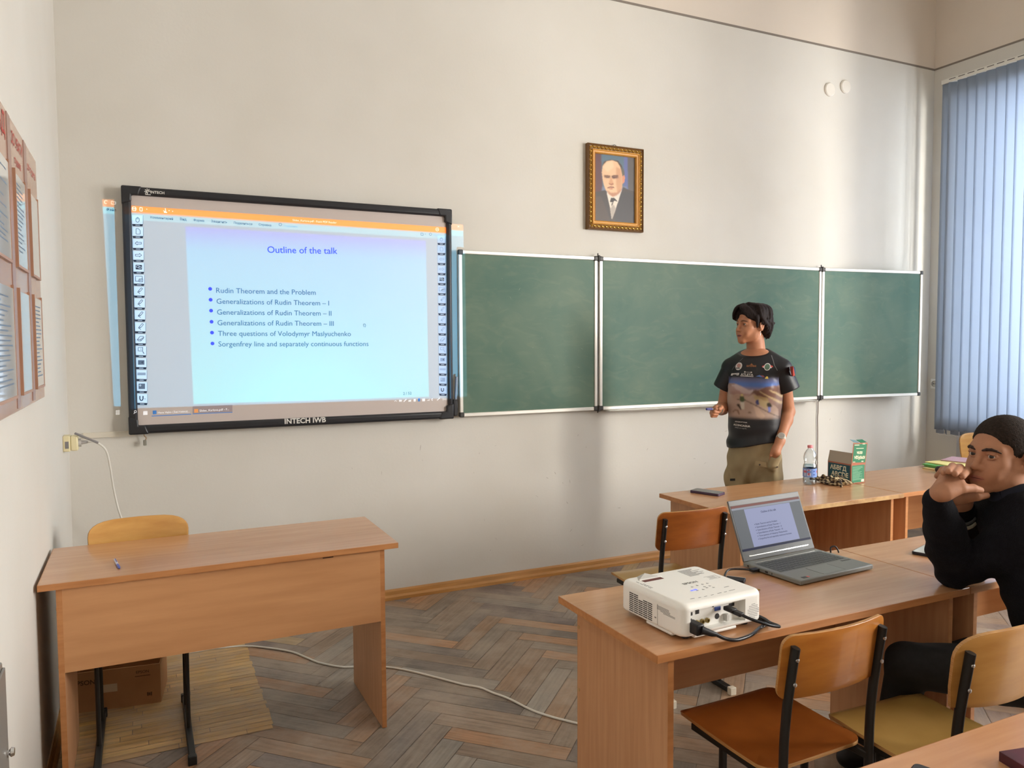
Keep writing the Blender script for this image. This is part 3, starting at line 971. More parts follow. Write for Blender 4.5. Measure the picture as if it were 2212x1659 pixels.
# a connector dangling below the frame
cn = thing('dangling_connector', 'small grey connector hanging by a thin wire below the black-framed whiteboard', 'connector', (0.345, -0.03, 1.02))
MB().tube(catmull([(0.345, -0.03, 1.10), (0.343, -0.032, 1.075), (0.352, -0.034, 1.062), (0.349, -0.034, 1.05)]), 0.003, 8).build('wire', mat('wire_tan', (178, 150, 120), 0.6), cn, smooth=60, world=True)
MB().box(0.337, 0.353, -0.043, -0.026, 1.022, 1.050).build('plug', mat('plug_grey', (140, 136, 124), 0.5), cn, bevel=0.003, world=True)

# ================================================================== three-part chalk board
ALU = mat('aluminium_frame', (226, 222, 214), 0.35, metal=0.35)
GREEN = mat('chalkboard_green', (72, 104, 88), 0.5, spec=0.35)
def green_shader():
    nt = GREEN.node_tree; b = nt.nodes['Principled BSDF']
    tc = nt.nodes.new('ShaderNodeTexCoord')
    def noise(scale, st, det, dist=0.0):
        mp = nt.nodes.new('ShaderNodeMapping'); mp.inputs['Scale'].default_value = st
        nt.links.new(tc.outputs['Object'], mp.inputs[0])
        n = nt.nodes.new('ShaderNodeTexNoise'); n.inputs['Scale'].default_value = scale; n.inputs['Detail'].default_value = det
        n.inputs['Distortion'].default_value = dist
        nt.links.new(mp.outputs[0], n.inputs['Vector']); return n.outputs[0]
    def rng(x, a, b_, c, d):
        m_ = nt.nodes.new('ShaderNodeMapRange')
        for i, q in enumerate((a, b_, c, d)): m_.inputs[i + 1].default_value = q
        nt.links.new(x, m_.inputs[0]); return m_.outputs[0]
    s1 = rng(noise(1.6, (1, 1, 1), 5, 0.8), 0.35, 0.7, 0, 0.40)
    s2 = rng(noise(5.5, (1, 1, 2.4), 6, 1.5), 0.5, 0.8, 0, 0.22)
    ad = nt.nodes.new('ShaderNodeMath'); ad.operation = 'ADD'; nt.links.new(s1, ad.inputs[0]); nt.links.new(s2, ad.inputs[1])
    mx = nt.nodes.new('ShaderNodeMix'); mx.data_type = 'RGBA'
    nt.links.new(ad.outputs[0], mx.inputs[0])
    mx.inputs[6].default_value = lin((70, 104, 90)) + (1,); mx.inputs[7].default_value = lin((128, 140, 116)) + (1,)
    nt.links.new(mx.outputs[2], b.inputs['Base Color'])
green_shader()
CAP = mat('corner_cap_grey', (62, 60, 58), 0.45)
CHALK = mat('chalk_mark', (132, 152, 134), 0.9)
cb = thing('chalkboard', 'green three-panel chalkboard with white aluminium frames on the front wall', 'chalkboard', (4.15, -0.02, 1.09))
CBT, CBB = 2.112, 1.088
def panel(M, wdt, name):
    """board wing: local x 0..wdt, y back 0 .. front -0.022, z 0..1"""
    h = CBT - CBB; fr = 0.024
    p = MB().box(fr * .6, wdt - fr * .6, -0.014, -0.004, fr * .6, h - fr * .6).xf(M).build('board_panel', GREEN, cb, world=True)
    f = MB()
    for (x0, x1, z0, z1) in ((fr, wdt - fr, 0, fr), (fr, wdt - fr, h - fr, h), (0, fr, 0.0, h), (wdt - fr, wdt, 0.0, h)):
        f.box(x0, x1, -0.020, 0, z0, z1)
    g = f.xf(M).build('panel_frame', ALU, p, bevel=0.004, world=True)
    c = MB()
    for (x, z) in ((0, 0), (wdt - 0.028, 0), (0, h - 0.028), (wdt - 0.028, h - 0.028)):
        MB().box(x - 0.002, x + 0.030, -0.024, 0.001, z - 0.002, z + 0.030).xf(M).build('corner_cap', CAP, p, bevel=0.006, world=True)
    # smears and strokes of chalk
    m_ = MB(); rs = random.Random(int(wdt * 1000))
    for _ in range(int(15 * wdt)):
        x, z = rs.uniform(0.08, wdt - 0.1), rs.uniform(0.12, h - 0.1)
        a = rs.uniform(0, PI); L = rs.uniform(0.005, 0.028) * (2.4 if rs.random() < 0.1 else 1); q = rs.uniform(0.0004, 0.0011)
        d = np.array((math.cos(a), 0, math.sin(a))); n = np.array((-d[2], 0, d[0]))
        c0 = np.array((x, -0.0146, z))
        m_.add([c0 - d * L / 2, c0 - n * q, c0 + d * L / 2, c0 + n * q], [(0, 1, 2, 3)])
    m_.xf(M).build('chalk_dust', CHALK, p, world=True)
    return p
def place(x, y, a=0.0):
    M = np.eye(4); M[:3, :3] = rotz3(a); M[:3, 3] = (x, y, CBB); return M
panel(place(2.101, -0.022), 0.992, 'l')
panel(place(3.108, -0.022), 2.022, 'm')
panel(place(5.138, -0.022, math.radians(-6.0)), 1.02, 'r')
for x in (3.1005, 5.134):
    for z in (CBB + 0.012, CBT - 0.012):
        hg = MB()
        hg.tube([(x, -0.045, z - 0.02), (x, -0.045, z + 0.02)], 0.008, 12); hg.box(x - 0.02, x + 0.02, -0.042, -0.024, z - 0.016, z + 0.016)
        hg.tube([(x, -0.03, z), (x, -0.03, z + (0.035 if z > 1.6 else -0.03))], 0.004, 8)
        hg.build('hinge', CAP, cb, smooth=40, world=True)
tr = MB().prism([(0, 0), (0.06, 0), (0.066, 0.008), (0.06, 0.01), (0.0, 0.012)], (3.16, -0.022, CBB - 0.012), (0, -1, 0), (0, 0, 1), (1, 0, 0), 1.88)
tr.build('chalk_tray', ALU, cb, world=True)

# ================================================================== framed portrait
GOLD = mat('gilded_frame', (216, 176, 92), 0.3, metal=0.45, var=0.35, scale=60)
GOLD_W = mat('golden_wood', (212, 156, 78), 0.38)
BROWN = mat('frame_brown', (122, 88, 52), 0.5)
PX0, PX1, PZ0, PZ1 = 3.022, 3.463, 2.292, 2.853
pf = thing('framed_portrait', 'portrait of a balding man in dark suit in a carved gilded frame', 'picture', ((PX0 + PX1) / 2, 0, PZ0))
def ring(mb, i0, i1, y0, y1):
    a, b = i0, i1
    x0, x1, z0, z1 = PX0 + a, PX1 - a, PZ0 + a, PZ1 - a
    X0, X1, Z0, Z1 = PX0 + b, PX1 - b, PZ0 + b, PZ1 - b
    V = [(x0, y0, z0), (x1, y0, z0), (x1, y0, z1), (x0, y0, z1), (X0, y1, Z0), (X1, y1, Z0), (X1, y1, Z1), (X0, y1, Z1)]
    mb.add(V, [(0, 1, 5, 4), (1, 2, 6, 5), (2, 3, 7, 6), (3, 0, 4, 7)])
fm = MB()
prof = [(0.0, 0.0), (0.0, -0.032), (0.006, -0.042), (0.012, -0.030), (0.034, -0.026)]
for (a, y0), (b, y1) in zip(prof[:-1], prof[1:]): ring(fm, a, b, y0, y1)
fm.build('frame', BROWN, pf, smooth=30, world=True)
fm = MB()
prof = [(0.034, -0.026), (0.036, -0.036), (0.041, -0.038), (0.045, -0.031), (0.052, -0.030), (0.056, -0.034), (0.060, -0.028), (0.062, -0.014)]
for (a, y0), (b, y1) in zip(prof[:-1], prof[1:]): ring(fm, a, b, y0, y1)
fm.build('inner_frame', GOLD_W, pf, smooth=30, world=True)
orn = MB(); rs = random.Random(2)
def leaf(c, ang, L, W_):
    d = np.array((math.cos(ang), 0, math.sin(ang))); n = np.array((-d[2], 0, d[0])); o = np.array(c)
    V = []
    for i in range(7):
        t_ = i / 6; wv = W_ * math.sin(PI * min(1, t_ * 0.92 + 0.06)) ** 0.8
        p = o + d * (L * (t_ - 0.5)) + n * (0.35 * W_ * math.sin(t_ * PI))
        hgt = 0.007 * math.sin(PI * (0.12 + 0.76 * t_))
        V += [p - n * wv + np.array((0, -0.001, 0)), p + np.array((0, -hgt - 0.003, 0)), p + n * wv + np.array((0, -0.001, 0))]
    F = []
    for i in range(6):
        a = 3 * i
        F += [(a, a + 3, a + 4, a + 1), (a + 1, a + 4, a + 5, a + 2)]
    orn.add(V, F)
def run(p0, p1, n):
    p0, p1 = np.array(p0), np.array(p1); d = (p1 - p0) / n; a = math.atan2(d[2], d[0])
    for i in range(n):
        c = p0 + d * (i + 0.5)
        leaf(c, a + 0.6, 0.034, 0.007); leaf(c + d * 0.12, a - 0.75, 0.030, 0.006)
        orn.tube([c + np.array((0, 0.001, 0)) + d * 0.5, c + d * 0.5 + np.array((0, -0.008, 0))], [0.0065, 0.003], 8)
q = 0.022
run((PX0 + q, -0.028, PZ1 - q), (PX1 - q, -0.028, PZ1 - q), 13); run((PX0 + q, -0.028, PZ0 + q), (PX1 - q, -0.028, PZ0 + q), 13)
run((PX0 + q, -0.028, PZ0 + q), (PX0 + q, -0.028, PZ1 - q), 17); run((PX1 - q, -0.028, PZ0 + q), (PX1 - q, -0.028, PZ1 - q), 17)
orn.build('carved_ornament', GOLD, pf, smooth=50, world=True)
MB().tube([(3.243 + 0.012 * math.cos(a), -0.01, PZ1 + 0.004 + 0.008 * math.sin(a)) for a in np.linspace(0, PI, 9)], 0.002, 8).build('hanging_ring', CAP, pf, world=True)
def portrait():
    nx, nz = 110, 168
    S, Tt = np.meshgrid((np.arange(nx) + 0.5) / nx, (np.arange(nz) + 0.5) / nz)         # s to the right, t down
    X = 465 + 580 * S; Y = (345 + 78 * S) + (1022 - 34 * S) * Tt
    A = np.zeros((nz, nx, 3))
    def L(c): return np.array(lin(c))
    A[:] = L((96, 62, 66))
    def fill(poly, c, soft=0):
        m_ = inpoly(X, Y, poly).astype(float)
        for _ in range(soft):
            p = np.pad(m_, 1, mode='edge'); m_ = (p[1:-1, :-2] + p[1:-1, 2:] + p[:-2, 1:-1] + p[2:, 1:-1] + p[1:-1, 1:-1] * 2) / 6
        A[:] = A * (1 - m_[..., None]) + L(c) * m_[..., None]
    fill([(560, 300), (940, 300), (960, 1000), (590, 1000)], (88, 112, 128), 6)
    fill([(880, 300), (935, 300), (950, 1000), (880, 1000)], (96, 104, 156), 5)
    fill([(930, 300), (1100, 300), (1100, 1000), (945, 1000)], (92, 86, 84), 5)
    fill([(580, 850), (920, 850), (950, 1000), (560, 1000)], (116, 124, 146), 6)
    fill([(440, 940), (620, 905), (700, 1000), (840, 950), (870, 860), (960, 905), (1100, 950), (1100, 1500), (440, 1500)], (74, 66, 64), 2)
    fill([(470, 1010), (560, 990), (640, 1200), (700, 1400), (440, 1400)], (84, 72, 66), 6)
    fill([(840, 940), (960, 930), (1040, 1000), (1040, 1400), (740, 1400)], (68, 64, 66), 8)
    fill([(640, 940), (850, 910), (800, 1080), (765, 1190), (712, 1345), (690, 1180), (664, 1060)], (224, 212, 196), 1)
    fill([(688, 1180), (740, 1120), (768, 1190), (714, 1345)], (176, 164, 152), 3)
    fill([(700, 1022), (745, 1018), (795, 1078), (745, 1062), (732, 1090), (704, 1085), (684, 1080)], (58, 50, 48), 1)
    fill([(712, 1090), (735, 1090), (722, 1130), (705, 1150)], (92, 84, 80), 1)
    fill([(575, 560), (600, 480), (690, 452), (800, 470), (850, 540), (885, 640), (880, 690), (850, 680), (835, 600)], (78, 64, 56), 2)
    fill([(838, 560), (880, 600), (892, 680), (858, 700)], (96, 94, 84), 3)
    fill([(572, 640), (585, 540), (640, 475), (720, 460), (790, 490), (830, 560), (850, 650), (862, 720), (856, 850), (845, 910), (800, 960), (726, 1006), (680, 975), (630, 910), (604, 840), (586, 760)], (230, 186, 146), 2)
    fill([(770, 560), (835, 590), (858, 720), (852, 880), (790, 960), (770, 800)], (208, 156, 118), 8)
    fill([(590, 560), (640, 490), (720, 470), (740, 560), (650, 640)], (240, 200, 162), 8)
    fill([(640, 900), (700, 945), (790, 940), (845, 880), (840, 930), (780, 985), (726, 1005), (670, 965)], (190, 136, 106), 5)
    fill([(862, 700), (885, 680), (898, 720), (888, 790), (860, 820)], (216, 142, 108), 1)
    fill([(600, 680), (690, 688), (690, 725), (640, 728), (606, 718)], (150, 108, 84), 4)
    fill([(706, 690), (800, 680), (806, 725), (740, 740), (710, 728)], (142, 98, 78), 4)
    fill([(612, 690), (650, 684), (684, 694), (684, 702), (640, 696), (614, 702)], (112, 76, 58), 1)
    fill([(708, 700), (740, 680), (796, 686), (800, 698), (744, 694), (714, 712)], (108, 72, 56), 1)
    fill([(622, 706), (672, 704), (676, 716), (640, 720)], (96, 68, 60), 1); fill([(718, 708), (786, 706), (780, 720), (730, 728)], (92, 64, 56), 1)
    fill([(690, 720), (712, 720), (735, 800), (725, 830), (700, 835), (668, 806)], (212, 158, 120), 4)
    fill([(668, 800), (700, 812), (728, 800), (738, 818), (706, 834), (674, 818)], (168, 108, 82), 2)
    fill([(646, 868), (690, 850), (740, 856), (752, 876), (700, 866), (650, 880)], (132, 76, 62), 1)
    fill([(668, 878), (730, 876), (716, 896), (684, 894)], (186, 112, 92), 2)
    V, Q = [], []
    x0, x1, z0, z1 = PX0 + 0.058, PX1 - 0.058, PZ0 + 0.058, PZ1 - 0.058
    xs = np.linspace(x0, x1, nx); zs = np.linspace(z1, z0, nz)
    V = np.stack([np.tile(xs, nz), np.full(nx * nz, -0.016), np.repeat(zs, nx)], 1)
    i = np.arange((nz - 1) * (nx - 1)); r_, c_ = i // (nx - 1), i % (nx - 1)
    a = r_ * nx + c_
    Q = np.stack([a, a + nx, a + nx + 1, a + 1], 1)
    sdf_obj('canvas', V, Q, mat('portrait_paint', (128, 128, 128), 0.45, attr='Col'), pf, col=A.reshape(-1, 3))
portrait()

# ================================================================== small things on the walls
for k, (x, z, l) in enumerate(((5.219, 3.492, 'round white cover high on the wall, of the pair the farther from the blind'), (5.388, 3.536, 'round white cover high on the wall, of the pair the nearer to the blind'))):
    d = thing('round_cover', l, 'wall cover', (x, 0, z), group='round covers near the window corner')
    R = np.array([[1, 0, 0], [0, 0, -1], [0, 1, 0]], float)
    MB().lathe([(0.052, 0), (0.052, 0.010), (0.046, 0.016), (0, 0.017)], (0, 0, 0), 36, R=R).build('cap_disc', mat('wall_cap_white', (228, 222, 212), 0.6), d, smooth=40)
IVORY = mat('ivory_plastic', (232, 220, 178), 0.45)
GREYP = mat('grey_plastic', (132, 128, 128), 0.5)
so = thing('surface_socket', 'cream surface-mounted power socket in the corner below the whiteboard edge', 'socket', (0, -0.30, 1.045))
MB().box(0, 0.030, -0.335, -0.262, 1.048, 1.122).build('socket_base', IVORY, so, bevel=0.004, world=True)
MB().box(0.030, 0.062, -0.333, -0.264, 1.050, 1.120).build('socket_cover', IVORY, so, bevel=0.007, seg=3, world=True)
MB().box(0.009, 0.024, -0.3365, -0.334, 1.063, 1.096).build('cable_knockout', GREYP, so, world=True)
pl = MB().tube([(0.060, -0.305, 1.085), (0.074, -0.305, 1.085)], 0.019, 16)
pl.tube([(0.074, -0.305, 1.086), (0.10, -0.306, 1.087)], [0.010, 0.007], 12)
CORD_W = mat('white_cord', (226, 222, 212), 0.5)
cord = thing('extension_cord', 'white power cord hanging from the wall socket and running over the parquet', 'cord', (0.09, -0.3, 0))
pl.build('plug', mat('plug_light_grey', (196, 192, 188), 0.5), cord, smooth=40, world=True)
fl = MB().obox((0.098, -0.335, 1.108), (0.11, 0.012, 0.010), np.array(Euler((0, math.radians(28), 0)).to_matrix()))
tag(fl.build('plug_cap', GREYP, None, bevel=0.003), 'dark grey flap sticking out from the cream wall socket', 'socket flap')
path = [(0.10, -0.306, 1.087), (0.135, -0.30, 1.082), (0.175, -0.29, 1.04), (0.19, -0.26, 0.95), (0.20, -0.22, 0.84), (0.225, -0.2, 0.70), (0.27, -0.17, 0.58), (0.33, -0.16, 0.40), (0.40, -0.18, 0.15), (0.44, -0.25, 0.03), (0.48, -0.32, 0.005),
        (0.536, -0.343, 0.005), (0.62, -0.34, 0.005), (0.683, -0.353, 0.005), (0.78, -0.38, 0.005), (0.862, -0.44, 0.005), (0.975, -0.555, 0.005), (1.03, -0.66, 0.005), (1.077, -0.755, 0.005), (1.157, -0.848, 0.005), (1.222, -0.88, 0.005), (1.339, -0.938, 0.005), (1.40, -0.99, 0.005), (1.464, -1.069, 0.005),
        (1.547, -1.187, 0.005), (1.612, -1.283, 0.005), (1.668, -1.345, 0.005), (1.70, -1.42, 0.005), (1.739, -1.502, 0.005), (1.782, -1.641, 0.005), (1.83, -1.73, 0.005), (1.864, -1.778, 0.005), (1.92, -1.86, 0.005), (1.99, -2.0, 0.005)]
MB().tube(catmull(path, 6), 0.0048, 8).build('cord_line', CORD_W, cord, smooth=60, world=True)
tag(MB().box(0.064, 0.30, -0.012, 0, 1.072, 1.099).build('cable_duct', mat('duct_paint', (222, 214, 198), 0.6)), 'flat painted cable duct running from the corner socket to the whiteboard', 'cable duct')
wc = MB().tube(catmull([(5.143, -0.012, 1.07), (5.146, -0.01, 0.99), (5.142, -0.01, 0.93), (5.147, -0.01, 0.80), (5.150, -0.01, 0.5), (5.16, -0.01, 0.2), (5.16, -0.03, 0.0)], 6), 0.0034, 8)
tag(wc.build('wall_cable', mat('cable_grey_brown', (128, 112, 100), 0.6), smooth=60), 'thin grey cable hanging down the wall from the chalkboard', 'cable')
ws = thing('wall_socket', 'white round power socket on the wall beside the blue blind', 'socket', (ROOM_X, -0.083, 1.175))
Rx = np.array([[0, 0, -1], [1, 0, 0], [0, -1, 0]], float)
MB().box(-0.014, 0, -0.042, 0.042, -0.042, 0.042).build('face_plate', WHITE_PVC, ws, bevel=0.005, seg=3)
MB().lathe([(0.028, 0.012), (0.028, 0.026), (0.024, 0.027), (0.022, 0.016), (0, 0.015)], (0, 0, 0), 28, R=Rx).build('socket_insert', mat('socket_insert', (206, 202, 192), 0.4), ws, smooth=40)
MB().tube([(-0.0275, -0.009, 0), (-0.012, -0.009, 0)], 0.003, 8).tube([(-0.0275, 0.009, 0), (-0.012, 0.009, 0)], 0.003, 8).build('contacts', CAP, ws)

# notice board of pockets on the left wall
NB = mat('notice_board_brown', (190, 156, 136), 0.25, coat=0.4)
NB2 = mat('notice_board_strip', (156, 124, 114), 0.3)
ACR = mat('acrylic_pocket', (222, 222, 220), 0.05, spec=0.7, coat=0.5)
RED = mat('red_letters', (178, 62, 54), 0.5)
YB0, YB1, ZB0, ZB1 = -3.35, -1.205, 1.358, 2.203
nb = thing('notice_board', 'brown notice board with clear paper pockets and red headings on the side wall', 'notice board', (0, -2.2, 1.358))
MB().box(0, 0.022, YB0, YB1, ZB0, ZB1).build('board', NB, nb, bevel=0.003, world=True)
edges = [-1.205, -1.52, -1.86, -2.36, -2.86, -3.35]
for e_ in edges[1:-1]:
    MB().box(0.022, 0.0245, e_ - 0.03, e_ + 0.03, ZB0 + 0.01, ZB1 - 0.005).build('divider_strip', NB2, nb, world=True)
for i in range(5):
    ya, yb = edges[i + 1] + 0.055, edges[i] - 0.045
    hd = MB()
    rs = random.Random(20 + i)
    if i > 0: yb -= 0.01
    text_into(hd, ['ДЛЯ СТУДЕНТІВ', 'ДО УВАГИ', 'РОЗКЛАД', 'КАФЕДРА', 'ОГОЛОШЕННЯ'][i], (0.0232, ya, 2.125), (0, 1, 0), (0, 0, 1), width=yb - ya, bold=0.02) if i != 1 else (text_into(hd, 'ДО УВАГИ', (0.0232, ya, 2.135), (0, 1, 0), (0, 0, 1), width=yb - ya, bold=0.02), text_into(hd, 'студентів', (0.0232, ya + 0.05, 2.085), (0, 1, 0), (0, 0, 1), width=(yb - ya) * 0.6, bold=0.02))
    hd.build('heading', RED, nb, world=True)
    for (z0, z1) in ((1.775, 2.06), (1.40, 1.715)):
        po = MB()
        po.box(0.022, 0.030, ya, ya + 0.007, z0, z1); po.box(0.022, 0.029, yb - 0.005, yb, z0, z1); po.box(0.022, 0.030, ya + 0.007, yb - 0.005, z0, z0 + 0.008)
        g_ = po.build('pocket_frame', mat('pocket_wood', (170, 128, 104), 0.4), nb, world=True)
        MB().box(0.0225, 0.0275, ya + 0.007, yb - 0.005, z0 + 0.008, z1 - 0.01).build('pocket_sheet', ACR, g_, world=True)
        ln_ = MB(); zz = z1 - 0.04
        while zz > z0 + 0.04 and (i + int(z0 * 100)) % 3 != 0:
            L_ = rs.uniform(0.4, 0.95)
            ln_.box(0.0275, 0.0277, ya + 0.03, ya + 0.03 + (yb - ya - 0.06) * L_, zz, zz + 0.004); zz -= 0.013
        if ln_.v: ln_.build('printed_lines', UI_T, g_, world=True)
# grey metal box at the frame edge
mb_ = thing('metal_cabinet', 'grey metal wall cabinet with a knob, low under the notice board', 'cabinet', (0, -2.72, 0.25))
STEEL = mat('painted_steel', (150, 146, 140), 0.4, metal=0.5)
MB().box(0.0, 0.06, -3.2, -2.548, 0.25, 0.878).build('cabinet_body', STEEL, mb_, bevel=0.004, world=True)
MB().box(0.06, 0.066, -3.19, -2.556, 0.26, 0.868).build('cabinet_door', STEEL, mb_, bevel=0.002, world=True)
MB().lathe([(0.006, 0), (0.006, 0.004), (0.010, 0.007), (0.008, 0.013), (0, 0.014)], (0.066, -2.575, 0.69), 20, R=np.array([[0, 0, 1], [1, 0, 0], [0, 1, 0]], float)).build('knob', mat('chrome', (220, 220, 222), 0.12, metal=1.0), mb_, smooth=40, world=True)

# ================================================================== vertical blind at the first window
SLAT = bpy.data.materials.new('blind_fabric')
SLAT.use_nodes = True
def slat_shader():
    nt = SLAT.node_tree
    for n in list(nt.nodes):
        if n.type != 'OUTPUT_MATERIAL': nt.nodes.remove(n)
    d = nt.nodes.new('ShaderNodeBsdfDiffuse'); t_ = nt.nodes.new('ShaderNodeBsdfTranslucent'); mx = nt.nodes.new('ShaderNodeMixShader')
    c = lin((176, 186, 200)) + (1,)
    d.inputs[0].default_value = c; t_.inputs[0].default_value = lin((206, 214, 226)) + (1,)
    mx.inputs[0].default_value = 0.58
    nt.links.new(d.outputs[0], mx.inputs[1]); nt.links.new(t_.outputs[0], mx.inputs[2])
    nt.links.new(mx.outputs[0], [n for n in nt.nodes if n.type == 'OUTPUT_MATERIAL'][0].inputs[0])
slat_shader()
XB = 6.335
bl = thing('vertical_blind', 'grey-blue vertical slat blind hanging in front of the window', 'blind', (XB, -1.2, 0.78))
HR = MB().box(XB - 0.022, XB + 0.022, -2.17, -0.15, 3.632, 3.668)
HR.build('head_rail', mat('rail_white', (224, 222, 214), 0.4), bl, bevel=0.003, world=True)
for yb_ in (-0.5, -2.0): MB().box(XB + 0.02, ROOM_X, yb_, yb_ + 0.03, 3.64, 3.665).build('rail_bracket', WHITE_PVC, bl, world=True)
sl_ = MB()
yy = -0.22
while yy > -2.13:
    sl_.box(XB - 0.0235, XB - 0.022, yy - 0.055, yy, 3.653, 3.658); yy -= 0.078
sl_.build('rail_slots', CAP, bl, world=True)
ys_, k = -0.20, 0
chain_pts = []
while ys_ > -2.12:
    an = math.radians(-16 if k != 1 else -50)
    wdt = 0.089
    ca, sa = math.cos(an), math.sin(an)
    cx, cy = XB + 0.004 * (k % 2), ys_
    rows, cols = 24, 5
    V, F = [], []
    for r_ in range(rows + 1):
        z = 0.80 + (3.632 - 0.80) * r_ / rows
        wob = 0.03 * math.sin(k * 1.7) * (1 - r_ / rows)
        for c_ in range(cols):
            q_ = (c_ / (cols - 1) - 0.5) * wdt
            b_ = 0.003 * math.cos(PI * (c_ / (cols - 1) - 0.5))
            a2 = an + wob
            V.append((cx - q_ * math.sin(a2) - b_ * math.cos(a2), cy - q_ * math.cos(a2) + b_ * math.sin(a2), z))
    for r_ in range(rows):
        for c_ in range(cols - 1):
            a = r_ * cols + c_
            F.append((a, a + cols, a + cols + 1, a + 1))
    s1 = MB().add(V, F).build('slat', SLAT, bl, smooth=180, world=True)
    so_ = s1.modifiers.new('thickness', 'SOLIDIFY'); so_.thickness = 0.0008
    MB().obox((cx, cy, 0.79), (0.004, wdt, 0.042), rotz3(an + 0.03 * math.sin(k * 1.7))).build('bottom_weight', mat('slat_pocket', (128, 134, 146), 0.7), s1, world=True)
    chain_pts.append((cx, cy))
    ys_ -= 0.078 if k > 0 else 0.05
    k += 1
ch = MB()
for (a, b) in zip(chain_pts[:-1], chain_pts[1:]):
    P = [(a[0] - 0.03, a[1], 0.772), (a[0] - 0.031, (a[1] + b[1]) / 2, 0.795 - 0.035), (b[0] - 0.03, b[1], 0.772)]
    ch.tube(P, 0.0012, 6)
ch.build('bead_chain', WHITE_PVC, bl, world=True)
# ================================================================== desks
BEECH = mat('beech_laminate', (208, 156, 112), 0.34, c2=(194, 139, 95), scale=2.2, stretch=(1.6, 22, 22), detail=6, spec=0.5, coat=0.7)
BEECH.node_tree.nodes['Principled BSDF'].inputs['Coat Roughness'].default_value = 0.16
BEECH_V = mat('beech_laminate_upright', (206, 155, 113), 0.42, c2=(191, 139, 98), scale=2.2, stretch=(24, 24, 1.6), detail=6)
BEECH_A = mat('beech_laminate_apron', (207, 153, 106), 0.42, c2=(192, 138, 93), scale=2.0, stretch=(1.4, 20, 14), detail=6)
EDGE = mat('beech_edge_band', (196, 136, 86), 0.42, c2=(178, 118, 70), scale=3, stretch=(2, 20, 20))
WORN = mat('worn_edge', (206, 170, 116), 0.7, c2=(150, 108, 70), scale=14, detail=6)
ZT = 0.755
def desk(label, x0, x1, y0, y1, apron, zap, ov=0.045, worn=False):
    """x0..x1, y0..y1 is the top; apron: y of the modesty panel face, zap: its lower edge"""
    d = thing('school_desk', label, 'desk', ((x0 + x1) / 2, (y0 + y1) / 2, 0), 0, 'school desks')
    tp = MB().box(x0, x1, y0, y1, ZT - 0.022, ZT).build('desktop', BEECH, d, bevel=0.0015, world=True)
    for (a0, a1, b0, b1) in ((x0 - 0.0012, x0, y0, y1), (x1, x1 + 0.0012, y0, y1), (x0, x1, y0 - 0.0012, y0), (x0, x1, y1, y1 + 0.0012)):
        MB().box(a0, a1, b0, b1, ZT - 0.0215, ZT - 0.0008).build('edge_band', WORN if worn and b1 == y0 else EDGE, tp, world=True)
    for xa in (x0 + ov, x1 - ov - 0.018):
        ya, yb = y0 + 0.022, y1 - 0.03
        p = MB().box(xa, xa + 0.018, ya, yb, 0.003, ZT - 0.022).build('side_panel', BEECH_V, d, bevel=0.001, world=True)
        for yq in (ya - 0.001, yb): MB().box(xa, xa + 0.018, yq, yq + 0.001, 0.003, ZT - 0.022).build('edge_band', EDGE, p, world=True)
        xo = xa - 0.0012 if xa < (x0 + x1) / 2 else xa + 0.0182
        for z in (0.66, 0.46):
            MB().lathe([(0.006, 0), (0.006, 0.001), (0, 0.001)], (xo, apron + 0.009, z), 14, R=np.array([[0, 0, 1], [1, 0, 0], [0, 1, 0]], float)).build('screw_cover', WORN, p, world=True)
        for yq in (ya + 0.03, yb - 0.07): MB().box(xa + 0.002, xa + 0.016, yq, yq + 0.04, 0, 0.004).build('foot_pad', BLACK_F, p, world=True)
    MB().box(x0 + ov + 0.018, x1 - ov - 0.018, apron, apron + 0.016, zap, ZT - 0.022).build('modesty_panel', BEECH_A, d, world=True)
    return d
desk('beech desk standing alone in the corner below the whiteboard, a pen on it', 0.012, 1.243, -1.527, -1.010, -1.506, 0.440, ov=0.05)
desk('beech desk carrying the white projector and the grey laptop', 1.502, 2.722, -2.892, -2.378, -2.425, 0.388, ov=0.05)
desk('beech desk that the young man in black leans his elbows on', 2.726, 3.946, -2.892, -2.378, -2.425, 0.388, ov=0.05)
desk('beech front desk with the water bottle and the green chalk box, worn edge', 2.765, 3.885, -1.755, -1.180, -1.235, 0.372, ov=0.05, worn=True)
desk('beech front desk by the window with paper folders on it', 3.892, 5.06, -1.745, -1.190, -1.235, 0.372, ov=0.05)
desk('beech desk behind the orange chairs, with a dark red notebook on it', 1.36, 2.60, -4.0, -3.482, -3.53, 0.388, ov=0.05)
# two gouged marks on the lone desk edge
tag(MB().box(0.95, 0.99, -1.5075, -1.506, 0.722, 0.726).build('pencil_mark', mat('pencil_mark', (90, 60, 40), 0.8)), 'short dark pencil mark under the edge of the lone corner desk', 'mark')

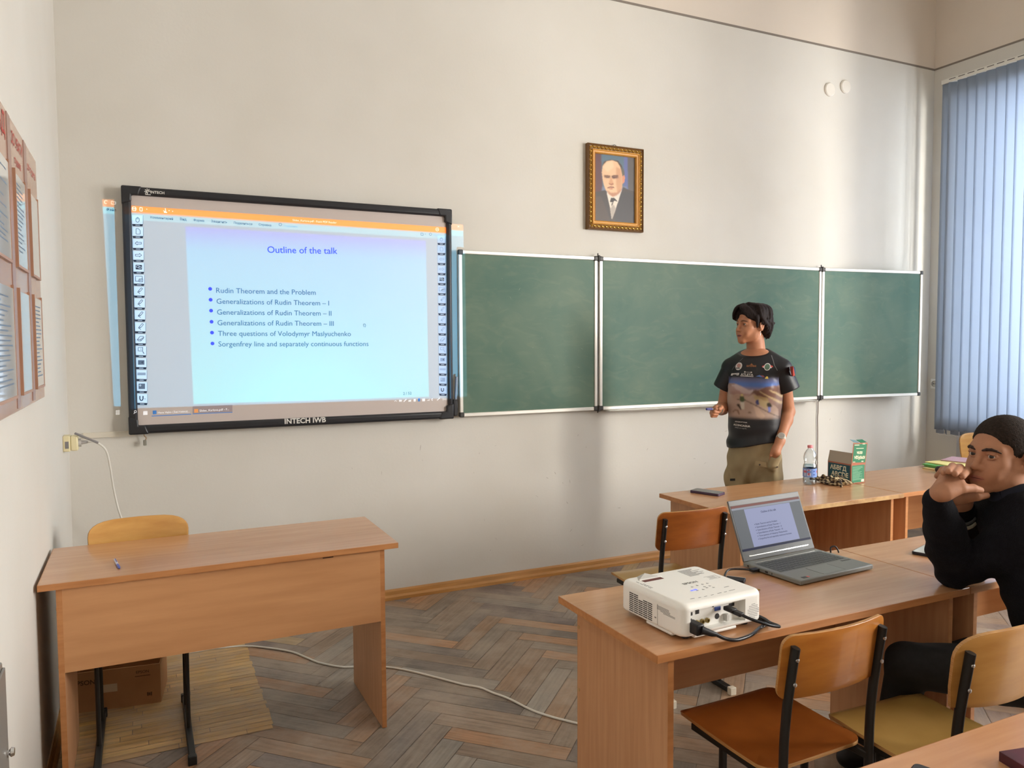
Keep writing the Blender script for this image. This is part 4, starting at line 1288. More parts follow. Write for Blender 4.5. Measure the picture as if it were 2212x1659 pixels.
# ================================================================== school chairs
TUBE = mat('black_tube', (38, 37, 36), 0.42, metal=0.2)
BOLT = mat('bolt_steel', (190, 190, 188), 0.3, metal=0.9)
def ply(name, c, c2): return mat(name, c, 0.34, c2=c2, scale=2.4, stretch=(3, 3, 12), detail=6, coat=0.15)
PLY_EDGE = mat('ply_edge', (206, 160, 100), 0.5, c2=(150, 100, 55), scale=6, stretch=(3, 3, 200))
def school_chair(label, x, y, rz, back, seat, arched=False, cap=None):
    c = thing('school_chair', label, 'chair', (x, y, 0), rz, 'plywood school chairs')
    capm = cap or TUBE
    for sx in (-1, 1):
        X = 0.157 * sx
        MB().tube(catmull([(X, 0, 0.028), (X, 0, 0.3), (X, 0.0, 0.50), (X, -0.006, 0.60), (X, -0.016, 0.68), (X, -0.034, 0.795)], 4), 0.0085, 14, flat=0.0140, up=(0, 1, 0)).build('rear_post', TUBE, c, smooth=60)
        MB().tube([(X, 0.22, 0.028), (X, 0.22, 0.425)], 0.0085, 14, flat=0.0140, up=(0, 1, 0)).build('leg', TUBE, c, smooth=60)
        MB().box(X - 0.0125, X + 0.0125, -0.08, 0.455, 0.004, 0.030).build('floor_runner', TUBE, c, bevel=0.004)
        for yc in (-0.102, 0.455):
            MB().box(X - 0.0155, X + 0.0155, yc, yc + 0.025, 0.0, 0.034).build('end_cap', capm, c, bevel=0.003)
        MB().box(X - 0.010, X + 0.010, 0.0, 0.345, 0.417, 0.437).build('seat_rail', TUBE, c, bevel=0.003)
    MB().tube([(-0.157, 0.10, 0.427), (0.157, 0.10, 0.427)], 0.009, 10).build('cross_bar', TUBE, c, smooth=60)
    # seat of bent plywood
    out = rrect(0.360, 0.375, 0.045, 6, 0, 0.2175)
    def sz(px, py):
        t_ = (py - 0.03) / 0.375
        return 0.4375 + 0.010 * t_ + 0.012 * (t_ - 0.5) ** 2 * 4 * 0.5 - (0.020 * max(0, t_ - 0.86) / 0.14 * max(0, t_ - 0.86) / 0.14) + 0.10 * px * px * 0.6
    def sheet(outline, zf, th, nrm, name, m_, parent):
        bm = bmesh.new()
        vs = [bm.verts.new((p[0], p[1], 0)) for p in outline]
        bm.faces.new(vs)
        for cv in np.linspace(-0.18, 0.18, 9):
            bmesh.ops.bisect_plane(bm, geom=bm.verts[:] + bm.edges[:] + bm.faces[:], plane_co=(cv, 0, 0), plane_no=(1, 0, 0))
        ys2 = [p[1] for p in outline]
        for cv in np.linspace(min(ys2), max(ys2), 11)[1:-1]:
            bmesh.ops.bisect_plane(bm, geom=bm.verts[:] + bm.edges[:] + bm.faces[:], plane_co=(0, cv, 0), plane_no=(0, 1, 0))
        for v in bm.verts: v.co = Vector(zf(v.co.x, v.co.y))
        me = bpy.data.meshes.new(name); bm.to_mesh(me); bm.free()
        o = finish(name, me, [m_, PLY_EDGE], parent, smooth=180)
        s_ = o.modifiers.new('thickness', 'SOLIDIFY'); s_.thickness = th; s_.offset = 0; s_.material_offset_rim = 1
        b_ = o.modifiers.new('bevel', 'BEVEL'); b_.width = 0.0015; b_.segments = 2; b_.limit_method = 'ANGLE'; b_.angle_limit = math.radians(50)
        return o
    sheet(out, lambda a, b: (a, b, sz(a, b) + 0.005), 0.010, None, 'seat', seat, c)
    if arched:
        o2 = []
        n = 14
        for k_ in range(n + 1): t_ = k_ / n; o2.append((-0.175 + 0.35 * t_, 0.648 - 0.012 * math.sin(PI * t_)))
        o2.append((0.183, 0.70))
        for k_ in range(n + 1):
            a = PI * k_ / n
            o2.append((0.186 * math.copysign(abs(math.cos(a)) ** 0.45, math.cos(a)), 0.775 + 0.062 * math.sin(a) ** 0.9))
        o2.append((-0.183, 0.70))
    else:
        o2 = [(p[0], p[1]) for p in rrect(0.366, 0.172, 0.032, 6, 0, 0.737)]
    def bk(a, z):
        t_ = (z - 0.65) / 0.17
        yb = -0.012 - 0.022 * t_ + 0.016 - 0.030 * (a / 0.18) ** 2 * 0 + 0.026 * (1 - (a / 0.18) ** 2) * -1 + 0.002
        return (a, yb, z)
    sheet(o2, bk, 0.010, None, 'backrest', back, c)
    for sx in (-1, 1):
        for z in (0.70, 0.765):
            t_ = (z - 0.65) / 0.17
            MB().lathe([(0.0055, 0), (0.005, 0.003), (0, 0.0045)], (0.157 * sx, -0.040 - 0.018 * t_ + 0.012, z), 12, R=np.array([[1, 0, 0], [0, 0, -1], [0, 1, 0]], float)).build('bolt', BOLT, c, smooth=60)
    return c
OR1, OR2 = ply('ply_orange', (188, 122, 50), (164, 98, 36)), ply('ply_brown', (158, 88, 34), (132, 70, 24))
LT = ply('ply_light', (222, 172, 100), (204, 150, 80)); TAN = ply('ply_tan', (186, 138, 74), (168, 118, 58)); OLIVE = ply('ply_olive', (176, 140, 78), (160, 124, 64))
school_chair('orange plywood chair with straight-topped back and dark brown seat before the projector desk', 1.934, -3.045, math.radians(1), OR1, OR2)
school_chair('tan plywood chair with rounded back beside the seated young man', 2.290, -3.262, math.radians(-2), TAN, OLIVE, arched=True)
school_chair('brown-backed plywood chair with pale foot caps behind the projector desk', 2.485, -1.79, math.radians(-2), OR2, OLIVE, cap=mat('pale_cap', (214, 204, 184), 0.5))
school_chair('pale plywood chair with arched back tucked behind the lone corner desk', 0.314, -0.985, math.radians(180), LT, LT, arched=True)
school_chair('pale plywood chair under the window blind behind the young man', 6.12, -0.71, math.radians(160), LT, LT, arched=True)
school_chair('plywood chair under the seated young man in black', 3.07, -3.28, math.radians(60), TAN, TAN)

# ================================================================== things about the lone desk
CARD = mat('cardboard', (184, 138, 94), 0.8, c2=(168, 122, 80), scale=6)
CARD_I = mat('cardboard_inside', (196, 160, 118), 0.85)
PRINT = mat('carton_print', (96, 66, 44), 0.8)
bxo = thing('cardboard_box', 'open brown cardboard carton on the floor under the lone corner desk', 'box', (0.215, -0.72, 0))
an = math.radians(-7.7)
Rb = rotz3(an)
def bx(mb, c, size): return mb.obox(np.array((0.215, -0.72, 0)) + Rb @ np.array(c), size, Rb)
b_ = MB()
W2, D2, H2 = 0.355, 0.23, 0.172
bx(b_, (0, 0, 0.003), (W2, D2, 0.005)); bx(b_, (0, -D2 / 2, H2 / 2), (W2, 0.004, H2)); bx(b_, (0, D2 / 2, H2 / 2), (W2, 0.004, H2))
bx(b_, (-W2 / 2, 0, H2 / 2), (0.004, D2, H2)); bx(b_, (W2 / 2, 0, H2 / 2), (0.004, D2, H2))
body_ = b_.build('carton_body', CARD, bxo, world=True)
p_ = MB()
f0 = np.array((0.215, -0.72, 0)); ax_ = Rb @ np.array((1, 0, 0.0)); fy = -D2 / 2 - 0.0026
def fc(x, z): return f0 + Rb @ np.array((x, fy, z))
text_into(p_, 'EPSON', fc(-0.155, 0.118), ax_, (0, 0, 1), height=0.02, bold=0.02)
text_into(p_, 'EPSON', fc(0.085, 0.140), ax_, (0, 0, 1), width=0.05, bold=0.02)
for k in range(4): p_.obox(fc(-0.165, 0.03 + 0.02 * k), (0.008, 0.0006, 0.010), Rb)
p_.obox(fc(0.11, 0.128), (0.06, 0.0006, 0.003), Rb)
for k in range(3): p_.obox(fc(0.128 + 0.007 * k, 0.045), (0.005, 0.0006, 0.016 - 0.004 * (k % 2)), Rb)
p_.build('carton_print', PRINT, body_, world=True)
MB().obox(fc(-0.02, 0.092), (0.062, 0.0008, 0.034), Rb).build('tape_label', mat('pale_tape', (206, 186, 160), 0.5), body_, world=True)
for (c, sz_, rx, ry, nm) in (((0, D2 / 2 + 0.05, H2 + 0.035), (W2, 0.004, 0.125), math.radians(-52), 0, 'flap'), ((W2 / 2 + 0.018, 0, H2 + 0.05), (0.004, D2, 0.11), 0, math.radians(18), 'flap'), ((-W2 / 2 - 0.02, 0, H2 + 0.048), (0.004, D2, 0.11), 0, math.radians(-22), 'flap')):
    MB().obox(f0 + Rb @ np.array(c), sz_, Rb @ np.array(Euler((rx, ry, 0)).to_matrix())).build(nm, CARD_I, bxo, world=True)
pn = thing('ballpoint_pen', 'slim blue and white ballpoint pen lying on the lone corner desk', 'pen', (0.24, -1.38, ZT + 0.005))
A_, B_ = np.array((0.234, -1.312, ZT + 0.0048)), np.array((0.252, -1.440, ZT + 0.0048))
dd = (B_ - A_)
MB().tube([A_, A_ + dd * 0.62], 0.0042, 12).build('barrel', mat('pen_white', (206, 210, 226), 0.3), pn, smooth=40, world=True)
MB().tube([A_ + dd * 0.62, A_ + dd * 0.93, B_], [0.0046, 0.0046, 0.002], 12).build('grip', mat('pen_blue', (78, 92, 178), 0.3), pn, smooth=40, world=True)
MB().obox(A_ + dd * 0.25 + np.array((0, 0, 0.006)), (0.003, 0.045, 0.0015), rotz3(math.atan2(dd[1], dd[0]) - PI / 2)).build('clip', mat('pen_blue', (78, 92, 178), 0.3), pn, world=True)

# ================================================================== projector
WHT = mat('projector_white', (240, 238, 232), 0.42)
DKG = mat('vent_dark', (44, 40, 40), 0.7)
GRT = mat('print_grey', (130, 128, 126), 0.7)
PJ = np.array((1.742, -2.718, ZT)); PA = math.radians(3)
pj = thing('projector', 'white table projector with cables plugged into its back, on the desk', 'projector', PJ, PA)
W_, D_, Z0, Z1 = 0.292, 0.274, 0.014, 0.102
hw, hd = W_ / 2, D_ / 2
m_ = MB()
rx0, rx1, rz0, rz1, rd = -0.118, 0.078, 0.024, 0.084, 0.022      # recess in the back
V = [(-hw, -hd, Z0), (rx0, -hd, Z0), (rx1, -hd, Z0), (hw, -hd, Z0), (-hw, -hd, rz0), (rx0, -hd, rz0), (rx1, -hd, rz0), (hw, -hd, rz0),
     (-hw, -hd, rz1), (rx0, -hd, rz1), (rx1, -hd, rz1), (hw, -hd, rz1), (-hw, -hd, Z1), (rx0, -hd, Z1), (rx1, -hd, Z1), (hw, -hd, Z1),
     (rx0, -hd + rd, rz0), (rx1, -hd + rd, rz0), (rx0, -hd + rd, rz1), (rx1, -hd + rd, rz1),
     (-hw, hd, Z0), (hw, hd, Z0), (-hw, hd, Z1), (hw, hd, Z1)]
F = []
for r_ in range(3):
    for c_ in range(3):
        if r_ == 1 and c_ == 1: continue
        a = r_ * 4 + c_; F.append((a, a + 1, a + 5, a + 4))
F += [(5, 6, 17, 16), (9, 18, 19, 10), (5, 16, 18, 9), (6, 10, 19, 17), (16, 17, 19, 18)]
F += [(20, 22, 23, 21), (20, 21, 3, 2, 1, 0), (12, 13, 14, 15, 23, 22), (0, 4, 8, 12, 22, 20), (3, 21, 23, 15, 11, 7)]
bm = bmesh.new(); vv = [bm.verts.new(p) for p in V]
for f in F: bm.faces.new([vv[i] for i in f])
outer = [e for e in bm.edges if all((abs(abs(v.co.x) - hw) < 1e-6 or abs(abs(v.co.y) - hd) < 1e-6) for v in e.verts)]
vert_e = [e for e in bm.edges if abs(e.verts[0].co.x - e.verts[1].co.x) < 1e-6 and abs(e.verts[0].co.y - e.verts[1].co.y) < 1e-6 and abs(abs(e.verts[0].co.x) - hw) < 1e-6 and abs(abs(e.verts[0].co.y) - hd) < 1e-6]
bmesh.ops.recalc_face_normals(bm, faces=bm.faces)
bmesh.ops.bevel(bm, geom=vert_e, offset=0.026, segments=7, affect='EDGES', profile=0.5)
top_e = [e for e in bm.edges if len(e.link_faces) == 2 and all(abs(v.co.z - Z1) < 1e-5 for v in e.verts) and any(abs(f.normal.z) < 0.5 for f in e.link_faces)]
bmesh.ops.bevel(bm, geom=top_e, offset=0.0165, segments=6, affect='EDGES', profile=0.5)
bot_e = [e for e in bm.edges if len(e.link_faces) == 2 and all(abs(v.co.z - Z0) < 1e-5 for v in e.verts) and any(abs(f.normal.z) < 0.5 for f in e.link_faces)]
bmesh.ops.bevel(bm, geom=bot_e, offset=0.008, segments=3, affect='EDGES', profile=0.5)
me = bpy.data.meshes.new('housing'); bm.to_mesh(me); bm.free()
hsg = finish('housing', me, WHT, pj, smooth=32)
ft = MB()
for (x, y) in ((-hw + 0.04, -hd + 0.035), (hw - 0.04, -hd + 0.035), (0, hd - 0.03)):
    MB().lathe([(0.011, 0), (0.013, 0.004), (0.013, 0.012), (0.009, 0.016)], (x, y, 0), 20).build('foot', DKG, pj, smooth=40)
MB().box(-0.10, 0.05, -hd + 0.004, -hd + 0.07, 0.006, 0.0145).box(-hw + 0.004, -hw + 0.05, -0.09, 0.02, 0.006, 0.0145).build('base_ledge', WHT, pj, bevel=0.003)
# vents on the left flank
vn = MB()
for r_ in range(10):
    for c_ in range(5):
        y = 0.090 - 0.021 * c_; z = 0.076 - 0.0056 * r_ - 0.0012 * c_ * 0
        if r_ < 2 and c_ in (2,): continue
        if r_ < 1 and c_ > 2: continue
        vn.box(-hw - 0.0006, -hw + 0.001, y - 0.0185, y, z - 0.0026, z)
vn.build('vent_slots', DKG, pj)
sm = MB()
for (y0, y1, z) in ((-0.095, -0.045, 0.074), (-0.095, -0.045, 0.071), (-0.100, -0.045, 0.068), (-0.100, -0.045, 0.065), (-0.120, -0.060, 0.062), (-0.120, -0.072, 0.059)):
    sm.box(-hw - 0.0005, -hw + 0.001, y0 + 0.012, y1 + 0.012, z - 0.0012, z)
for x0, y0, y1 in ((-0.0, 0, 0),): pass
sm.box(-hw - 0.0006, -hw + 0.001, -0.036, -0.0352, 0.02, 0.078)
sm.box(-hw - 0.0006, -hw + 0.001, -0.030, -0.023, 0.036, 0.039)
zt = Z1 + 0.0004
text_into(sm, 'EPSON', (-0.034, 0.005, zt), (0.97, 0.24, 0), (-0.24, 0.97, 0), width=0.058, bold=0.03) if False else text_into(sm, 'EPSON', (-0.022, -0.002, zt), (1, 0, 0), (0, 1, 0), width=0.052, bold=0.03)
rs = random.Random(9)
for k in range(11):
    L_ = rs.uniform(0.035, 0.075); sm.box(0.045, 0.045 + L_, 0.105 - 0.0055 * k, 0.1072 - 0.0055 * k, zt - 0.0002, zt)
for k in range(4): sm.box(-0.125, -0.125 + 0.0022, 0.02 + k * 0.018, 0.033 + k * 0.018, zt - 0.0002, zt)
for k in range(3): sm.box(-0.119, -0.117, 0.02 + k * 0.015, 0.032 + k * 0.015, zt - 0.0002, zt)
sm.box(0.074, 0.116, 0.0, 0.001, zt - 0.0002, zt); sm.box(0.074, 0.116, 0.024, 0.025, zt - 0.0002, zt); sm.box(0.116, 0.117, 0.0, 0.025, zt - 0.0002, zt)
for k in range(3): sm.box(0.082, 0.108, 0.006 + 0.006 * k, 0.0075 + 0.006 * k, zt - 0.0002, zt)
for (x, y) in ((-0.02, -0.03), (0.002, -0.026), (0.022, -0.026), (0.040, -0.026), (-0.028, -0.06), (-0.008, -0.062), (0.012, -0.055), (0.030, -0.047), (0.030, -0.062), (0.012, -0.045)):
    sm.box(x, x + 0.007, y, y + 0.003, zt - 0.0002, zt); sm.box(x + 0.002, x + 0.005, y + 0.005, y + 0.0062, zt - 0.0002, zt)
for (x, y, w_) in ((0.06, -0.075, 0.018), (-0.09, -0.105, 0.014), (-0.064, -0.108, 0.008), (-0.044, -0.108, 0.010), (-0.02, -0.108, 0.010), (0.006, -0.106, 0.014), (0.03, -0.106, 0.010), (0.05, -0.104, 0.022)):
    sm.box(x, x + w_, y, y + 0.0022, zt - 0.0002, zt)
sm.build('printed_marks', GRT, pj)
MB().box(-0.042, -0.034, -0.055, -0.049, zt - 0.0002, zt + 0.0003).box(-0.030, -0.020, -0.054, -0.047, zt - 0.0002, zt + 0.0003).build('status_light', mat('blue_led', (90, 100, 255), 0.4, emit=1.5), pj)
# focus slider well near the front left and the lens in the front
MB().box(-0.105, -0.035, 0.072, 0.088, zt - 0.0006, zt + 0.0002).build('slider_slot', mat('slot_brown', (96, 44, 36), 0.6), pj)
MB().add([(-0.112, 0.092, zt), (-0.03, 0.092, zt), (-0.045, 0.128, zt - 0.004), (-0.10, 0.128, zt - 0.004), (-0.07, 0.118, zt + 0.009)], [(0, 1, 4), (1, 2, 4), (2, 3, 4), (3, 0, 4)]).build('lens_hood', mat('projector_grey', (196, 194, 188), 0.5), pj)
MB().box(-0.11, -0.03, 0.0885, 0.0925, zt, zt + 0.0025).build('slider', WHT, pj)
Ry = np.array([[1, 0, 0], [0, 0, 1], [0, -1, 0]], float)
MB().lathe([(0.033, 0), (0.033, 0.008), (0.029, 0.009), (0.027, 0.003), (0, 0.001)], (-0.07, hd - 0.001, 0.055), 32, R=Ry).build('lens_ring', DKG, pj, smooth=40)
# sockets in the recess
yr = -hd + rd - 0.0006
pr_ = MB()
for (x, z, a, b) in ((-0.100, 0.066, 0.015, 0.009), (-0.076, 0.068, 0.013, 0.011), (0.048, 0.067, 0.020, 0.009), (-0.100, 0.052, 0.010, 0.003), (-0.02, 0.073, 0.006, 0.003), (0.03, 0.075, 0.006, 0.002)):
    pr_.mark().box(x - a / 2, x + a / 2, yr, yr + 0.001, z - b / 2, z + b / 2)
pr_.mark().lathe([(0.008, 0), (0.008, 0.001), (0, 0.0012)], (-0.005, yr + 0.0008, 0.044), 24, R=np.array([[1, 0, 0], [0, 0, -1], [0, 1, 0]], float))
pr_.each('port_opening', DKG, pj)
rc_ = MB()
for x in (-0.078, -0.060, -0.042): rc_.mark().lathe([(0.0068, 0), (0.0068, 0.006), (0.0045, 0.0065), (0.004, 0.002), (0, 0.001)], (x, yr + 0.0005, 0.040), 18, R=np.array([[1, 0, 0], [0, 0, -1], [0, 1, 0]], float))
rc_.each('audio_jack', mat('jack_gold', (168, 150, 96), 0.35, metal=0.7), pj, smooth=40)
MB().box(-0.016, 0.006, yr - 0.003, yr, 0.060, 0.071).build('video_port', mat('port_blue', (70, 96, 170), 0.45), pj, bevel=0.002)
MB().box(0.018, 0.030, yr - 0.012, yr, 0.028, 0.048).build('recess_block', mat('projector_grey', (196, 194, 188), 0.5), pj, bevel=0.002)
sp = MB()
for k in range(9):
    for j in range(9):
        dx_, dz_ = (k - 4) * 0.0048, (j - 4) * 0.0048
        if dx_ * dx_ + dz_ * dz_ < 0.0205 ** 2: sp.box(0.108 + dx_ - 0.0016, 0.108 + dx_ + 0.0016, -hd - 0.0005, -hd + 0.001, 0.046 + dz_ - 0.0007, 0.046 + dz_ + 0.0007)
sp.build('speaker_grille', GRT, pj)
# cables
BLK = mat('black_rubber', (30, 29, 31), 0.45)
BLK_G = mat('black_gloss_cable', (46, 44, 46), 0.25)
Rp = rotz3(PA)
def pjw(x, y, z): return PJ + Rp @ np.array((x, y, z))
pc = thing('power_cable', 'black power lead with an angled plug in the projector, looping onto the desk', 'cable', pjw(-0.11, -0.14, 0))
MB().obox(pjw(-0.108, -hd - 0.006, 0.040), (0.026, 0.045, 0.030), Rp).build('plug', BLK, pc, bevel=0.004, world=True)
MB().tube([pjw(-0.105, -hd - 0.026, 0.040), pjw(-0.080, -hd - 0.040, 0.030), pjw(-0.066, -hd - 0.045, 0.026)], [0.011, 0.008, 0.005], 12).build('strain_relief', BLK, pc, smooth=50, world=True)
MB().tube(catmull([pjw(-0.070, -hd - 0.044, 0.027), pjw(-0.045, -hd - 0.052, 0.014), pjw(-0.01, -hd - 0.058, 0.006), pjw(0.05, -hd - 0.05, 0.0055), pjw(0.105, -hd - 0.025, 0.0055), pjw(0.125, -hd - 0.022, 0.0075), pjw(0.150, -hd - 0.01, 0.0055), pjw(0.162, -hd + 0.03, 0.0055), pjw(0.168, -hd + 0.08, 0.0055), pjw(0.172, -hd + 0.14, 0.0055)], 6), 0.005, 10).build('lead', BLK_G, pc, smooth=60, world=True)
hc = thing('video_cable', 'black video cable with a long plug in the projector back, bending to the desk', 'cable', pjw(0.03, -0.15, 0))
MB().obox(pjw(0.016, -hd - 0.006, 0.068), (0.021, 0.034, 0.012), Rp).obox(pjw(0.018, -hd - 0.034, 0.065), (0.017, 0.03, 0.011), Rp).build('plug', BLK, hc, bevel=0.003, world=True)
MB().tube(catmull([pjw(0.019, -hd - 0.045, 0.064), pjw(0.034, -hd - 0.064, 0.056), pjw(0.075, -hd - 0.085, 0.040), pjw(0.118, -hd - 0.082, 0.026), pjw(0.135, -hd - 0.06, 0.020), pjw(0.142, -hd - 0.03, 0.016), pjw(0.150, -hd + 0.0, 0.0165), pjw(0.1585, -hd + 0.05, 0.013), pjw(0.162, -hd + 0.15, 0.005), pjw(0.158, -hd + 0.24, 0.005)], 6), 0.0042, 10).build('lead', BLK, hc, smooth=60, world=True)

# ================================================================== laptop
GREY_L = mat('laptop_grey', (132, 134, 130), 0.45, metal=0.2)
KEY = mat('laptop_keys', (84, 87, 86), 0.5)
LX, LY, LA = 2.246, -2.645, math.radians(4)
lp = thing('laptop', 'open grey laptop showing the same slide, on the projector desk', 'laptop', (LX, LY, ZT), LA)
LW, LD = 0.366, 0.248
MB().box(0, LW, 0, LD, 0.003, 0.019).build('base', GREY_L, lp, bevel=0.004, seg=3)
kb = MB()
for r_ in range(6):
    y = LD - 0.055 - r_ * 0.0182; x = 0.022
    n = 19
    for c_ in range(n):
        w_ = (LW - 0.044) / n
        if r_ == 5 and 4 <= c_ <= 9:
            if c_ == 4: kb.box(x + 0.001, x + w_ * 6 - 0.001, y, y + 0.0158, 0.019, 0.0202)
        else: kb.box(x + 0.001, x + w_ - 0.001, y, y + (0.0158 if r_ else 0.011), 0.019, 0.0202)
        x += w_
kb.build('keys', KEY, lp)
MB().box(0.016, LW - 0.016, LD - 0.153, LD - 0.036, 0.0186, 0.0192).build('keyboard_deck', mat('laptop_deck', (104, 107, 105), 0.5), lp)
MB().box(0.125, 0.232, 0.010, 0.084, 0.0188, 0.0193).build('touchpad', mat('laptop_pad', (128, 130, 127), 0.35, metal=0.3), lp)
MB().box(0.1245, 0.125, 0.010, 0.084, 0.019, 0.0196).box(0.232, 0.2325, 0.010, 0.084, 0.019, 0.0196).build('touchpad_edge', KEY, lp)
MB().box(0.03, 0.052, 0.012, 0.026, 0.019, 0.0195).build('sticker', mat('sticker_dark', (50, 50, 54), 0.4), lp)
MB().box(0.052, 0.062, 0.014, 0.024, 0.019, 0.0196).build('sticker', mat('sticker_red', (216, 96, 88), 0.4), lp)
MB().box(LW - 0.06, LW - 0.015, 0.078, 0.088, 0.019, 0.0195).build('maker_plate', KEY, lp)
MB().box(0.03, LW - 0.03, LD - 0.030, LD - 0.0265, 0.019, 0.020).build('hinge_gleam', mat('laptop_bright', (206, 206, 202), 0.25, metal=0.6), lp)
po = MB()
for y, l_ in ((LD - 0.02, 0.008), (LD - 0.06, 0.014), (LD - 0.10, 0.012), (LD - 0.128, 0.003)): po.box(-0.0006, 0.001, y - l_, y, 0.008, 0.0135)
po.build('side_ports', DKG, lp)
sc_R = np.array(Euler((math.radians(-22), 0, 0)).to_matrix())
SH = 0.216
def scx(p): return np.array((0, LD - 0.004, 0.020)) + sc_R @ np.array(p, float)
def sbox(mb, x0, x1, y0, y1, z0, z1): return mb.obox(scx(((x0 + x1) / 2, (y0 + y1) / 2, (z0 + z1) / 2)), (x1 - x0, y1 - y0, z1 - z0), sc_R)
lid = sbox(MB(), 0, LW, 0, 0.006, 0, SH).build('lid', mat('lid_grey', (112, 114, 115), 0.55, spec=0.3), lp, bevel=0.002)
sbox(MB(), 0.03, LW - 0.03, -0.0012, 0.0, 0.014, 0.0172).build('lid_strip', mat('laptop_bright', (206, 206, 202), 0.25, metal=0.6), lid)
sbox(MB(), 0.002, LW - 0.002, -0.0006, 0.0, SH - 0.0185, SH - 0.002).build('bezel', mat('bezel_grey', (112, 112, 112), 0.5), lid)
def screen_mat(name, c):
    q = mat(name + '_glow', c, 0.5, emit=0.85, spec=0.08)
    q.node_tree.nodes['Principled BSDF'].inputs['Base Color'].default_value = (0.015, 0.015, 0.017, 1)
    return q
def scr(name, x0, x1, z0, z1, c, y=-0.0008, e=0.62):
    return sbox(MB(), x0, x1, y, 0.0, z0, z1).build(name, screen_mat(name, c), lid)
scr('screen', 0.007, LW - 0.007, 0.034, SH - 0.020, (104, 108, 112), e=0.16)
scr('screen_title_bar', 0.007, LW - 0.007, SH - 0.029, SH - 0.020, (126, 78, 70), -0.0011, 0.18)
scr('screen_menu_bar', 0.007, LW - 0.007, SH - 0.036, SH - 0.029, (150, 154, 164), -0.0011, 0.18)
scr('screen_taskbar', 0.007, LW - 0.007, 0.034, 0.042, (30, 34, 62), -0.0011, 0.18)
scr('screen_page', 0.066, 0.302, 0.043, SH - 0.037, (154, 160, 194), -0.0011, 0.26)
tx = MB()
ax_, az_ = sc_R @ np.array((1.0, 0, 0)), sc_R @ np.array((0, 0, 1.0))
text_into(tx, 'Outline of the talk', scx((0.145, -0.0014, 0.158)), ax_, az_, width=0.078)
for k, (s, w_) in enumerate((('Rudin Theorem and the Problem', 0.108), ('Generalizations of Rudin Theorem – I', 0.122), ('Generalizations of Rudin Theorem – II', 0.124), ('Generalizations of Rudin Theorem – III', 0.126), ('Three questions of Volodymyr Maslyuchenko', 0.146), ('Sorgenfrey line and separately continuous functions', 0.164))):
    text_into(tx, s, scx((0.104, -0.0014, 0.118 - 0.0105 * k)), ax_, az_, width=w_)
    sbox(tx, 0.097, 0.0995, -0.0014, -0.0012, 0.1193 - 0.0105 * k, 0.1215 - 0.0105 * k)
tx.build('screen_text', mat('screen_text_dark', (24, 24, 44), 0.8, spec=0.0), lid)
# adapter with its two leads between laptop and projector
def lpw(x, y, z): return np.array((LX, LY, ZT)) + rotz3(LA) @ np.array((x, y, z))
ad = thing('video_adapter', 'black adapter with a white edge lying between projector and laptop', 'adapter', (2.02, -2.52, ZT))
ca_ = np.array((2.085, -2.520, ZT + 0.0085)); Ra = rotz3(math.radians(-52))
MB().obox(ca_, (0.062, 0.040, 0.013), Ra).build('adapter_body', BLK, ad, bevel=0.003, world=True)
MB().obox(ca_ + Ra @ np.array((0, 0.0205, 0)), (0.060, 0.002, 0.012), Ra).build('adapter_edge', mat('adapter_white', (220, 220, 222), 0.4), ad, world=True)
MB().tube(catmull([ca_ + Ra @ np.array((-0.03, 0, 0)), (2.085, -2.470, ZT + 0.012), (2.12, -2.450, ZT + 0.02), (2.17, -2.452, ZT + 0.016), lpw(-0.03, LD - 0.06, 0.011)], 6), 0.0036, 10).build('lead', BLK_G, ad, smooth=60, world=True)
MB().obox(lpw(-0.016, LD - 0.067, 0.011), (0.034, 0.018, 0.010), rotz3(LA)).build('plug', BLK, ad, bevel=0.002, world=True)
MB().tube(catmull([(1.935, -2.50, ZT + 0.005), (1.965, -2.44, ZT + 0.006), (2.02, -2.435, ZT + 0.008), (2.06, -2.46, ZT + 0.010), (2.075, -2.50, ZT + 0.010)], 6), 0.0036, 10).build('lead', BLK, ad, smooth=60, world=True)
ml = thing('loose_plug', 'loose black plug with gold tip on the desk behind the projector', 'plug', (2.05, -2.61, ZT))
MB().tube([(2.035, -2.595, ZT + 0.007), (2.077, -2.62, ZT + 0.007)], 0.007, 12).build('plug_body', BLK, ml, smooth=40, world=True)
MB().tube([(2.077, -2.62, ZT + 0.007), (2.091, -2.628, ZT + 0.007)], [0.0035, 0.002], 10).build('gold_tip', mat('gold_tip', (190, 160, 90), 0.3, metal=0.8), ml, smooth=40, world=True)
MB().tube(catmull([(1.975, -2.555, ZT + 0.0045), (2.005, -2.573, ZT + 0.005), (2.035, -2.595, ZT + 0.0065)], 6), 0.0035, 8).build('lead', BLK, ml, smooth=60, world=True)
rg = thing('cable_clip', 'tiny black hook on the desk behind the laptop hinge', 'clip', (2.66, -2.41, ZT))
MB().tube(catmull([(2.645, -2.405, ZT + 0.003), (2.645, -2.405, ZT + 0.022), (2.66, -2.41, ZT + 0.026), (2.668, -2.415, ZT + 0.016), (2.672, -2.418, ZT + 0.003)], 5), 0.003, 8).build('hook', BLK, rg, smooth=60, world=True)

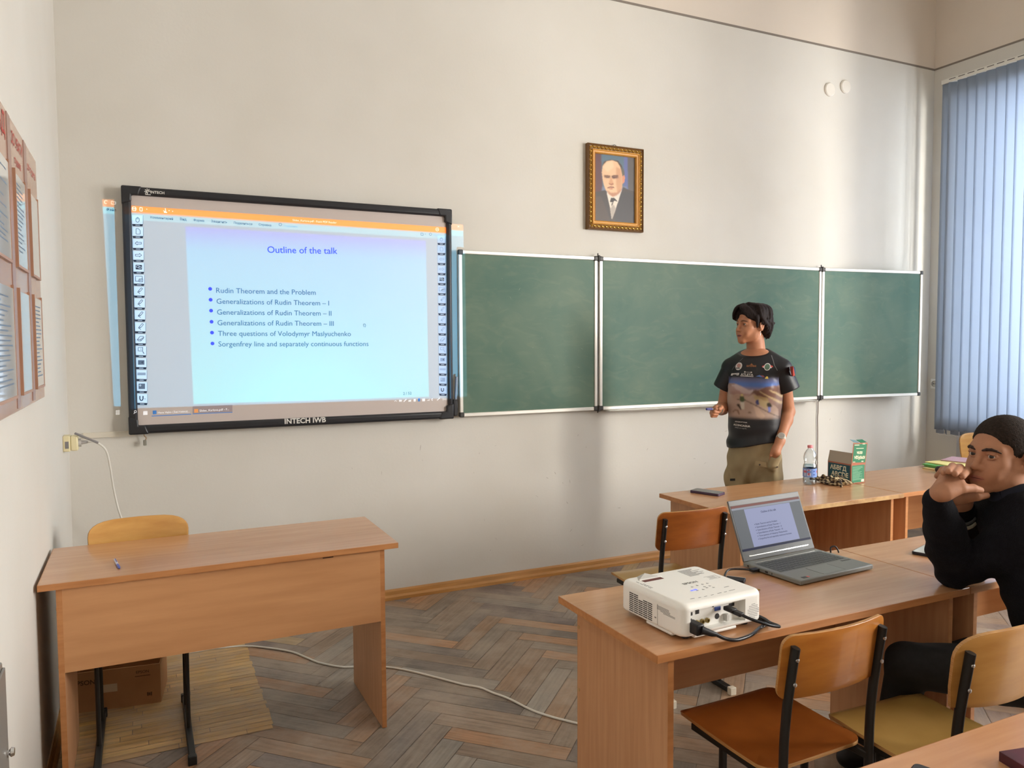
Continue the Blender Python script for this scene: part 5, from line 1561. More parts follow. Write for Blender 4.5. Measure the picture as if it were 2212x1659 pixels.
# ================================================================== phones, bottle, chalk box, cloth, folders
def phone(label, c, L_, W2_, a, case, face, th=0.011):
    p = thing('smartphone', label, 'phone', c, a)
    MB().prism(rrect(W2_, L_, 0.011, 6), (0, 0, 0), (1, 0, 0), (0, 1, 0), (0, 0, 1), th).build('phone_case', case, p, bevel=0.0025, seg=3)
    MB().prism(rrect(W2_ - 0.007, L_ - 0.007, 0.009, 6), (0, 0, th), (1, 0, 0), (0, 1, 0), (0, 0, 1), 0.0006).build('phone_screen', face, p)
    MB().box(-0.012, 0.012, L_ / 2 - 0.010, L_ / 2 - 0.0085, th + 0.0006, th + 0.0009).build('earpiece', BLK, p)
    return p
phone('smartphone in a dark purple case on the front desk with the bottle', (2.985, -1.295, ZT), 0.165, 0.078, math.radians(22), mat('case_purple', (72, 52, 74), 0.4), mat('screen_grey', (104, 102, 100), 0.12), th=0.013)
phone('pale-screened smartphone in a black case under the young man\'s elbow', (2.985, -2.555, ZT), 0.15, 0.072, math.radians(-72), mat('case_black', (34, 28, 36), 0.4), mat('screen_pale', (196, 200, 196), 0.1))
phone('black smartphone on the desk with the dark red notebook', (1.606, -3.615, ZT), 0.15, 0.072, math.radians(20), mat('case_black', (34, 28, 36), 0.4), mat('screen_dark', (70, 72, 76), 0.08), th=0.016)
nbk = thing('notebook', 'dark red notebook on the desk behind the orange chairs', 'notebook', (1.86, -3.66, ZT), math.radians(-12))
MB().box(-0.085, 0.085, -0.06, 0.06, 0.002, 0.016).build('pages', mat('page_edges', (196, 186, 172), 0.8), nbk)
MB().box(-0.088, 0.088, -0.063, 0.063, 0.016, 0.019).box(-0.088, 0.088, -0.063, 0.063, 0, 0.002).box(-0.0905, -0.087, -0.063, 0.063, 0, 0.019).build('cover', mat('cover_red', (98, 34, 44), 0.5, c2=(64, 22, 34), scale=9), nbk, bevel=0.001)

PET = bpy.data.materials.new('clear_plastic'); PET.use_nodes = True
def pet_shader(mt, tint, fac):
    nt = mt.node_tree
    for n in list(nt.nodes):
        if n.type != 'OUTPUT_MATERIAL': nt.nodes.remove(n)
    t_ = nt.nodes.new('ShaderNodeBsdfTransparent'); g = nt.nodes.new('ShaderNodeBsdfGlossy'); mx = nt.nodes.new('ShaderNodeMixShader')
    lw = nt.nodes.new('ShaderNodeLayerWeight'); lw.inputs[0].default_value = fac
    t_.inputs[0].default_value = tint + (1,); g.inputs['Roughness'].default_value = 0.05
    nt.links.new(lw.outputs['Facing'], mx.inputs[0]); nt.links.new(t_.outputs[0], mx.inputs[1]); nt.links.new(g.outputs[0], mx.inputs[2])
    nt.links.new(mx.outputs[0], [n for n in nt.nodes if n.type == 'OUTPUT_MATERIAL'][0].inputs[0])
pet_shader(PET, (0.94, 0.965, 0.98), 0.36)
WATER = bpy.data.materials.new('water'); WATER.use_nodes = True
pet_shader(WATER, (0.82, 0.90, 0.96), 0.18)
bo = thing('water_bottle', 'half-full clear water bottle with pink cap and blue label', 'bottle', (3.655, -1.345, ZT))
prof = [(0.0, 0.004), (0.020, 0.001), (0.032, 0.004), (0.036, 0.012), (0.036, 0.035), (0.0345, 0.04), (0.036, 0.046), (0.036, 0.095), (0.035, 0.108), (0.030, 0.118), (0.031, 0.126), (0.0345, 0.142), (0.034, 0.158), (0.030, 0.174), (0.022, 0.188), (0.0135, 0.197), (0.0125, 0.203), (0.0125, 0.208)]
MB().lathe(prof, (0, 0, 0), 40).build('bottle_body', PET, bo, smooth=60)
MB().lathe([(r_ * 0.965, z) for r_, z in prof[1:9]] + [(0.0335, 0.109), (0, 0.109)], (0, 0, 0.0006), 40).build('water', WATER, bo, smooth=60)
MB().lathe([(0.0145, 0), (0.0148, 0.002), (0.0148, 0.012), (0.013, 0.0145), (0, 0.015)], (0, 0, 0.203), 28).build('bottle_cap', mat('cap_pink', (226, 138, 146), 0.4), bo, smooth=40)
lb = MB(); N_ = 40
LBL = [mat('label_blue', (118, 150, 214), 0.45), mat('label_pale', (196, 208, 234), 0.45), mat('label_red', (196, 110, 130), 0.45), mat('label_dark', (64, 88, 168), 0.45)]
lv, lf, lm = [], [], []
zs_ = [0.044, 0.05, 0.056, 0.062, 0.068, 0.074, 0.080, 0.086, 0.092]
rs = random.Random(4)
for z in zs_:
    for k in range(N_): lv.append((0.0364 * math.cos(2 * PI * k / N_), 0.0364 * math.sin(2 * PI * k / N_), z))
for i in range(len(zs_) - 1):
    for k in range(N_):
        lf.append((i * N_ + k, i * N_ + (k + 1) % N_, (i + 1) * N_ + (k + 1) % N_, (i + 1) * N_ + k))
        ph = (k % 14)
        lm.append(2 if (ph in (4, 5, 6, 7) and i in (4, 5)) or (ph in (9, 10) and i in (2, 3, 6)) else (1 if ph in (5, 6, 8, 9, 11) and i in (1, 2, 3, 6) else (3 if ph in (0, 1) and i in (2, 5) else 0)))
lb.v, lb.f, lb.mi = lv, lf, lm
lb.build('bottle_label', LBL, bo, smooth=60)

# open chalk box
TEAL, GRN, RUST, CREAM = mat('box_teal', (34, 84, 96), 0.6), mat('box_green', (48, 122, 88), 0.6), mat('box_rust', (176, 108, 84), 0.6), mat('letters_cream', (236, 230, 200), 0.7)
GREYC = mat('grey_board', (172, 164, 148), 0.8)
ck = thing('chalk_box', 'open green chalk box with its lettered lid standing up on the front desk', 'box', (3.90, -1.38, ZT))
cx0, cx1, cy0, cy1, ch = 3.857, 3.967, -1.446, -1.285, 0.110
th = 0.0016
b_ = MB().box(cx0, cx1, cy0, cy0 + th, ZT, ZT + ch).box(cx0, cx1, cy1 - th, cy1, ZT, ZT + ch).box(cx0, cx0 + th, cy0, cy1, ZT, ZT + ch).box(cx1 - th, cx1, cy0, cy1, ZT, ZT + ch).box(cx0, cx1, cy0, cy1, ZT, ZT + th)
cbd = b_.build('box_body', RUST, ck, world=True)
MB().box(cx0 + 0.006, cx1 - 0.006, cy0 - 0.0006, cy0, ZT + 0.006, ZT + ch - 0.008).build('green_panel', GRN, cbd, world=True)
MB().box(cx0 - 0.0006, cx0, cy0 + 0.007, cy1 - 0.004, ZT + 0.006, ZT + ch - 0.008).build('teal_panel', TEAL, cbd, world=True)
tx = MB().mark()
text_into(tx, 'АБВГД', (cx0 - 0.0012, cy1 - 0.018, ZT + 0.068), (0, -1, 0), (0, 0, 1), width=0.112, bold=0.03)
tx.mark(); text_into(tx, 'ABCDE', (cx0 - 0.0012, cy1 - 0.026, ZT + 0.032), (0, -1, 0), (0, 0, 1), width=0.118, bold=0.03)
tx.mark(); text_into(tx, '12345', (cx0 - 0.0012, cy1 - 0.026, ZT + 0.008), (0, -1, 0), (0, 0, 1), width=0.10, bold=0.03)
tx.mark().box(cx1 - 0.030, cx1 - 0.009, cy0 - 0.001, cy0 - 0.0006, ZT + 0.008, ZT + 0.022)
tx.each('lettering', CREAM, cbd, world=True)
tx = MB(); rs = random.Random(6)
for k in range(13): tx.box(cx0 + 0.012, cx0 + 0.012 + rs.uniform(0.04, 0.085), cy0 - 0.001, cy0 - 0.0006, ZT + ch - 0.018 - 0.006 * k, ZT + ch - 0.0155 - 0.006 * k)
tx.build('fine_print', mat('print_pale_green', (122, 172, 142), 0.7), cbd, world=True)
LT0, LT1 = ZT + ch + 0.0, ZT + ch + 0.118
ly = cy0 - 0.004
lean = np.array(Euler((math.radians(3), math.radians(3), 0)).to_matrix())
lo_ = np.array((cx0, cy0 - 0.001, ZT + ch))
def lid_box(mb, x0, x1, y0, y1, z0, z1, mi=0): return mb.obox(lo_ + lean @ np.array(((x0 + x1) / 2, (y0 + y1) / 2, (z0 + z1) / 2)), (x1 - x0, y1 - y0, z1 - z0), lean, mi)
lw = cx1 - cx0
lidc = lid_box(MB(), 0, lw, -0.001, 0.001, 0.0, 0.120).build('lid', RUST, ck, world=True)
lid_box(MB(), 0.005, lw - 0.005, -0.0018, -0.001, 0.010, 0.114).build('green_panel', GRN, lidc, world=True)
tx = MB(); axm, azm = lean @ np.array((-1.0, 0, 0)), lean @ np.array((0, 0, -1.0))
tx.mark(); text_into(tx, 'БІЛА', lo_ + lean @ np.array((lw - 0.036, -0.0022, 0.072)), axm, azm, width=0.044, bold=0.05)
tx.mark(); text_into(tx, 'КРЕЙДА', lo_ + lean @ np.array((lw - 0.012, -0.0022, 0.046)), axm, azm, width=0.084, bold=0.05)
for (a, b, z, h) in ((0.008, 0.045, 0.106, 0.004), (0.024, 0.082, 0.088, 0.003), (0.008, 0.026, 0.012, 0.003), (0.074, 0.09, 0.014, 0.005), (0.07, 0.09, 0.112, 0.004)):
    tx.mark(); lid_box(tx, a, b, -0.0022, -0.0018, z, z + h)
tx.each('lettering', CREAM, lidc, world=True)
MB().obox(lo_ + lean @ np.array((0.028, 0.016, 0.126)), (0.044, 0.034, 0.0015), lean @ np.array(Euler((math.radians(18), math.radians(6), 0)).to_matrix())).build('lid_flap', mat('flap_blue_grey', (112, 146, 152), 0.6), lidc, world=True)
MB().obox(lo_ + lean @ np.array((0.080, 0.016, 0.127)), (0.046, 0.034, 0.0015), lean @ np.array(Euler((math.radians(18), math.radians(-4), 0)).to_matrix())).build('lid_flap', GRN, lidc, world=True)
fo = np.array((cx0, (cy0 + cy1) / 2, ZT + ch)); Rf_ = np.array(Euler((0, math.radians(14), 0)).to_matrix())
MB().obox(fo + Rf_ @ np.array((0, 0, 0.031)), (0.0016, cy1 - cy0, 0.062), Rf_).build('side_flap', GREYC, ck, world=True)
MB().box(cx1 - 0.004, cx1 + 0.028, cy0 + 0.03, cy1, ZT + ch - 0.002, ZT + ch).build('side_flap', GREYC, ck, world=True)

# crumpled patterned cloth
def cloth():
    s = SDF(); r = np.random.default_rng(5)
    z = ZT
    P = [(3.755, -1.30), (3.765, -1.34), (3.775, -1.38), (3.80, -1.33), (3.79, -1.41), (3.80, -1.37), (3.755, -1.43), (3.79, -1.45), (3.81, -1.41), (3.805, -1.455), (3.745, -1.465), (3.81, -1.35)]
    for i, (x, y) in enumerate(P):
        a = r.uniform(0, 2 * PI); L_ = r.uniform(0.020, 0.036)
        q = [(x - L_ * math.cos(a), y - L_ * math.sin(a), z + r.uniform(0.007, 0.016)), (x, y, z + r.uniform(0.014, 0.034)), (x + L_ * math.cos(a), y + L_ * math.sin(a), z + r.uniform(0.006, 0.02))]
        s.chain(q, [0.007, r.uniform(0.010, 0.016), 0.007], k=0.006)
    s.el((3.778, -1.395, z + 0.008), (0.060, 0.072, 0.010), k=0.01)
    s.cut((0, 0, z + 0.0005), (0, 0, -1), k=0.001)
    V, Q = s.mesh(0.0028)
    n = V * 1.0
    f = (np.sin(n[:, 0] * 190 + 2.5 * np.sin(n[:, 1] * 120)) + np.sin(n[:, 1] * 170 + 2.0 * np.sin(n[:, 2] * 210 + n[:, 0] * 90)) + np.sin((n[:, 0] + n[:, 2]) * 260))
    light, dark, mid = np.array(lin((196, 178, 140))), np.array(lin((44, 34, 30))), np.array(lin((112, 92, 66)))
    c = np.where((f > 0.7)[:, None], light, np.where((f > -0.5)[:, None], mid, dark))
    o = sdf_obj('patterned_cloth', V, Q, mat('patterned_fabric', (120, 100, 80), 0.9, attr='Col'), None, col=c)
    tag(o, 'crumpled brown and beige patterned cloth beside the water bottle', 'cloth')
cloth()

# folders and papers near the window
def sheets(name, label, cat, c, a, w_, d_, h, m_, z0):
    t_ = thing(name, label, cat, (c[0], c[1], z0), a, 'paper folders on the front desk')
    n = max(1, int(h / 0.006)); rr = random.Random(int(c[0] * 1000))
    for k in range(n):
        z = h * k / n
        MB().obox((rr.uniform(-.006, .006), rr.uniform(-.006, .006), z + h / n / 2), (w_, d_, h / n * 0.8), rotz3(rr.uniform(-0.03, 0.03))).build('sheet_pack', m_, t_)
    return t_
sheets('paper_folder', 'pale yellow folder at the bottom of the paper pile', 'folder', (4.84, -1.36), 0.15, 0.31, 0.22, 0.006, mat('paper_cream', (226, 204, 140), 0.7), ZT)
sheets('paper_folder', 'bright green folder in the middle of the paper pile', 'folder', (4.88, -1.345), 0.05, 0.30, 0.22, 0.018, mat('paper_green', (112, 190, 110), 0.5), ZT + 0.006)
sheets('paper_folder', 'light yellow folder on top of the paper pile', 'folder', (4.92, -1.34), -0.10, 0.33, 0.22, 0.007, mat('paper_yellow', (244, 230, 152), 0.6), ZT + 0.024)
sheets('paper_folder', 'mauve folder lying behind the yellow paper pile', 'folder', (5.0, -1.30), 0.3, 0.20, 0.16, 0.008, mat('paper_mauve', (196, 158, 168), 0.6), ZT + 0.031)
s = SDF().rc((4.615, -1.425, ZT + 0.021), (4.74, -1.45, ZT + 0.021), 0.021, 0.020, k=0.01)
s.cut((0, 0, ZT + 0.0004), (0, 0, -1), k=0.004)
V, Q = s.mesh(0.004)
tag(sdf_obj('glasses_case', V, Q, mat('case_brown_black', (46, 36, 36), 0.4), None), 'dark brown glasses case lying in front of the paper folders', 'case')
# the dark bag behind the projector desk panel
s = SDF().el((1.73, -2.30, 0.085), (0.06, 0.10, 0.085), k=0.02).el((1.73, -2.32, 0.05), (0.07, 0.11, 0.05), k=0.03).cut((0, 0, 0.002), (0, 0, -1), k=0.01)
V, Q = s.mesh(0.008)
bg_ = thing('black_bag', 'black bag on the floor behind the panel of the projector desk', 'bag', (1.73, -2.30, 0))
sdf_obj('bag_body', V, Q, mat('bag_black', (30, 26, 26), 0.7), bg_)
MB().tube(catmull([(1.70, -2.3, 0.155), (1.715, -2.3, 0.185), (1.745, -2.3, 0.185), (1.76, -2.3, 0.155)], 6), 0.008, 8).build('bag_handle', mat('bag_black', (30, 26, 26), 0.7), bg_, smooth=60, world=True)
# ================================================================== people
def head_sdf(s, R, t, sc, male):
    s.at(R, t, sc)
    s.el((0, -0.012, 0.036), (0.0755, 0.094, 0.080), k=0.02)
    s.el((0, 0.034, -0.028), (0.0565, 0.055, 0.080), k=0.026)
    jw = 0.047 if male else 0.041
    for q in (-1, 1):
        s.rc((q * (jw + 0.010), 0.002, -0.040), (q * jw, 0.020, -0.072), 0.022, 0.018, k=0.03)
        s.rc((q * jw, 0.020, -0.072), (q * 0.012, 0.074, -0.099), 0.018, 0.015, k=0.028)
        s.el((q * 0.041, 0.054, -0.024), (0.019, 0.016, 0.016), k=0.03)
        s.rc((q * 0.046, 0.064, 0.020), (q * 0.014, 0.083, 0.020), 0.0065, 0.0095 if male else 0.008, k=0.022)
        s.el((q * 0.030, 0.074, -0.050), (0.020, 0.014, 0.022), k=0.03)
    s.el((0, 0.079, -0.100), (0.018, 0.014, 0.014), k=0.02)
    s.el((0, 0.083, -0.066), (0.028, 0.014, 0.022), k=0.02)
    # eye sockets
    for q in (-1, 1):
        s.el((q * 0.031, 0.0965, 0.000), (0.0195, 0.0175, 0.0125), k=0.010, op='s')
    # nose
    s.rc((0, 0.083, 0.012), (0, 0.103, -0.030), 0.0085, 0.0095, k=0.010)
    s.el((0, 0.106, -0.035), (0.0115, 0.0105, 0.0095), k=0.008)
    for q in (-1, 1): s.el((q * 0.0125, 0.094, -0.038), (0.0075, 0.010, 0.0078), k=0.007)
    for q in (-1, 1): s.el((q * 0.006, 0.104, -0.0455), (0.0035, 0.005, 0.0025), k=0.003, op='s')
    # eye balls carry the lids
    for q in (-1, 1):
        up = [(q * (0.031 + 0.0155 * math.cos(a)), 0.0735 + 0.0125 * math.sin(a) ** 0.8 - 0.002 * abs(math.cos(a)), 0.0012 + 0.0078 * math.sin(a)) for a in np.linspace(0.02, PI - 0.02, 7)]
        lo = [(q * (0.031 + 0.0150 * math.cos(a)), 0.0735 + 0.0115 * math.sin(a) ** 0.8 - 0.002 * abs(math.cos(a)), 0.0003 - 0.0072 * math.sin(a)) for a in np.linspace(0.02, PI - 0.02, 7)]
        s.chain(up, [0.0022, 0.0028, 0.0032, 0.0034, 0.0032, 0.0028, 0.0022], k=0.003)
        s.chain(lo, [0.0020, 0.0022, 0.0023, 0.0024, 0.0023, 0.0022, 0.0020], k=0.003)
        s.el((q * 0.032, 0.0735, 0.0135), (0.017, 0.0095, 0.0052), k=0.006)
    # mouth
    mw = 0.025 if male else 0.023
    for q in (-1, 1):
        s.rc((q * mw, 0.081, -0.0675), (q * 0.006, 0.0955, -0.0630), 0.0030, 0.0050, k=0.006)
        s.rc((q * mw * 0.9, 0.081, -0.0695), (q * 0.005, 0.0935, -0.0735), 0.0032, 0.0062, k=0.006)
    # ears
    for q in (-1, 1):
        Re = np.array(Euler((0.18, 0, q * -0.42)).to_matrix())
        s.el((q * 0.0795, -0.012, -0.008), (0.0090, 0.0205, 0.0345), R=Re, k=0.006)
        s.el((q * 0.0885, -0.007, -0.005), (0.0075, 0.0125, 0.022), R=Re, k=0.004, op='s')
        s.el((q * 0.0775, 0.002, -0.034), (0.006, 0.007, 0.009), k=0.006)
        s.el((q * 0.080, 0.004, -0.014), (0.005, 0.004, 0.007), k=0.004)
def mouth_line(par, V, Q, R, t, sc, mw, rads, m_, zc=-0.0686):
    """the dark line between the lips, laid along the modelled surface"""
    tree = BVHTree.FromPolygons([Vector(p) for p in V], [tuple(int(i) for i in q) for q in Q])
    R = np.array(R); pts = []
    for a in np.linspace(-1, 1, 13):
        z = zc - 0.0012 * abs(a) ** 2
        p = np.array(t) + sc * (R @ np.array((a * mw, 0.16, z)))
        h = tree.ray_cast(Vector(p), Vector(-R[:, 1]), 0.2)
        pts.append(np.array(h[0]) - R[:, 1] * 0.0002 if h[0] is not None else p)
    rr = [max(0.0004, rads * (1 - abs(a) ** 2.2)) for a in np.linspace(-1, 1, 13)]
    MB().tube(pts, rr, 8).build('mouth_line', m_, par, smooth=180, world=True)
def head_local(V, R, t, sc): return ((V - np.array(t)) @ np.array(R)) / sc
def face_mi(V, Q, R, t, sc, male):
    """0 skin, 1 lips"""
    C = head_local(V[Q].mean(1), R, t, sc)
    mw = 0.026 if male else 0.0245
    a = np.clip(np.abs(C[:, 0]) / mw, 0, 1)
    lip = (np.abs(C[:, 0]) < mw) & (C[:, 1] > 0.07) & (C[:, 2] < -0.0585 - 0.0065 * a - 0.002 * np.exp(-(C[:, 0] / 0.004) ** 2)) & (C[:, 2] > -0.0805 + 0.0115 * a ** 1.5)
    return lip.astype(int)
def eyes(par, R, t, sc, gaze, iris_m):
    R = np.array(R); gz = R.T @ np.array(gaze, float); gz /= np.linalg.norm(gz)
    for q in (-1, 1):
        mb = MB(); n1, n2 = 28, 18
        fr = frame(gz, (0, 0, 1)); fx = np.stack([fr[:, 1], fr[:, 2], fr[:, 0]], 1)     # pole along the gaze
        rr = 0.0127
        prof = [(rr * math.sin(a), rr * math.cos(a)) for a in np.linspace(0.0, PI, n2)]
        V, F, mi = [], [], []
        cc = np.array((q * 0.031, 0.0725, 0.0))
        for (r_, z) in prof:
            for k in range(n1):
                V.append(np.array(t) + sc * (R @ (cc + fx @ np.array((r_ * math.cos(2 * PI * k / n1), r_ * math.sin(2 * PI * k / n1), z)))))
        for i in range(n2 - 1):
            for k in range(n1):
                F.append((i * n1 + k, (i + 1) * n1 + k, (i + 1) * n1 + (k + 1) % n1, i * n1 + (k + 1) % n1))
                mi.append(2 if i < 1 else (1 if i < 3 else 0))
        mb.v, mb.f, mb.mi = [tuple(p) for p in V], F, mi
        mb.build('eye', [mat('eye_white', (206, 198, 190), 0.25), iris_m, mat('pupil', (14, 12, 12), 0.15)], par, smooth=180, world=True)
def brows(par, R, t, sc, m_, th, lift=0.0, k0=0.6):
    for q in (-1, 1):
        s = SDF().at(R, t, sc)
        P = [(q * 0.012, 0.0925, 0.0185 + lift), (q * 0.024, 0.0925, 0.0222 + lift), (q * 0.036, 0.0880, 0.0238 + lift), (q * 0.047, 0.0795, 0.0205 + lift), (q * 0.055, 0.0705, 0.0150 + lift)]
        s.chain(P, [th * 0.8, th, th * 0.95, th * 0.7, th * 0.35], k=0.002)
        V, Qd = s.mesh(0.0011)
        sdf_obj('eyebrow', V, Qd, m_, par)
SKIN_W = mat('skin_woman', (188, 130, 98), 0.5, var=0.12, scale=26, spec=0.4)
SKIN_M = mat('skin_man', (180, 128, 98), 0.62, var=0.14, scale=28, spec=0.4)
LIP_W, LIP_M = mat('lips_woman', (170, 98, 84), 0.45), mat('lips_man', (170, 108, 90), 0.5)
HAIR_W = mat('hair_woman', (34, 22, 21), 0.62, var=0.5, scale=60, stretch=(1, 1, 0.25), bump=0.5, bscale=160, spec=0.25)
HAIR_M = mat('hair_man', (52, 42, 36), 0.85, var=0.5, scale=130, bump=0.4, bscale=300, spec=0.2)
BROW = mat('eyebrow_dark', (58, 40, 32), 0.8, var=0.4, scale=200)
def head_frame(yaw_deg, pitch=0.0, roll=0.0):
    a = math.radians(yaw_deg)
    f = np.array((math.cos(a) * math.cos(pitch), math.sin(a) * math.cos(pitch), math.sin(pitch)))
    r = np.array((math.sin(a), -math.cos(a), 0.0))
    u = np.cross(r, f)
    r2 = r * math.cos(roll) + u * math.sin(roll); u2 = np.cross(r2, f)
    return np.stack([r2, f, u2], 1)
def joinm(*parts):
    V, Q, o = [], [], 0
    for v, q in parts: V.append(v); Q.append(q + o); o += len(v)
    return np.concatenate(V), np.concatenate(Q)

# ------------------------------------------------------------------ the woman at the chalkboard
WO = np.array((3.622, -0.951, 0.0))
WR = head_frame(210)
wo = thing('person', 'woman with short dark hair in a printed black t-shirt standing before the chalkboard', 'person', WO)
HR_, Ht, Hs = head_frame(175, -0.03, 0.02), np.array((3.587, -0.957, 1.647)), 0.95
def woman():
    s = SDF()
    head_sdf(s, HR_, Ht, Hs, False)
    s.at(WR, WO)
    hb = WR.T @ (Ht - WO)
    s.rc((hb[0] * 0.7, hb[1] - 0.045, 1.57), (0, -0.02, 1.44), 0.050, 0.056, k=0.03)
    s.rc((0, -0.025, 1.42), (-0.08, -0.02, 1.385), 0.046, 0.03, k=0.02); s.rc((0, -0.025, 1.42), (0.08, -0.02, 1.385), 0.046, 0.03, k=0.02)
    V1, Q1 = s.mesh(0.0026)
    V1 = relax(V1, Q1, 1, 0.4)
    n1 = len(Q1)
    s = SDF().at(WR, WO)
    s.ec((0, 0, 1.36), (0, 0, 1.10), 0.150, 0.130, 0.62, k=0.03); s.ec((0, 0, 1.10), (0, 0, 0.92), 0.125, 0.135, 0.62, k=0.03)
    for q, sh, el_, wr in ((1, (0.160, -0.01, 1.385), (0.205, -0.03, 1.135), (0.156, 0.205, 1.150)), (-1, (-0.160, -0.01, 1.385), (-0.172, -0.085, 1.130), (-0.163, 0.055, 0.968))):
        s.rc((0.10 * q, -0.02, 1.385), (sh[0] * 0.97, sh[1], sh[2] - 0.012), 0.030, 0.040, k=0.02)
        s.rc((sh[0] * 0.97, sh[1], sh[2] - 0.012), el_, 0.041, 0.036, k=0.015)
        m_ = np.array(el_) * 0.7 + np.array(wr) * 0.3
        s.rc(el_, m_, 0.036, 0.0365, k=0.012); s.rc(m_, wr, 0.0365, 0.0245, k=0.015)
    # legs down to the ankles (under the trousers)
    for q in (-1, 1):
        s.rc((0.080 * q, 0, 0.86), (0.094 * q, 0.01, 0.48), 0.070, 0.052, k=0.03); s.rc((0.10 * q, 0.01, 0.48), (0.105 * q, -0.01, 0.09), 0.056, 0.036, k=0.02)
        s.rc((0.105 * q, -0.03, 0.045), (0.12 * q, 0.13, 0.035), 0.034, 0.030, k=0.02)
    # the pocketed hand: the back of the hand shows above the pocket
    s.rc((-0.163, 0.055, 0.968), (-0.150, 0.092, 0.912), 0.025, 0.027, k=0.02)
    for j in range(4): s.rc((-0.168 + 0.013 * j, 0.090, 0.905), (-0.150 + 0.011 * j, 0.092, 0.84), 0.011, 0.008, k=0.006)
    s.rc((-0.143, 0.085, 0.94), (-0.128, 0.112, 0.89), 0.013, 0.009, k=0.008)
    V2, Q2 = s.mesh(0.0055)
    # hand with the pen: five fingers closed round it
    OFF = np.array((0.028, 0.030, 0.0))
    s = SDF().at(WR, WO + WR @ OFF)
    w0 = np.array((0.128, 0.175, 1.150))
    s.rc(w0 - np.array((-0.012, 0.045, 0.003)), w0, 0.0262, 0.0245, k=0.01)
    pal = [(0.110, 0.250, 1.168), (0.118, 0.258, 1.158), (0.126, 0.260, 1.146), (0.132, 0.256, 1.134)]
    for p in pal: s.rc(w0 + (np.array(p) - w0) * 0.15, p, 0.019, 0.0125, k=0.014)
    tips = [(0.098, 0.283, 1.160), (0.104, 0.290, 1.146), (0.112, 0.290, 1.132), (0.120, 0.284, 1.121)]
    ends = [(0.088, 0.262, 1.154), (0.092, 0.264, 1.141), (0.098, 0.262, 1.128), (0.106, 0.256, 1.118)]
    for p, a, b in zip(pal, tips, ends):
        s.rc(p, a, 0.0115, 0.0100, k=0.004); s.rc(a, b, 0.0098, 0.0082, k=0.003)
    s.rc((0.116, 0.195, 1.162), (0.088, 0.225, 1.166), 0.0165, 0.0125, k=0.012); s.rc((0.088, 0.225, 1.166), (0.080, 0.258, 1.163), 0.0120, 0.0105, k=0.004); s.rc((0.080, 0.258, 1.163), (0.080, 0.278, 1.160), 0.0105, 0.0078, k=0.003)
    V3, Q3 = s.mesh(0.0026)
    mi = np.concatenate([face_mi(V1, Q1, HR_, Ht, Hs, False), np.zeros(len(Q2) + len(Q3), int)])
    V, Q = joinm((V1, Q1), (V2, Q2), (V3, Q3))
    sdf_obj('body', V, Q, [SKIN_W, LIP_W], wo, mi=mi)
    mouth_line(wo, V1, Q1, HR_, Ht, Hs, 0.021, 0.0034, mat('mouth_dark_woman', (84, 36, 32), 0.5))
    eyes(wo, HR_, Ht, Hs, HR_ @ np.array((0.06, 1, 0.0)), mat('iris_brown', (70, 54, 44), 0.2))
    brows(wo, HR_, Ht, Hs, mat('eyebrow_brown', (104, 70, 52), 0.8), 0.0030)
    # hair: a cap of locks swept from the crown
    s = SDF().at(HR_, Ht, Hs)
    s.el((0, -0.018, 0.046), (0.083, 0.099, 0.078), k=0.01)
    s.el((0, -0.078, -0.015), (0.066, 0.034, 0.066), k=0.03)
    s.el((0, 0.116, -0.030), (0.092, 0.085, 0.094), k=0.014, op='s')
    s.el((0, 0.030, -0.082), (0.10, 0.064, 0.075), k=0.014, op='s')
    r = np.random.default_rng(8)
    cr = np.array((0.014, 0.015, 0.116))
    def lock(pts, ra, rb, k=0.010): s.chain(catmull(pts, 4), list(np.linspace(ra, rb, (len(pts) - 1) * 4 + 1)), k=k)
    for i in range(34):                      # sides and back
        a = math.radians(78 + 258 * i / 33.0) + PI / 2 + r.uniform(-0.08, 0.08)
        dx_, dy_ = math.cos(a), math.sin(a)
        back = max(0, -dy_)
        ex, ey = 0.083 * dx_, -0.018 + 0.103 * dy_
        ez = 0.004 - 0.095 * back ** 1.4 + r.uniform(-0.012, 0.010)
        if dy_ > 0.2: ez = 0.034
        sw_ = r.uniform(-0.012, 0.012)
        p1 = np.array((ex * 0.72, -0.015 + (ey + 0.015) * 0.72, 0.105 + r.uniform(-.003, .003)))
        p2 = np.array((ex * 1.05 + sw_ * dy_, -0.02 + (ey + 0.02) * 1.05 - sw_ * dx_, 0.056 + r.uniform(-.006, .006)))
        p3 = np.array((ex * (0.99 - 0.14 * back) + sw_ * 2 * dy_, ey * (1.0 - 0.10 * back) - sw_ * 2 * dx_, ez))
        lock([cr, p1, p2, p3], r.uniform(0.010, 0.014), 0.004)
    for i in range(9):                       # fringe swept to the near side
        t_ = i / 8
        lock([(0.024, 0.045, 0.115), (-0.002 - 0.030 * t_, 0.082 - 0.028 * t_, 0.100 - 0.003 * t_), (-0.030 - 0.038 * t_, 0.084 - 0.045 * t_, 0.074 - 0.012 * t_), (-0.050 - 0.030 * t_, 0.068 - 0.050 * t_, 0.040 - 0.022 * t_)], 0.012, 0.0035, 0.006)
    for i in range(6):                       # fringe on the far side hanging past the brow
        t_ = i / 5
        lock([(0.024, 0.045, 0.115), (0.034 + 0.012 * t_, 0.086 - 0.012 * t_, 0.103), (0.046 + 0.018 * t_, 0.102 - 0.03 * t_, 0.070), (0.056 + 0.018 * t_, 0.099 - 0.036 * t_, 0.034 - 0.012 * t_)], 0.012, 0.004, 0.006)
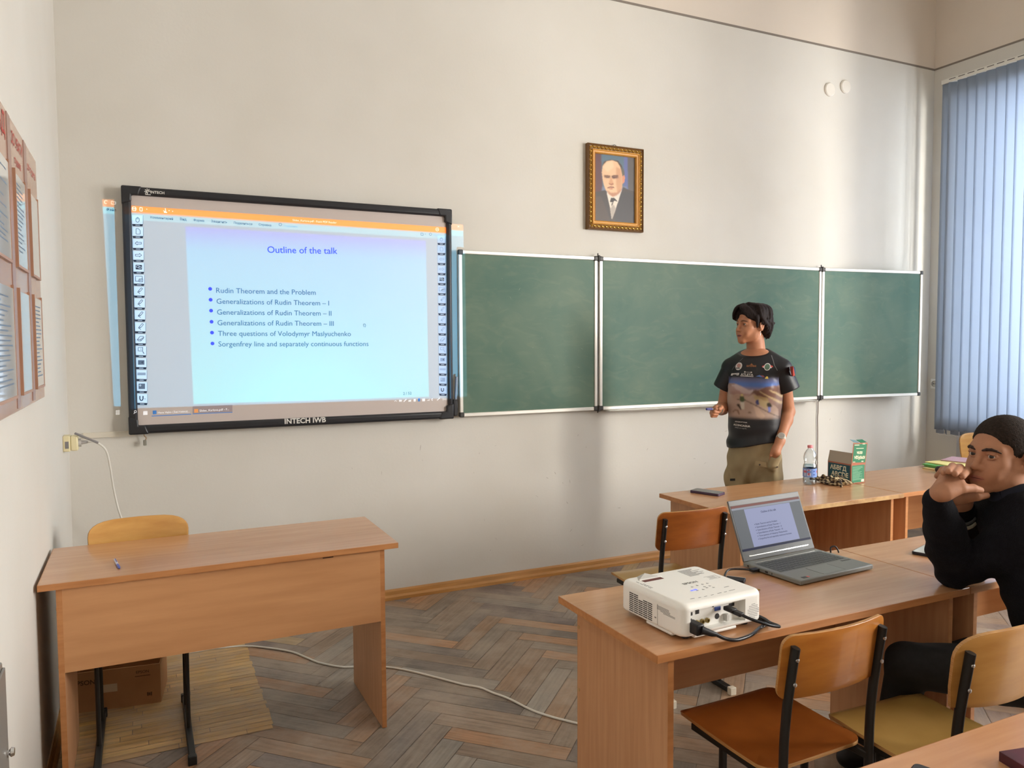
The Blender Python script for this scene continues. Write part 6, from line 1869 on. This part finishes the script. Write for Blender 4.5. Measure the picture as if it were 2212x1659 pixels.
    for q in (-1, 1):
        lock([(q * 0.077, 0.024, 0.05), (q * 0.0805, 0.022, 0.015), (q * 0.0770, 0.022, -0.020)], 0.010, 0.0035)
        lock([(q * 0.080, 0.0, 0.05), (q * 0.086, -0.012, 0.03), (q * 0.080, -0.040, 0.004)], 0.012, 0.008)
    for i in range(7): lock([(-0.054 + 0.018 * i, -0.096, 0.03), (-0.052 + 0.018 * i, -0.104, -0.025), (-0.046 + 0.016 * i, -0.088, -0.082 + r.uniform(-.012, .010))], 0.014, 0.004)
    lock([(-0.040, -0.103, 0.016), (-0.045, -0.116, 0.000), (-0.05, -0.128, 0.003)], 0.008, 0.002)
    V, Q = s.mesh(0.003)
    sdf_obj('hair', V, Q, HAIR_W, wo)
    # t-shirt
    s = SDF().at(WR, WO)
    s.ec((0, 0, 1.345), (0, 0, 1.20), 0.164, 0.156, 0.66, k=0.03); s.ec((0, 0, 1.20), (0, 0, 1.06), 0.156, 0.149, 0.70, k=0.03); s.ec((0, 0, 1.06), (0, 0, 0.88), 0.149, 0.168, 0.74, k=0.03)
    for q in (-1, 1):
        s.rc((0, -0.020, 1.452), (0.145 * q, -0.012, 1.385), 0.066, 0.064, k=0.03)
        s.el((0.070 * q, 0.080, 1.275), (0.066, 0.048, 0.062), k=0.03)
    s.cut((0, 0, 0.9365), (-0.165, 0.0, -1), k=0.003)
    s.rc((0, -0.02, 1.60), (0, -0.012, 1.500), 0.056, 0.058, k=0.008, op='s')
    s.cut((0, 0.055, 1.466), (0, 0.45, 1), k=0.006)
    def folds(F, X, Y, Z):
        a = (X - WO[0]) * WR[0, 0] + (Y - WO[1]) * WR[1, 0]; b = (X - WO[0]) * WR[0, 1] + (Y - WO[1]) * WR[1, 1]
        w1 = 0.0062 * np.sin(34 * (a * 0.9 + Z * 1.15) + 5 * np.sin(9 * Z + 4 * a)) * np.clip((-a + 0.05) / 0.15, 0, 1) * np.clip((1.30 - Z) / 0.1, 0, 1)
        w2 = 0.0060 * np.sin(52 * (Z - 0.35 * a) + 3 * np.sin(14 * a)) * np.clip((1.04 - Z) / 0.10, 0, 1)
        return F + (w1 + w2).astype(np.float32)
    V1, Q1 = s.mesh(0.0042, folds)
    sl = []
    for q, a, b in ((1, (0.136, -0.012, 1.380), (0.196, -0.012, 1.258)), (-1, (-0.136, -0.012, 1.380), (-0.186, -0.040, 1.250))):
        s = SDF().at(WR, WO); a, b = np.array(a), np.array(b)
        s.rc(a, b, 0.068, 0.066, k=0.01)
        d = (b - a) / np.linalg.norm(b - a)
        s.cut(a + d * 0.135, d, k=0.003)
        sl.append(s.mesh(0.0042))
    V, Q = joinm((V1, Q1), *sl)
    Lc = (V - WO) @ WR
    S_ = -Lc[:, 0]; Zl = V[:, 2]
    X = ((1619 + S_ * 300) - 1560) * 9.76; Y = ((742 + (1.533 - Zl) * 365) - 760) * 9.76
    front = (Lc[:, 1] > 0.0).astype(float); front[len(V1):] = 0
    c = np.tile(np.array(lin((27, 26, 30))), (len(V), 1))
    def sm(v, a, b): return np.clip((v - a) / (b - a), 0, 1)
    def mixc(m_, col):
        nonlocal c
        c = c * (1 - m_[:, None]) + np.array(lin(col)) * m_[:, None]
    fade = front * sm(Y, 515, 640) * (1 - sm(Y, 1320, 1400)) * (1 - sm(X + 0.22 * (Y - 900), 960, 1230)) * sm(X, -60, 60)
    wob = 18 * np.sin(X / 47.0) + 10 * np.sin(X / 21.0 + Y / 60.0)
    mixc(fade, (150, 122, 112))
    mixc(fade * (1 - sm(Y, 700, 800)) * inpoly(X, Y, [(-300, 400), (1400, 400), (1400, 690), (1000, 690), (820, 730), (700, 790), (640, 800), (540, 770), (420, 690), (320, 650), (-300, 640)]), (74, 104, 168))
    mixc(fade * (1 - sm(Y, 560, 660)), (70, 74, 104))
    mixc(fade * inpoly(X, Y, [(280, 690), (360, 670), (480, 730), (560, 790), (640, 780), (660, 830), (560, 870), (420, 850), (300, 800)]) * 0.7, (196, 180, 182))
    mixc(fade * inpoly(X, Y + wob, [(640, 830), (760, 770), (880, 700), (1000, 720), (1200, 860), (1200, 1100), (980, 1000), (800, 900), (600, 870)]), (116, 84, 74))
    mixc(fade * inpoly(X, Y + wob, [(-100, 700), (160, 640), (280, 700), (400, 820), (560, 860), (640, 830), (560, 900), (200, 880), (-100, 900)]), (164, 136, 130))
    mixc(fade * inpoly(X, Y + wob, [(-100, 900), (200, 880), (560, 900), (700, 900), (850, 1000), (1000, 1180), (1000, 1420), (-100, 1420)]), (178, 154, 140))
    for q in ((690, 800, 1130, 1190), (850, 780, 1150, 1090)):
        mixc(fade * inpoly(X, Y, [(q[0] + 60, q[1]), (q[0] + 90, q[1]), (q[2], q[3] - 90), (q[2] - 40, q[3] - 60)]) * 0.75, (206, 184, 140))
    mixc(fade * inpoly(X, Y, [(640, 1100), (720, 1140), (830, 1330), (780, 1390), (700, 1330)]) * 0.6, (206, 178, 158))
    mixc(front * inpoly(X, Y, [(640, 880), (860, 930), (900, 1100), (830, 1160), (700, 1060)]) * 0.5 * fade, (176, 160, 96))
    # climbers, their rope and shadows
    def spot(poly, col, a=1.0): mixc(front * inpoly(X, Y, poly) * a, col)
    spot([(420, 920), (480, 920), (500, 1000), (470, 1050), (430, 1050), (400, 990)], (70, 84, 56)); spot([(350, 990), (410, 975), (410, 1000), (350, 1005)], (80, 74, 60))
    spot([(440, 872), (470, 872), (476, 915), (436, 915)], (206, 196, 130)); spot([(420, 1050), (490, 1050), (494, 1190), (460, 1200), (440, 1190), (424, 1180)], (204, 198, 186))
    spot([(340, 1100), (400, 1085), (440, 1200), (430, 1215)], (52, 42, 38)); spot([(690, 985), (730, 985), (736, 1080), (700, 1100), (680, 1040)], (64, 66, 112))
    spot([(860, 1050), (900, 1050), (930, 1120), (880, 1145), (845, 1100)], (60, 54, 44)); spot([(864, 1130), (910, 1130), (900, 1240), (876, 1240)], (120, 130, 196))
    for (x0, y0, x1, y1) in ((500, 985, 700, 1105), (700, 1105, 870, 1230), (870, 1230, 1010, 1335)): spot([(x0, y0), (x1, y1), (x1, y1 + 16), (x0, y0 + 16)], (52, 42, 36))
    spot([(260, 1260), (310, 1205), (380, 1215), (410, 1300), (390, 1310), (350, 1240), (300, 1240), (270, 1290)], (130, 104, 88)); spot([(550, 1250), (590, 1235), (620, 1260), (570, 1275)], (120, 98, 84))
    c = relax(c, Q, 2, 0.6)
    shirt = sdf_obj('t_shirt', V, Q, mat('shirt_print', (128, 128, 128), 0.42, attr='Col', spec=0.45), wo, col=c)
    tree = BVHTree.FromPolygons([Vector(p) for p in V], [tuple(int(i) for i in q) for q in Q])
    cam_ax = CAM_R[:2] / np.linalg.norm(CAM_R[:2])
    def decal(name, verts2, faces, m_, lift=0.0016):
        lift += 0.0014
        """marks given in the print's own co-ordinates (x, y of the chest) wrapped on the shirt front"""
        V_, ok = [], True
        for (x, y) in verts2:
            s_ = ((1560 + x / 9.76) - 1619) / 300.0; z = 1.533 - ((760 + y / 9.76) - 742) / 365.0
            p = WO + WR @ np.array((-s_, 0.4, z)); d = -(WR @ np.array((0, 1.0, 0)))
            h = tree.ray_cast(Vector(p), Vector(d), 0.9)
            if h[0] is None: ok = False; V_.append(p + d * 0.3); continue
            V_.append(np.array(h[0]) - d * lift)
        MB().add(V_, faces).build(name, m_, shirt, world=True)
    def ell(name, cx, cy, rx, ry, m_, lift=0.0016, rot=0.0):
        P = [(cx + rx * math.cos(a) * math.cos(rot) - ry * math.sin(a) * math.sin(rot), cy + rx * math.cos(a) * math.sin(rot) + ry * math.sin(a) * math.cos(rot)) for a in np.linspace(0, 2 * PI, 25)[:-1]]
        decal(name, [(cx, cy)] + P, [(0, 1 + (k + 1) % 24, 1 + k) for k in range(24)], m_, lift)
    def word(name, s_, x0, x1, y, m_, tilt=0.0, bold=0.02, hs=1.0):
        Vt, Ft = text_mesh(s_, bold)
        a0, a1 = Vt[:, 0].min(), Vt[:, 0].max(); k = (x1 - x0) / (a1 - a0)
        decal(name, [(x0 + (p[0] - a0) * k, y - p[1] * k * hs + tilt * (p[0] - a0) * k) for p in Vt], [f[::-1] if False else f for f in Ft], m_, 0.0022)
    PW, PG, PR, PB = mat('print_white', (214, 208, 204), 0.5), mat('print_green', (84, 110, 92), 0.5), mat('print_red', (196, 76, 66), 0.5), mat('print_brown', (150, 96, 58), 0.5)
    ell('shirt_badge', 372, 300, 62, 82, PW, rot=0.35); ell('shirt_badge', 372, 285, 38, 42, mat('print_rose', (176, 132, 126), 0.5), 0.0022)
    decal('shirt_badge', [(318, 330), (400, 330), (392, 348), (312, 348)], [(0, 3, 2, 1)], mat('print_black', (28, 26, 28), 0.5), 0.0024)
    word('shirt_lettering', 'andes', 515, 680, 305, PB, bold=0.03); decal('shirt_badge', [(570, 270), (598, 232), (630, 270)], [(0, 2, 1)], PB)
    ell('shirt_badge', 850, 300, 82, 34, PR, 0.0014); ell('shirt_badge', 850, 305, 48, 76, PW, 0.0018); ell('shirt_badge', 850, 305, 38, 62, PG, 0.0022)
    decal('shirt_badge', [(785, 296), (915, 306), (915, 330), (785, 320)], [(0, 3, 2, 1)], PW, 0.0026)
    decal('shirt_badge', [(230, 455), (390, 438), (380, 488), (218, 500)], [(0, 3, 2, 1)], PW); word('shirt_lettering', 'AGILEX', 250, 370, 485, mat('print_dark_grey', (70, 72, 84), 0.5), tilt=-0.1, hs=0.8)
    word('shirt_lettering', 'ATLETA', 420, 640, 486, PW, tilt=0.03); decal('shirt_lettering', [(415, 492), (640, 502), (640, 514), (415, 504)], [(0, 3, 2, 1)], PW, 0.0022)
    decal('shirt_lettering', [(485, 412), (610, 418), (610, 424), (485, 418)], [(0, 3, 2, 1)], PW, 0.0022); ell('shirt_badge', 492, 414, 14, 14, PW); ell('shirt_badge', 604, 420, 14, 14, PW)
    decal('shirt_badge', [(680, 500), (740, 470), (800, 520), (760, 515)], [(0, 3, 2, 1)], mat('print_sky', (78, 112, 176), 0.5)); decal('shirt_badge', [(745, 475), (800, 480), (830, 520), (800, 520)], [(0, 3, 2, 1)], mat('print_wine', (128, 64, 74), 0.5))
    decal('shirt_badge', [(830, 545), (845, 500), (868, 500), (882, 548)], [(0, 1, 2, 3)], mat('print_yellow', (206, 176, 84), 0.5))
    word('shirt_lettering', 'ARGENTYNA', 318, 552, 1472, PW, tilt=0.02, hs=0.9); word('shirt_lettering', 'ACONCAGUA', 290, 604, 1545, PW, tilt=0.04, bold=0.035, hs=1.1); word('shirt_lettering', '6962 m n.p.m.', 322, 545, 1595, mat('print_dim', (150, 146, 144), 0.5), tilt=0.03, hs=0.9)
    # flag patch on the sleeve
    def patch(P, m_, lift):
        V_ = []
        for (u, v) in P:
            d = CAM_R * (u - IMG_W / 2) / FOC - CAM_U * (v - IMG_H / 2) / FOC + CAM_F
            d = d / np.linalg.norm(d); h = tree.ray_cast(Vector(EYE), Vector(d), 9)
            V_.append((np.array(h[0]) if h[0] is not None else EYE + d * 4.55) - d * lift)
        MB().add(V_, [tuple(range(len(P)))[::-1]]).build('sleeve_patch', m_, shirt, world=True)
    patch([(1706, 792), (1713.5, 791), (1717.5, 811), (1713, 813), (1709.5, 810)], PR, 0.003)
    patch([(1708.5, 795), (1712, 794.5), (1714.5, 806), (1711.2, 807)], PW, 0.0042)
    patch([(1714, 792), (1717, 794), (1718.5, 806), (1717.8, 809)], mat('print_sky', (78, 112, 176), 0.5), 0.003)
    # raglan seams and neck tape
    SEAM = mat('seam_grey', (104, 102, 104), 0.6)
    for pts in (((470, 60), (420, 140), (350, 230), (280, 310), (240, 380)), ((880, 70), (925, 180), (950, 270), (1000, 380))):
        V_ = []
        for (x, y) in pts: V_ += [(x - 5, y), (x + 5, y)]
        decal('seam', V_, [(2 * i, 2 * i + 1, 2 * i + 3, 2 * i + 2) for i in range(len(pts) - 1)], SEAM)
    # trousers
    s = SDF().at(WR, WO)
    s.ec((0, 0.0, 0.97), (0, 0.0, 0.84), 0.150, 0.156, 0.70, k=0.03)
    for q in (-1, 1):
        s.chain([(0.080 * q, 0.005, 0.84), (0.086 * q, 0.012, 0.66), (0.094 * q, 0.015, 0.48), (0.105 * q, 0.0, 0.09)], [0.083, 0.076, 0.070, 0.064], k=0.010)
        s.el((0.135 * q, 0.03, 0.73), (0.030, 0.060, 0.075), k=0.02)
    s.rc((-0.152, 0.085, 0.89), (-0.138, 0.09, 0.83), 0.030, 0.028, k=0.03)
    s.rc((-0.168, 0.075, 0.945), (-0.150, 0.098, 0.895), 0.028, 0.020, k=0.012, op='s')
    def tf(F, X, Y, Z):
        a = (X - WO[0]) * WR[0, 0] + (Y - WO[1]) * WR[1, 0]
        return F + (0.0045 * np.sin(36 * (Z + 0.7 * a) + 4 * np.sin(20 * a)) * np.clip((0.9 - Z) / 0.1, 0, 1)).astype(np.float32)
    s.cut((0, 0, 0.075), (0, 0, -1), k=0.004)
    V, Q = s.mesh(0.0055, tf)
    KH = mat('khaki_cloth', (164, 146, 112), 0.85, var=0.14, scale=14)
    trs = sdf_obj('trousers', V, Q, KH, wo)
    ttree = BVHTree.FromPolygons([Vector(p) for p in V], [tuple(int(i) for i in q) for q in Q])
    def flap(name, P, m_, lift):
        V_ = []
        for (u, v) in P:
            d = CAM_R * (u - IMG_W / 2) / FOC - CAM_U * (v - IMG_H / 2) / FOC + CAM_F
            d = d / np.linalg.norm(d); h = ttree.ray_cast(Vector(EYE), Vector(d), 9)
            V_.append((np.array(h[0]) if h[0] is not None else EYE + d * 4.6) - d * lift)
        MB().add(V_, [tuple(range(len(P)))[::-1]]).build(name, m_, trs, world=True)
    flap('pocket_flap', [(1632, 995), (1655, 999), (1683, 1003), (1682, 1013), (1655, 1010), (1630, 1005)], mat('khaki_flap', (172, 153, 118), 0.85), 0.014)
    for (u, v) in ((1641, 1004), (1679, 1009)): flap('pocket_button', [(u + 2 * math.cos(a), v + 2 * math.sin(a)) for a in np.linspace(0, 2 * PI, 11)[:-1]], mat('button_brown', (70, 52, 46), 0.5), 0.018)
    flap('trouser_label', [(1577, 1034), (1588, 1033.5), (1588, 1038.5), (1577, 1039)], mat('label_black', (34, 32, 32), 0.6), 0.004)
    # shoes
    for q in (-1, 1):
        s = SDF().at(WR, WO)
        s.rc((0.105 * q, -0.04, 0.05), (0.12 * q, 0.15, 0.040), 0.045, 0.038, k=0.02); s.rc((0.105 * q, -0.03, 0.07), (0.105 * q, -0.03, 0.11), 0.045, 0.046, k=0.02)
        s.cut((0, 0, 0.001), (0, 0, -1), k=0.002)
        V, Q = s.mesh(0.006)
        sdf_obj('shoe', V, Q, mat('shoe_grey', (70, 68, 66), 0.7), wo)
    # wrist things, ear ring, neck cord
    def wl(x, y, z): return WO + WR @ np.array((x, y, z))
    axis = np.array(wl(-0.163, 0.055, 0.968)) - np.array(wl(-0.172, -0.085, 1.13)); axis /= np.linalg.norm(axis)
    c0 = np.array(wl(-0.1638, 0.042, 0.984))
    Rw = frame(np.cross(axis, (0, 0, 1)), np.cross(axis, np.cross(axis, (0, 0, 1))))
    bandw = MB()
    band = [c0 + Rw @ np.array((0.0275 * math.cos(a), 0.0275 * math.sin(a), 0)) for a in np.linspace(0, 2 * PI, 29)]
    bandw.tube(band, 0.0018, 8, flat=0.0095, up=axis)
    wt = bandw.build('watch', mat('watch_strap', (196, 190, 178), 0.5), wo, smooth=60, world=True)
    out = EYE - c0; out -= axis * (out @ axis); out /= np.linalg.norm(out)
    Rf_ = frame(np.cross(axis, out), axis)
    MB().lathe([(0.020, -0.004), (0.021, 0.0), (0.021, 0.006), (0.0175, 0.008), (0, 0.0078)], c0 + out * 0.026, 28, R=Rf_).build('watch_case', mat('watch_silver', (196, 192, 184), 0.3, metal=0.6), wt, smooth=40, world=True)
    MB().lathe([(0.0165, 0), (0, 0.0004)], c0 + out * 0.0343, 24, R=Rf_).build('watch_face', mat('watch_face', (150, 144, 138), 0.2), wt, world=True)
    wa = np.array(wl(0.156, 0.205, 1.150)); dr = np.array(wl(0.205, -0.03, 1.135)) - wa; dr /= np.linalg.norm(dr)
    for k, (m_, w_) in enumerate(((mat('bracelet_grey', (120, 118, 104), 0.7), 0.007), (mat('bracelet_black', (30, 26, 30), 0.7), 0.007))):
        cc = wa + dr * (0.008 + 0.016 * k)
        Rr = frame(np.cross(dr, (0, 0, 1)), np.cross(dr, np.cross(dr, (0, 0, 1))))
        MB().tube([cc + Rr @ np.array((0.0275 * math.cos(a), 0.0275 * math.sin(a), 0)) for a in np.linspace(0, 2 * PI, 25)], 0.0028, 8, flat=w_, up=dr).build('bracelet', m_, wo, smooth=60, world=True)
    ep = Ht + Hs * (HR_ @ np.array((-0.081, 0.002, -0.046)))
    MB().tube([ep, ep - np.array((0, 0, 0.014)), ep - np.array((0.001, 0, 0.022))], [0.001, 0.001, 0.0022], 8).build('ear_ring', mat('chrome', (220, 220, 222), 0.12, metal=1.0), wo, smooth=60, world=True)
    nc = [wl(0.060 * math.cos(a), -0.016 + 0.056 * math.sin(a), 1.473 - 0.020 * math.sin(a)) for a in np.linspace(0, 2 * PI, 29)]
    MB().tube(nc, 0.0022, 8).build('neck_cord', mat('cord_dark_brown', (66, 34, 26), 0.7), wo, smooth=60, world=True)
    # the pen she points with: a thing of its own
    a, b = np.array(wl(0.118, 0.268, 1.158)), np.array(wl(0.165, 0.365, 1.163))
    pm = thing('marker_pen', 'blue-capped marker held in the hand of the standing woman', 'marker', a)
    d = b - a
    MB().tube([a, a + d * 0.6], 0.0058, 14).build('barrel', mat('marker_silver', (168, 166, 172), 0.35), pm, smooth=40, world=True)
    MB().tube([a + d * 0.6, a + d * 0.97, b], [0.0072, 0.0072, 0.004], 14).build('marker_cap', mat('marker_blue', (72, 70, 132), 0.4), pm, smooth=40, world=True)
woman()

# ------------------------------------------------------------------ the young man at the desk
MO = np.array((2.83, -3.15, 0.0))
mn = thing('person', 'young man in a black sweater leaning on his elbows with clasped hands under his chin', 'person', MO)
MHR, MHs = head_frame(174, 0.02, 0.03), 1.03
MHt = on_y(2117, 982, -2.93) - MHs * (MHR @ np.array((0, 0.088, 0.002)))
MR = head_frame(150)
def man():
    neck = np.array((2.81, -2.985, 1.045))
    LS, RS = np.array((2.74, -3.115, 0.985)), np.array((2.885, -2.845, 0.985))
    LE, RE = np.array((2.690, -2.862, 0.808)), np.array((2.915, -2.750, 0.806))
    LWr, RWr = on_y(2023, 1077, -2.905), on_y(2074, 1092, -2.845)
    s = SDF()
    head_sdf(s, MHR, MHt, MHs, True)
    s.at()
    nb_ = MHt + MHs * (MHR @ np.array((0, -0.035, -0.06)))
    s.rc(nb_, neck, 0.057, 0.062, k=0.03)
    V1, Q1 = s.mesh(0.0024)
    V1 = relax(V1, Q1, 1, 0.4)
    # body under the clothes
    s = SDF()
    s.ec((2.83, -3.15, 0.56), (2.81, -3.05, 0.90), 0.125, 0.14, 0.7, Rf=MR, k=0.03)
    s.rc(LS, RS, 0.05, k=0.05); s.rc(neck, (LS + RS) / 2, 0.06, 0.07, k=0.04)
    for S, E, W in ((LS, LE, LWr), (RS, RE, RWr)): s.rc(S, E, 0.048, 0.038, k=0.02); s.rc(E, W, 0.040, 0.026, k=0.02)
    V2, Q2 = s.mesh(0.007)
    # clasped hands
    s = SDF()
    P = on_y
    def tip(u, v, y): return P(u, v, y)
    # near (left) hand: wrist, back of the hand, knuckles, thumb under the chin
    s.rc(LWr, P(2036, 1060, -2.925), 0.027, 0.026, k=0.02)
    kn = [P(2074, 1043, -2.945), P(2064, 1031, -2.935), P(2054, 1025, -2.918), P(2043, 1023, -2.898)]
    for k, q in enumerate(kn): s.rc(P(2030 - k, 1068 - 2 * k, -2.93 + 0.012 * k), q, 0.022, 0.0135, k=0.016)
    for q in kn:
        a = q + np.array((0.028, 0.030, 0.004)); b = q + np.array((0.030, 0.050, -0.018))
        s.rc(q, a, 0.0125, 0.011, k=0.005); s.rc(a, b, 0.011, 0.009, k=0.004)
    s.rc(P(2046, 1064, -2.94), P(2078, 1055, -2.958), 0.021, 0.0150, k=0.016)
    s.rc(P(2078, 1055, -2.958), P(2102, 1055, -2.966), 0.0150, 0.0128, k=0.005); s.rc(P(2102, 1055, -2.966), P(2118, 1059, -2.968), 0.0130, 0.0100, k=0.004)
    VL, QL = s.mesh(0.0024)
    # far (right) hand: palm below, four fingers folded over the knuckles
    s = SDF()
    s.rc(RWr + np.array((0, 0.02, -0.05)), RWr, 0.029, 0.028, k=0.02)
    mc = [P(2098, 1036, -2.87), P(2088, 1026, -2.868), P(2076, 1024, -2.866), P(2060, 1028, -2.862)]
    for k, q in enumerate(mc): s.rc(RWr + (q - RWr) * 0.15, q, 0.026, 0.0150, k=0.02)
    s.rc(P(2062, 1078, -2.885), P(2096, 1074, -2.90), 0.022, 0.016, k=0.02)
    pip = [P(2090, 1016, -2.905), P(2073, 1010, -2.905), P(2058, 1008, -2.902), P(2043, 1014, -2.898)]
    tp = [P(2079, 1029, -2.957), P(2063, 1023, -2.957), P(2049, 1018, -2.945), P(2037, 1021, -2.925)]
    for k, (m_, p, t_) in enumerate(zip(mc, pip, tp)):
        r_ = 0.0122 - 0.0012 * (k == 3)
        s.rc(m_, p, r_ + 0.001, r_, k=0.006); s.rc(p, t_, r_, r_ - 0.0025, k=0.003)
    s.rc(P(2080, 1078, -2.90), P(2112, 1073, -2.945), 0.0155, 0.0125, k=0.01); s.rc(P(2112, 1073, -2.945), P(2131, 1070, -2.955), 0.0125, 0.0100, k=0.004)
    VR, QR = s.mesh(0.0024)
    mi = np.concatenate([face_mi(V1, Q1, MHR, MHt, MHs, True), np.zeros(len(Q2) + len(QL) + len(QR), int)])
    V, Q = joinm((V1, Q1), (V2, Q2), (VL, QL), (VR, QR))
    sdf_obj('body', V, Q, [SKIN_M, LIP_M], mn, mi=mi)
    NAIL = mat('finger_nail', (214, 176, 154), 0.3)
    def nail(c, r):
        d = EYE - c; d /= np.linalg.norm(d)
        s2 = SDF().el(c + d * r[2], (r[0], r[0] * 0.8, r[0] * 0.8), k=0.001)
        v, q = s2.mesh(0.0012); return v, q
    v, q = nail(P(2115, 1056, -2.968) , (0.0055, 0.003, 0.0068))
    sdf_obj('thumb_nail', v, q, NAIL, mn)
    mouth_line(mn, V1, Q1, MHR, MHt, MHs, 0.0245, 0.0012, mat('mouth_dark_man', (96, 50, 42), 0.6))
    gz = (EYE - MHt) / np.linalg.norm(EYE - MHt)
    f_ = MHR[:, 1]
    eyes(mn, MHR, MHt, MHs, f_ * 0.75 + gz * 0.55 + np.array((0, 0, -0.02)), mat('iris_dark', (54, 44, 36), 0.2))
    brows(mn, MHR, MHt, MHs, BROW, 0.0046, lift=-0.0015)
    # cropped hair
    s = SDF().at(MHR, MHt, MHs)
    s.el((0, -0.013, 0.038), (0.0788, 0.0970, 0.0835), k=0.01)
    s.el((0, -0.060, -0.020), (0.062, 0.045, 0.055), k=0.03)
    s.el((0, 0.105, -0.030), (0.130, 0.070, 0.106), k=0.002, op='s')
    for q in (-1, 1): s.el((q * 0.078, 0.066, 0.010), (0.05, 0.034, 0.036), k=0.004, op='s'); s.el((q * 0.085, 0.012, -0.060), (0.05, 0.036, 0.055), k=0.004, op='s'); s.el((q * 0.082, -0.012, -0.012), (0.02, 0.022, 0.036), k=0.004, op='s')
    s.el((0, 0.05, -0.09), (0.1, 0.09, 0.09), k=0.006, op='s')
    V, Q = s.mesh(0.0026)
    V = V + np.random.default_rng(3).normal(0, 0.00035, V.shape)
    sdf_obj('hair', V, Q, HAIR_M, mn)
    # sweater
    s = SDF()
    s.ec((2.84, -3.16, 0.50), (2.82, -3.09, 0.80), 0.150, 0.160, 0.78, Rf=MR, k=0.04); s.ec((2.82, -3.09, 0.80), (2.81, -3.01, 0.95), 0.160, 0.155, 0.76, Rf=MR, k=0.04)
    s.rc(LS, RS, 0.072, k=0.05)
    s.rc(neck - np.array((0, 0, 0.045)), (LS + RS) / 2, 0.072, 0.085, k=0.04)
    s.chain([LS, LS * 0.5 + LE * 0.5, LE], [0.074, 0.066, 0.056], k=0.03)
    d = LWr - LE
    s.chain([LE, LE + d * 0.3, LE + d * 0.55, LE + d * 0.78, LE + d * 0.98], [0.056, 0.066, 0.060, 0.045, 0.039], k=0.014)
    s.rc(LE + d * 0.62 + np.array((-0.02, -0.01, 0)), LE + d * 0.60 + np.array((0.02, 0.0, 0.0)), 0.046, 0.046, k=0.012)
    s.chain([RS, RS * 0.5 + RE * 0.5, RE], [0.070, 0.062, 0.052], k=0.03)
    d2 = RWr - RE
    s.chain([RE, RE + d2 * 0.4, RE + d2 * 0.95], [0.054, 0.056, 0.0385], k=0.014)
    
    def kf(F, X, Y, Z):
        return F + (0.0026 * np.sin(70 * (X * 0.6 + Z * 0.7 - Y * 0.2) + 4 * np.sin(17 * Z + 9 * X))).astype(np.float32)
    V, Q = s.mesh(0.005, kf)
    V[:, 2] = np.where((V[:, 1] > -2.892) & (V[:, 2] < 0.7565), 0.7565, V[:, 2])
    KNIT = mat('black_knit', (20, 20, 26), 0.95, var=0.35, scale=90, bump=0.35, bscale=220, spec=0.25)
    sw = sdf_obj('sweater', V, Q, KNIT, mn)
    def ringat(c, ax, r, m_, hw_, nm, rr=0.004):
        ax = ax / np.linalg.norm(ax); Rr = frame(np.cross(ax, (0, 0, 1)), np.cross(ax, np.cross(ax, (0, 0, 1))))
        MB().tube([c + Rr @ np.array((r * math.cos(a), r * math.sin(a), 0)) for a in np.linspace(0, 2 * PI, 33)], rr, 10, flat=hw_, up=ax).build(nm, m_, sw, smooth=60, world=True)
    ringat(RE + d2 * 0.775, d2, 0.0455, mat('cuff_cream', (214, 206, 184), 0.9), 0.0085, 'cuff_stripe')
    ringat(RE + d2 * 0.845, d2, 0.0430, mat('cuff_grey', (92, 92, 90), 0.9), 0.0075, 'cuff_stripe')
    ringat(RE + d2 * 0.93, d2, 0.0385, KNIT, 0.014, 'cuff')
    ringat(LE + d * 0.955, d, 0.0385, KNIT, 0.014, 'cuff')
    # collar standing round the neck
    na = nb_ - neck; na /= np.linalg.norm(na)
    cc = neck + na * 0.004
    Rc = frame(np.cross(na, (0, 1, 0)), np.cross(na, np.cross(na, (0, 1, 0))))
    MB().tube([cc + Rc @ np.array((0.074 * math.cos(a), 0.070 * math.sin(a), 0)) for a in np.linspace(0, 2 * PI, 37)], 0.011, 12, flat=0.030, up=na).build('collar', mat('collar_navy', (20, 24, 38), 0.9), sw, smooth=60, world=True)
    # trousers and shoes
    s = SDF()
    LH, RH = np.array((2.80, -3.21, 0.55)), np.array((2.90, -3.06, 0.53))
    LK, RK = np.array((2.475, -2.865, 0.540)), np.array((2.66, -2.74, 0.455))
    LA_, RA_ = np.array((2.60, -2.70, 0.10)), np.array((2.74, -2.60, 0.10))
    s.rc(LH, RH, 0.098, k=0.04)
    for H_, K_, A_2 in ((LH, LK, LA_), (RH, RK, RA_)):
        s.chain([H_, (H_ + K_) / 2, K_], [0.095, 0.082, 0.066], k=0.03); s.rc(K_, A_2, 0.064, 0.05, k=0.02)
    def lf(F, X, Y, Z): return F + (0.002 * np.sin(80 * (X + Y * 0.5 + Z * 0.6))).astype(np.float32)
    V, Q = s.mesh(0.008, lf)
    sdf_obj('trousers', V, Q, mat('black_jeans', (28, 28, 29), 0.9, var=0.3, scale=60), mn)
    for A_2 in (LA_, RA_):
        s = SDF(); f2 = np.array((-0.87, 0.5, 0))
        s.rc(A_2 + np.array((0, 0, -0.05)), A_2 + f2 * 0.15 + np.array((0, 0, -0.06)), 0.045, 0.036, k=0.02); s.rc(A_2 + np.array((0, 0, -0.045)), A_2 + np.array((0, 0, 0.0)), 0.045, 0.048, k=0.02)
        s.cut((0, 0, 0.001), (0, 0, -1), k=0.002)
        V, Q = s.mesh(0.007)
        sdf_obj('shoe', V, Q, mat('shoe_black', (34, 33, 34), 0.6), mn)
man()
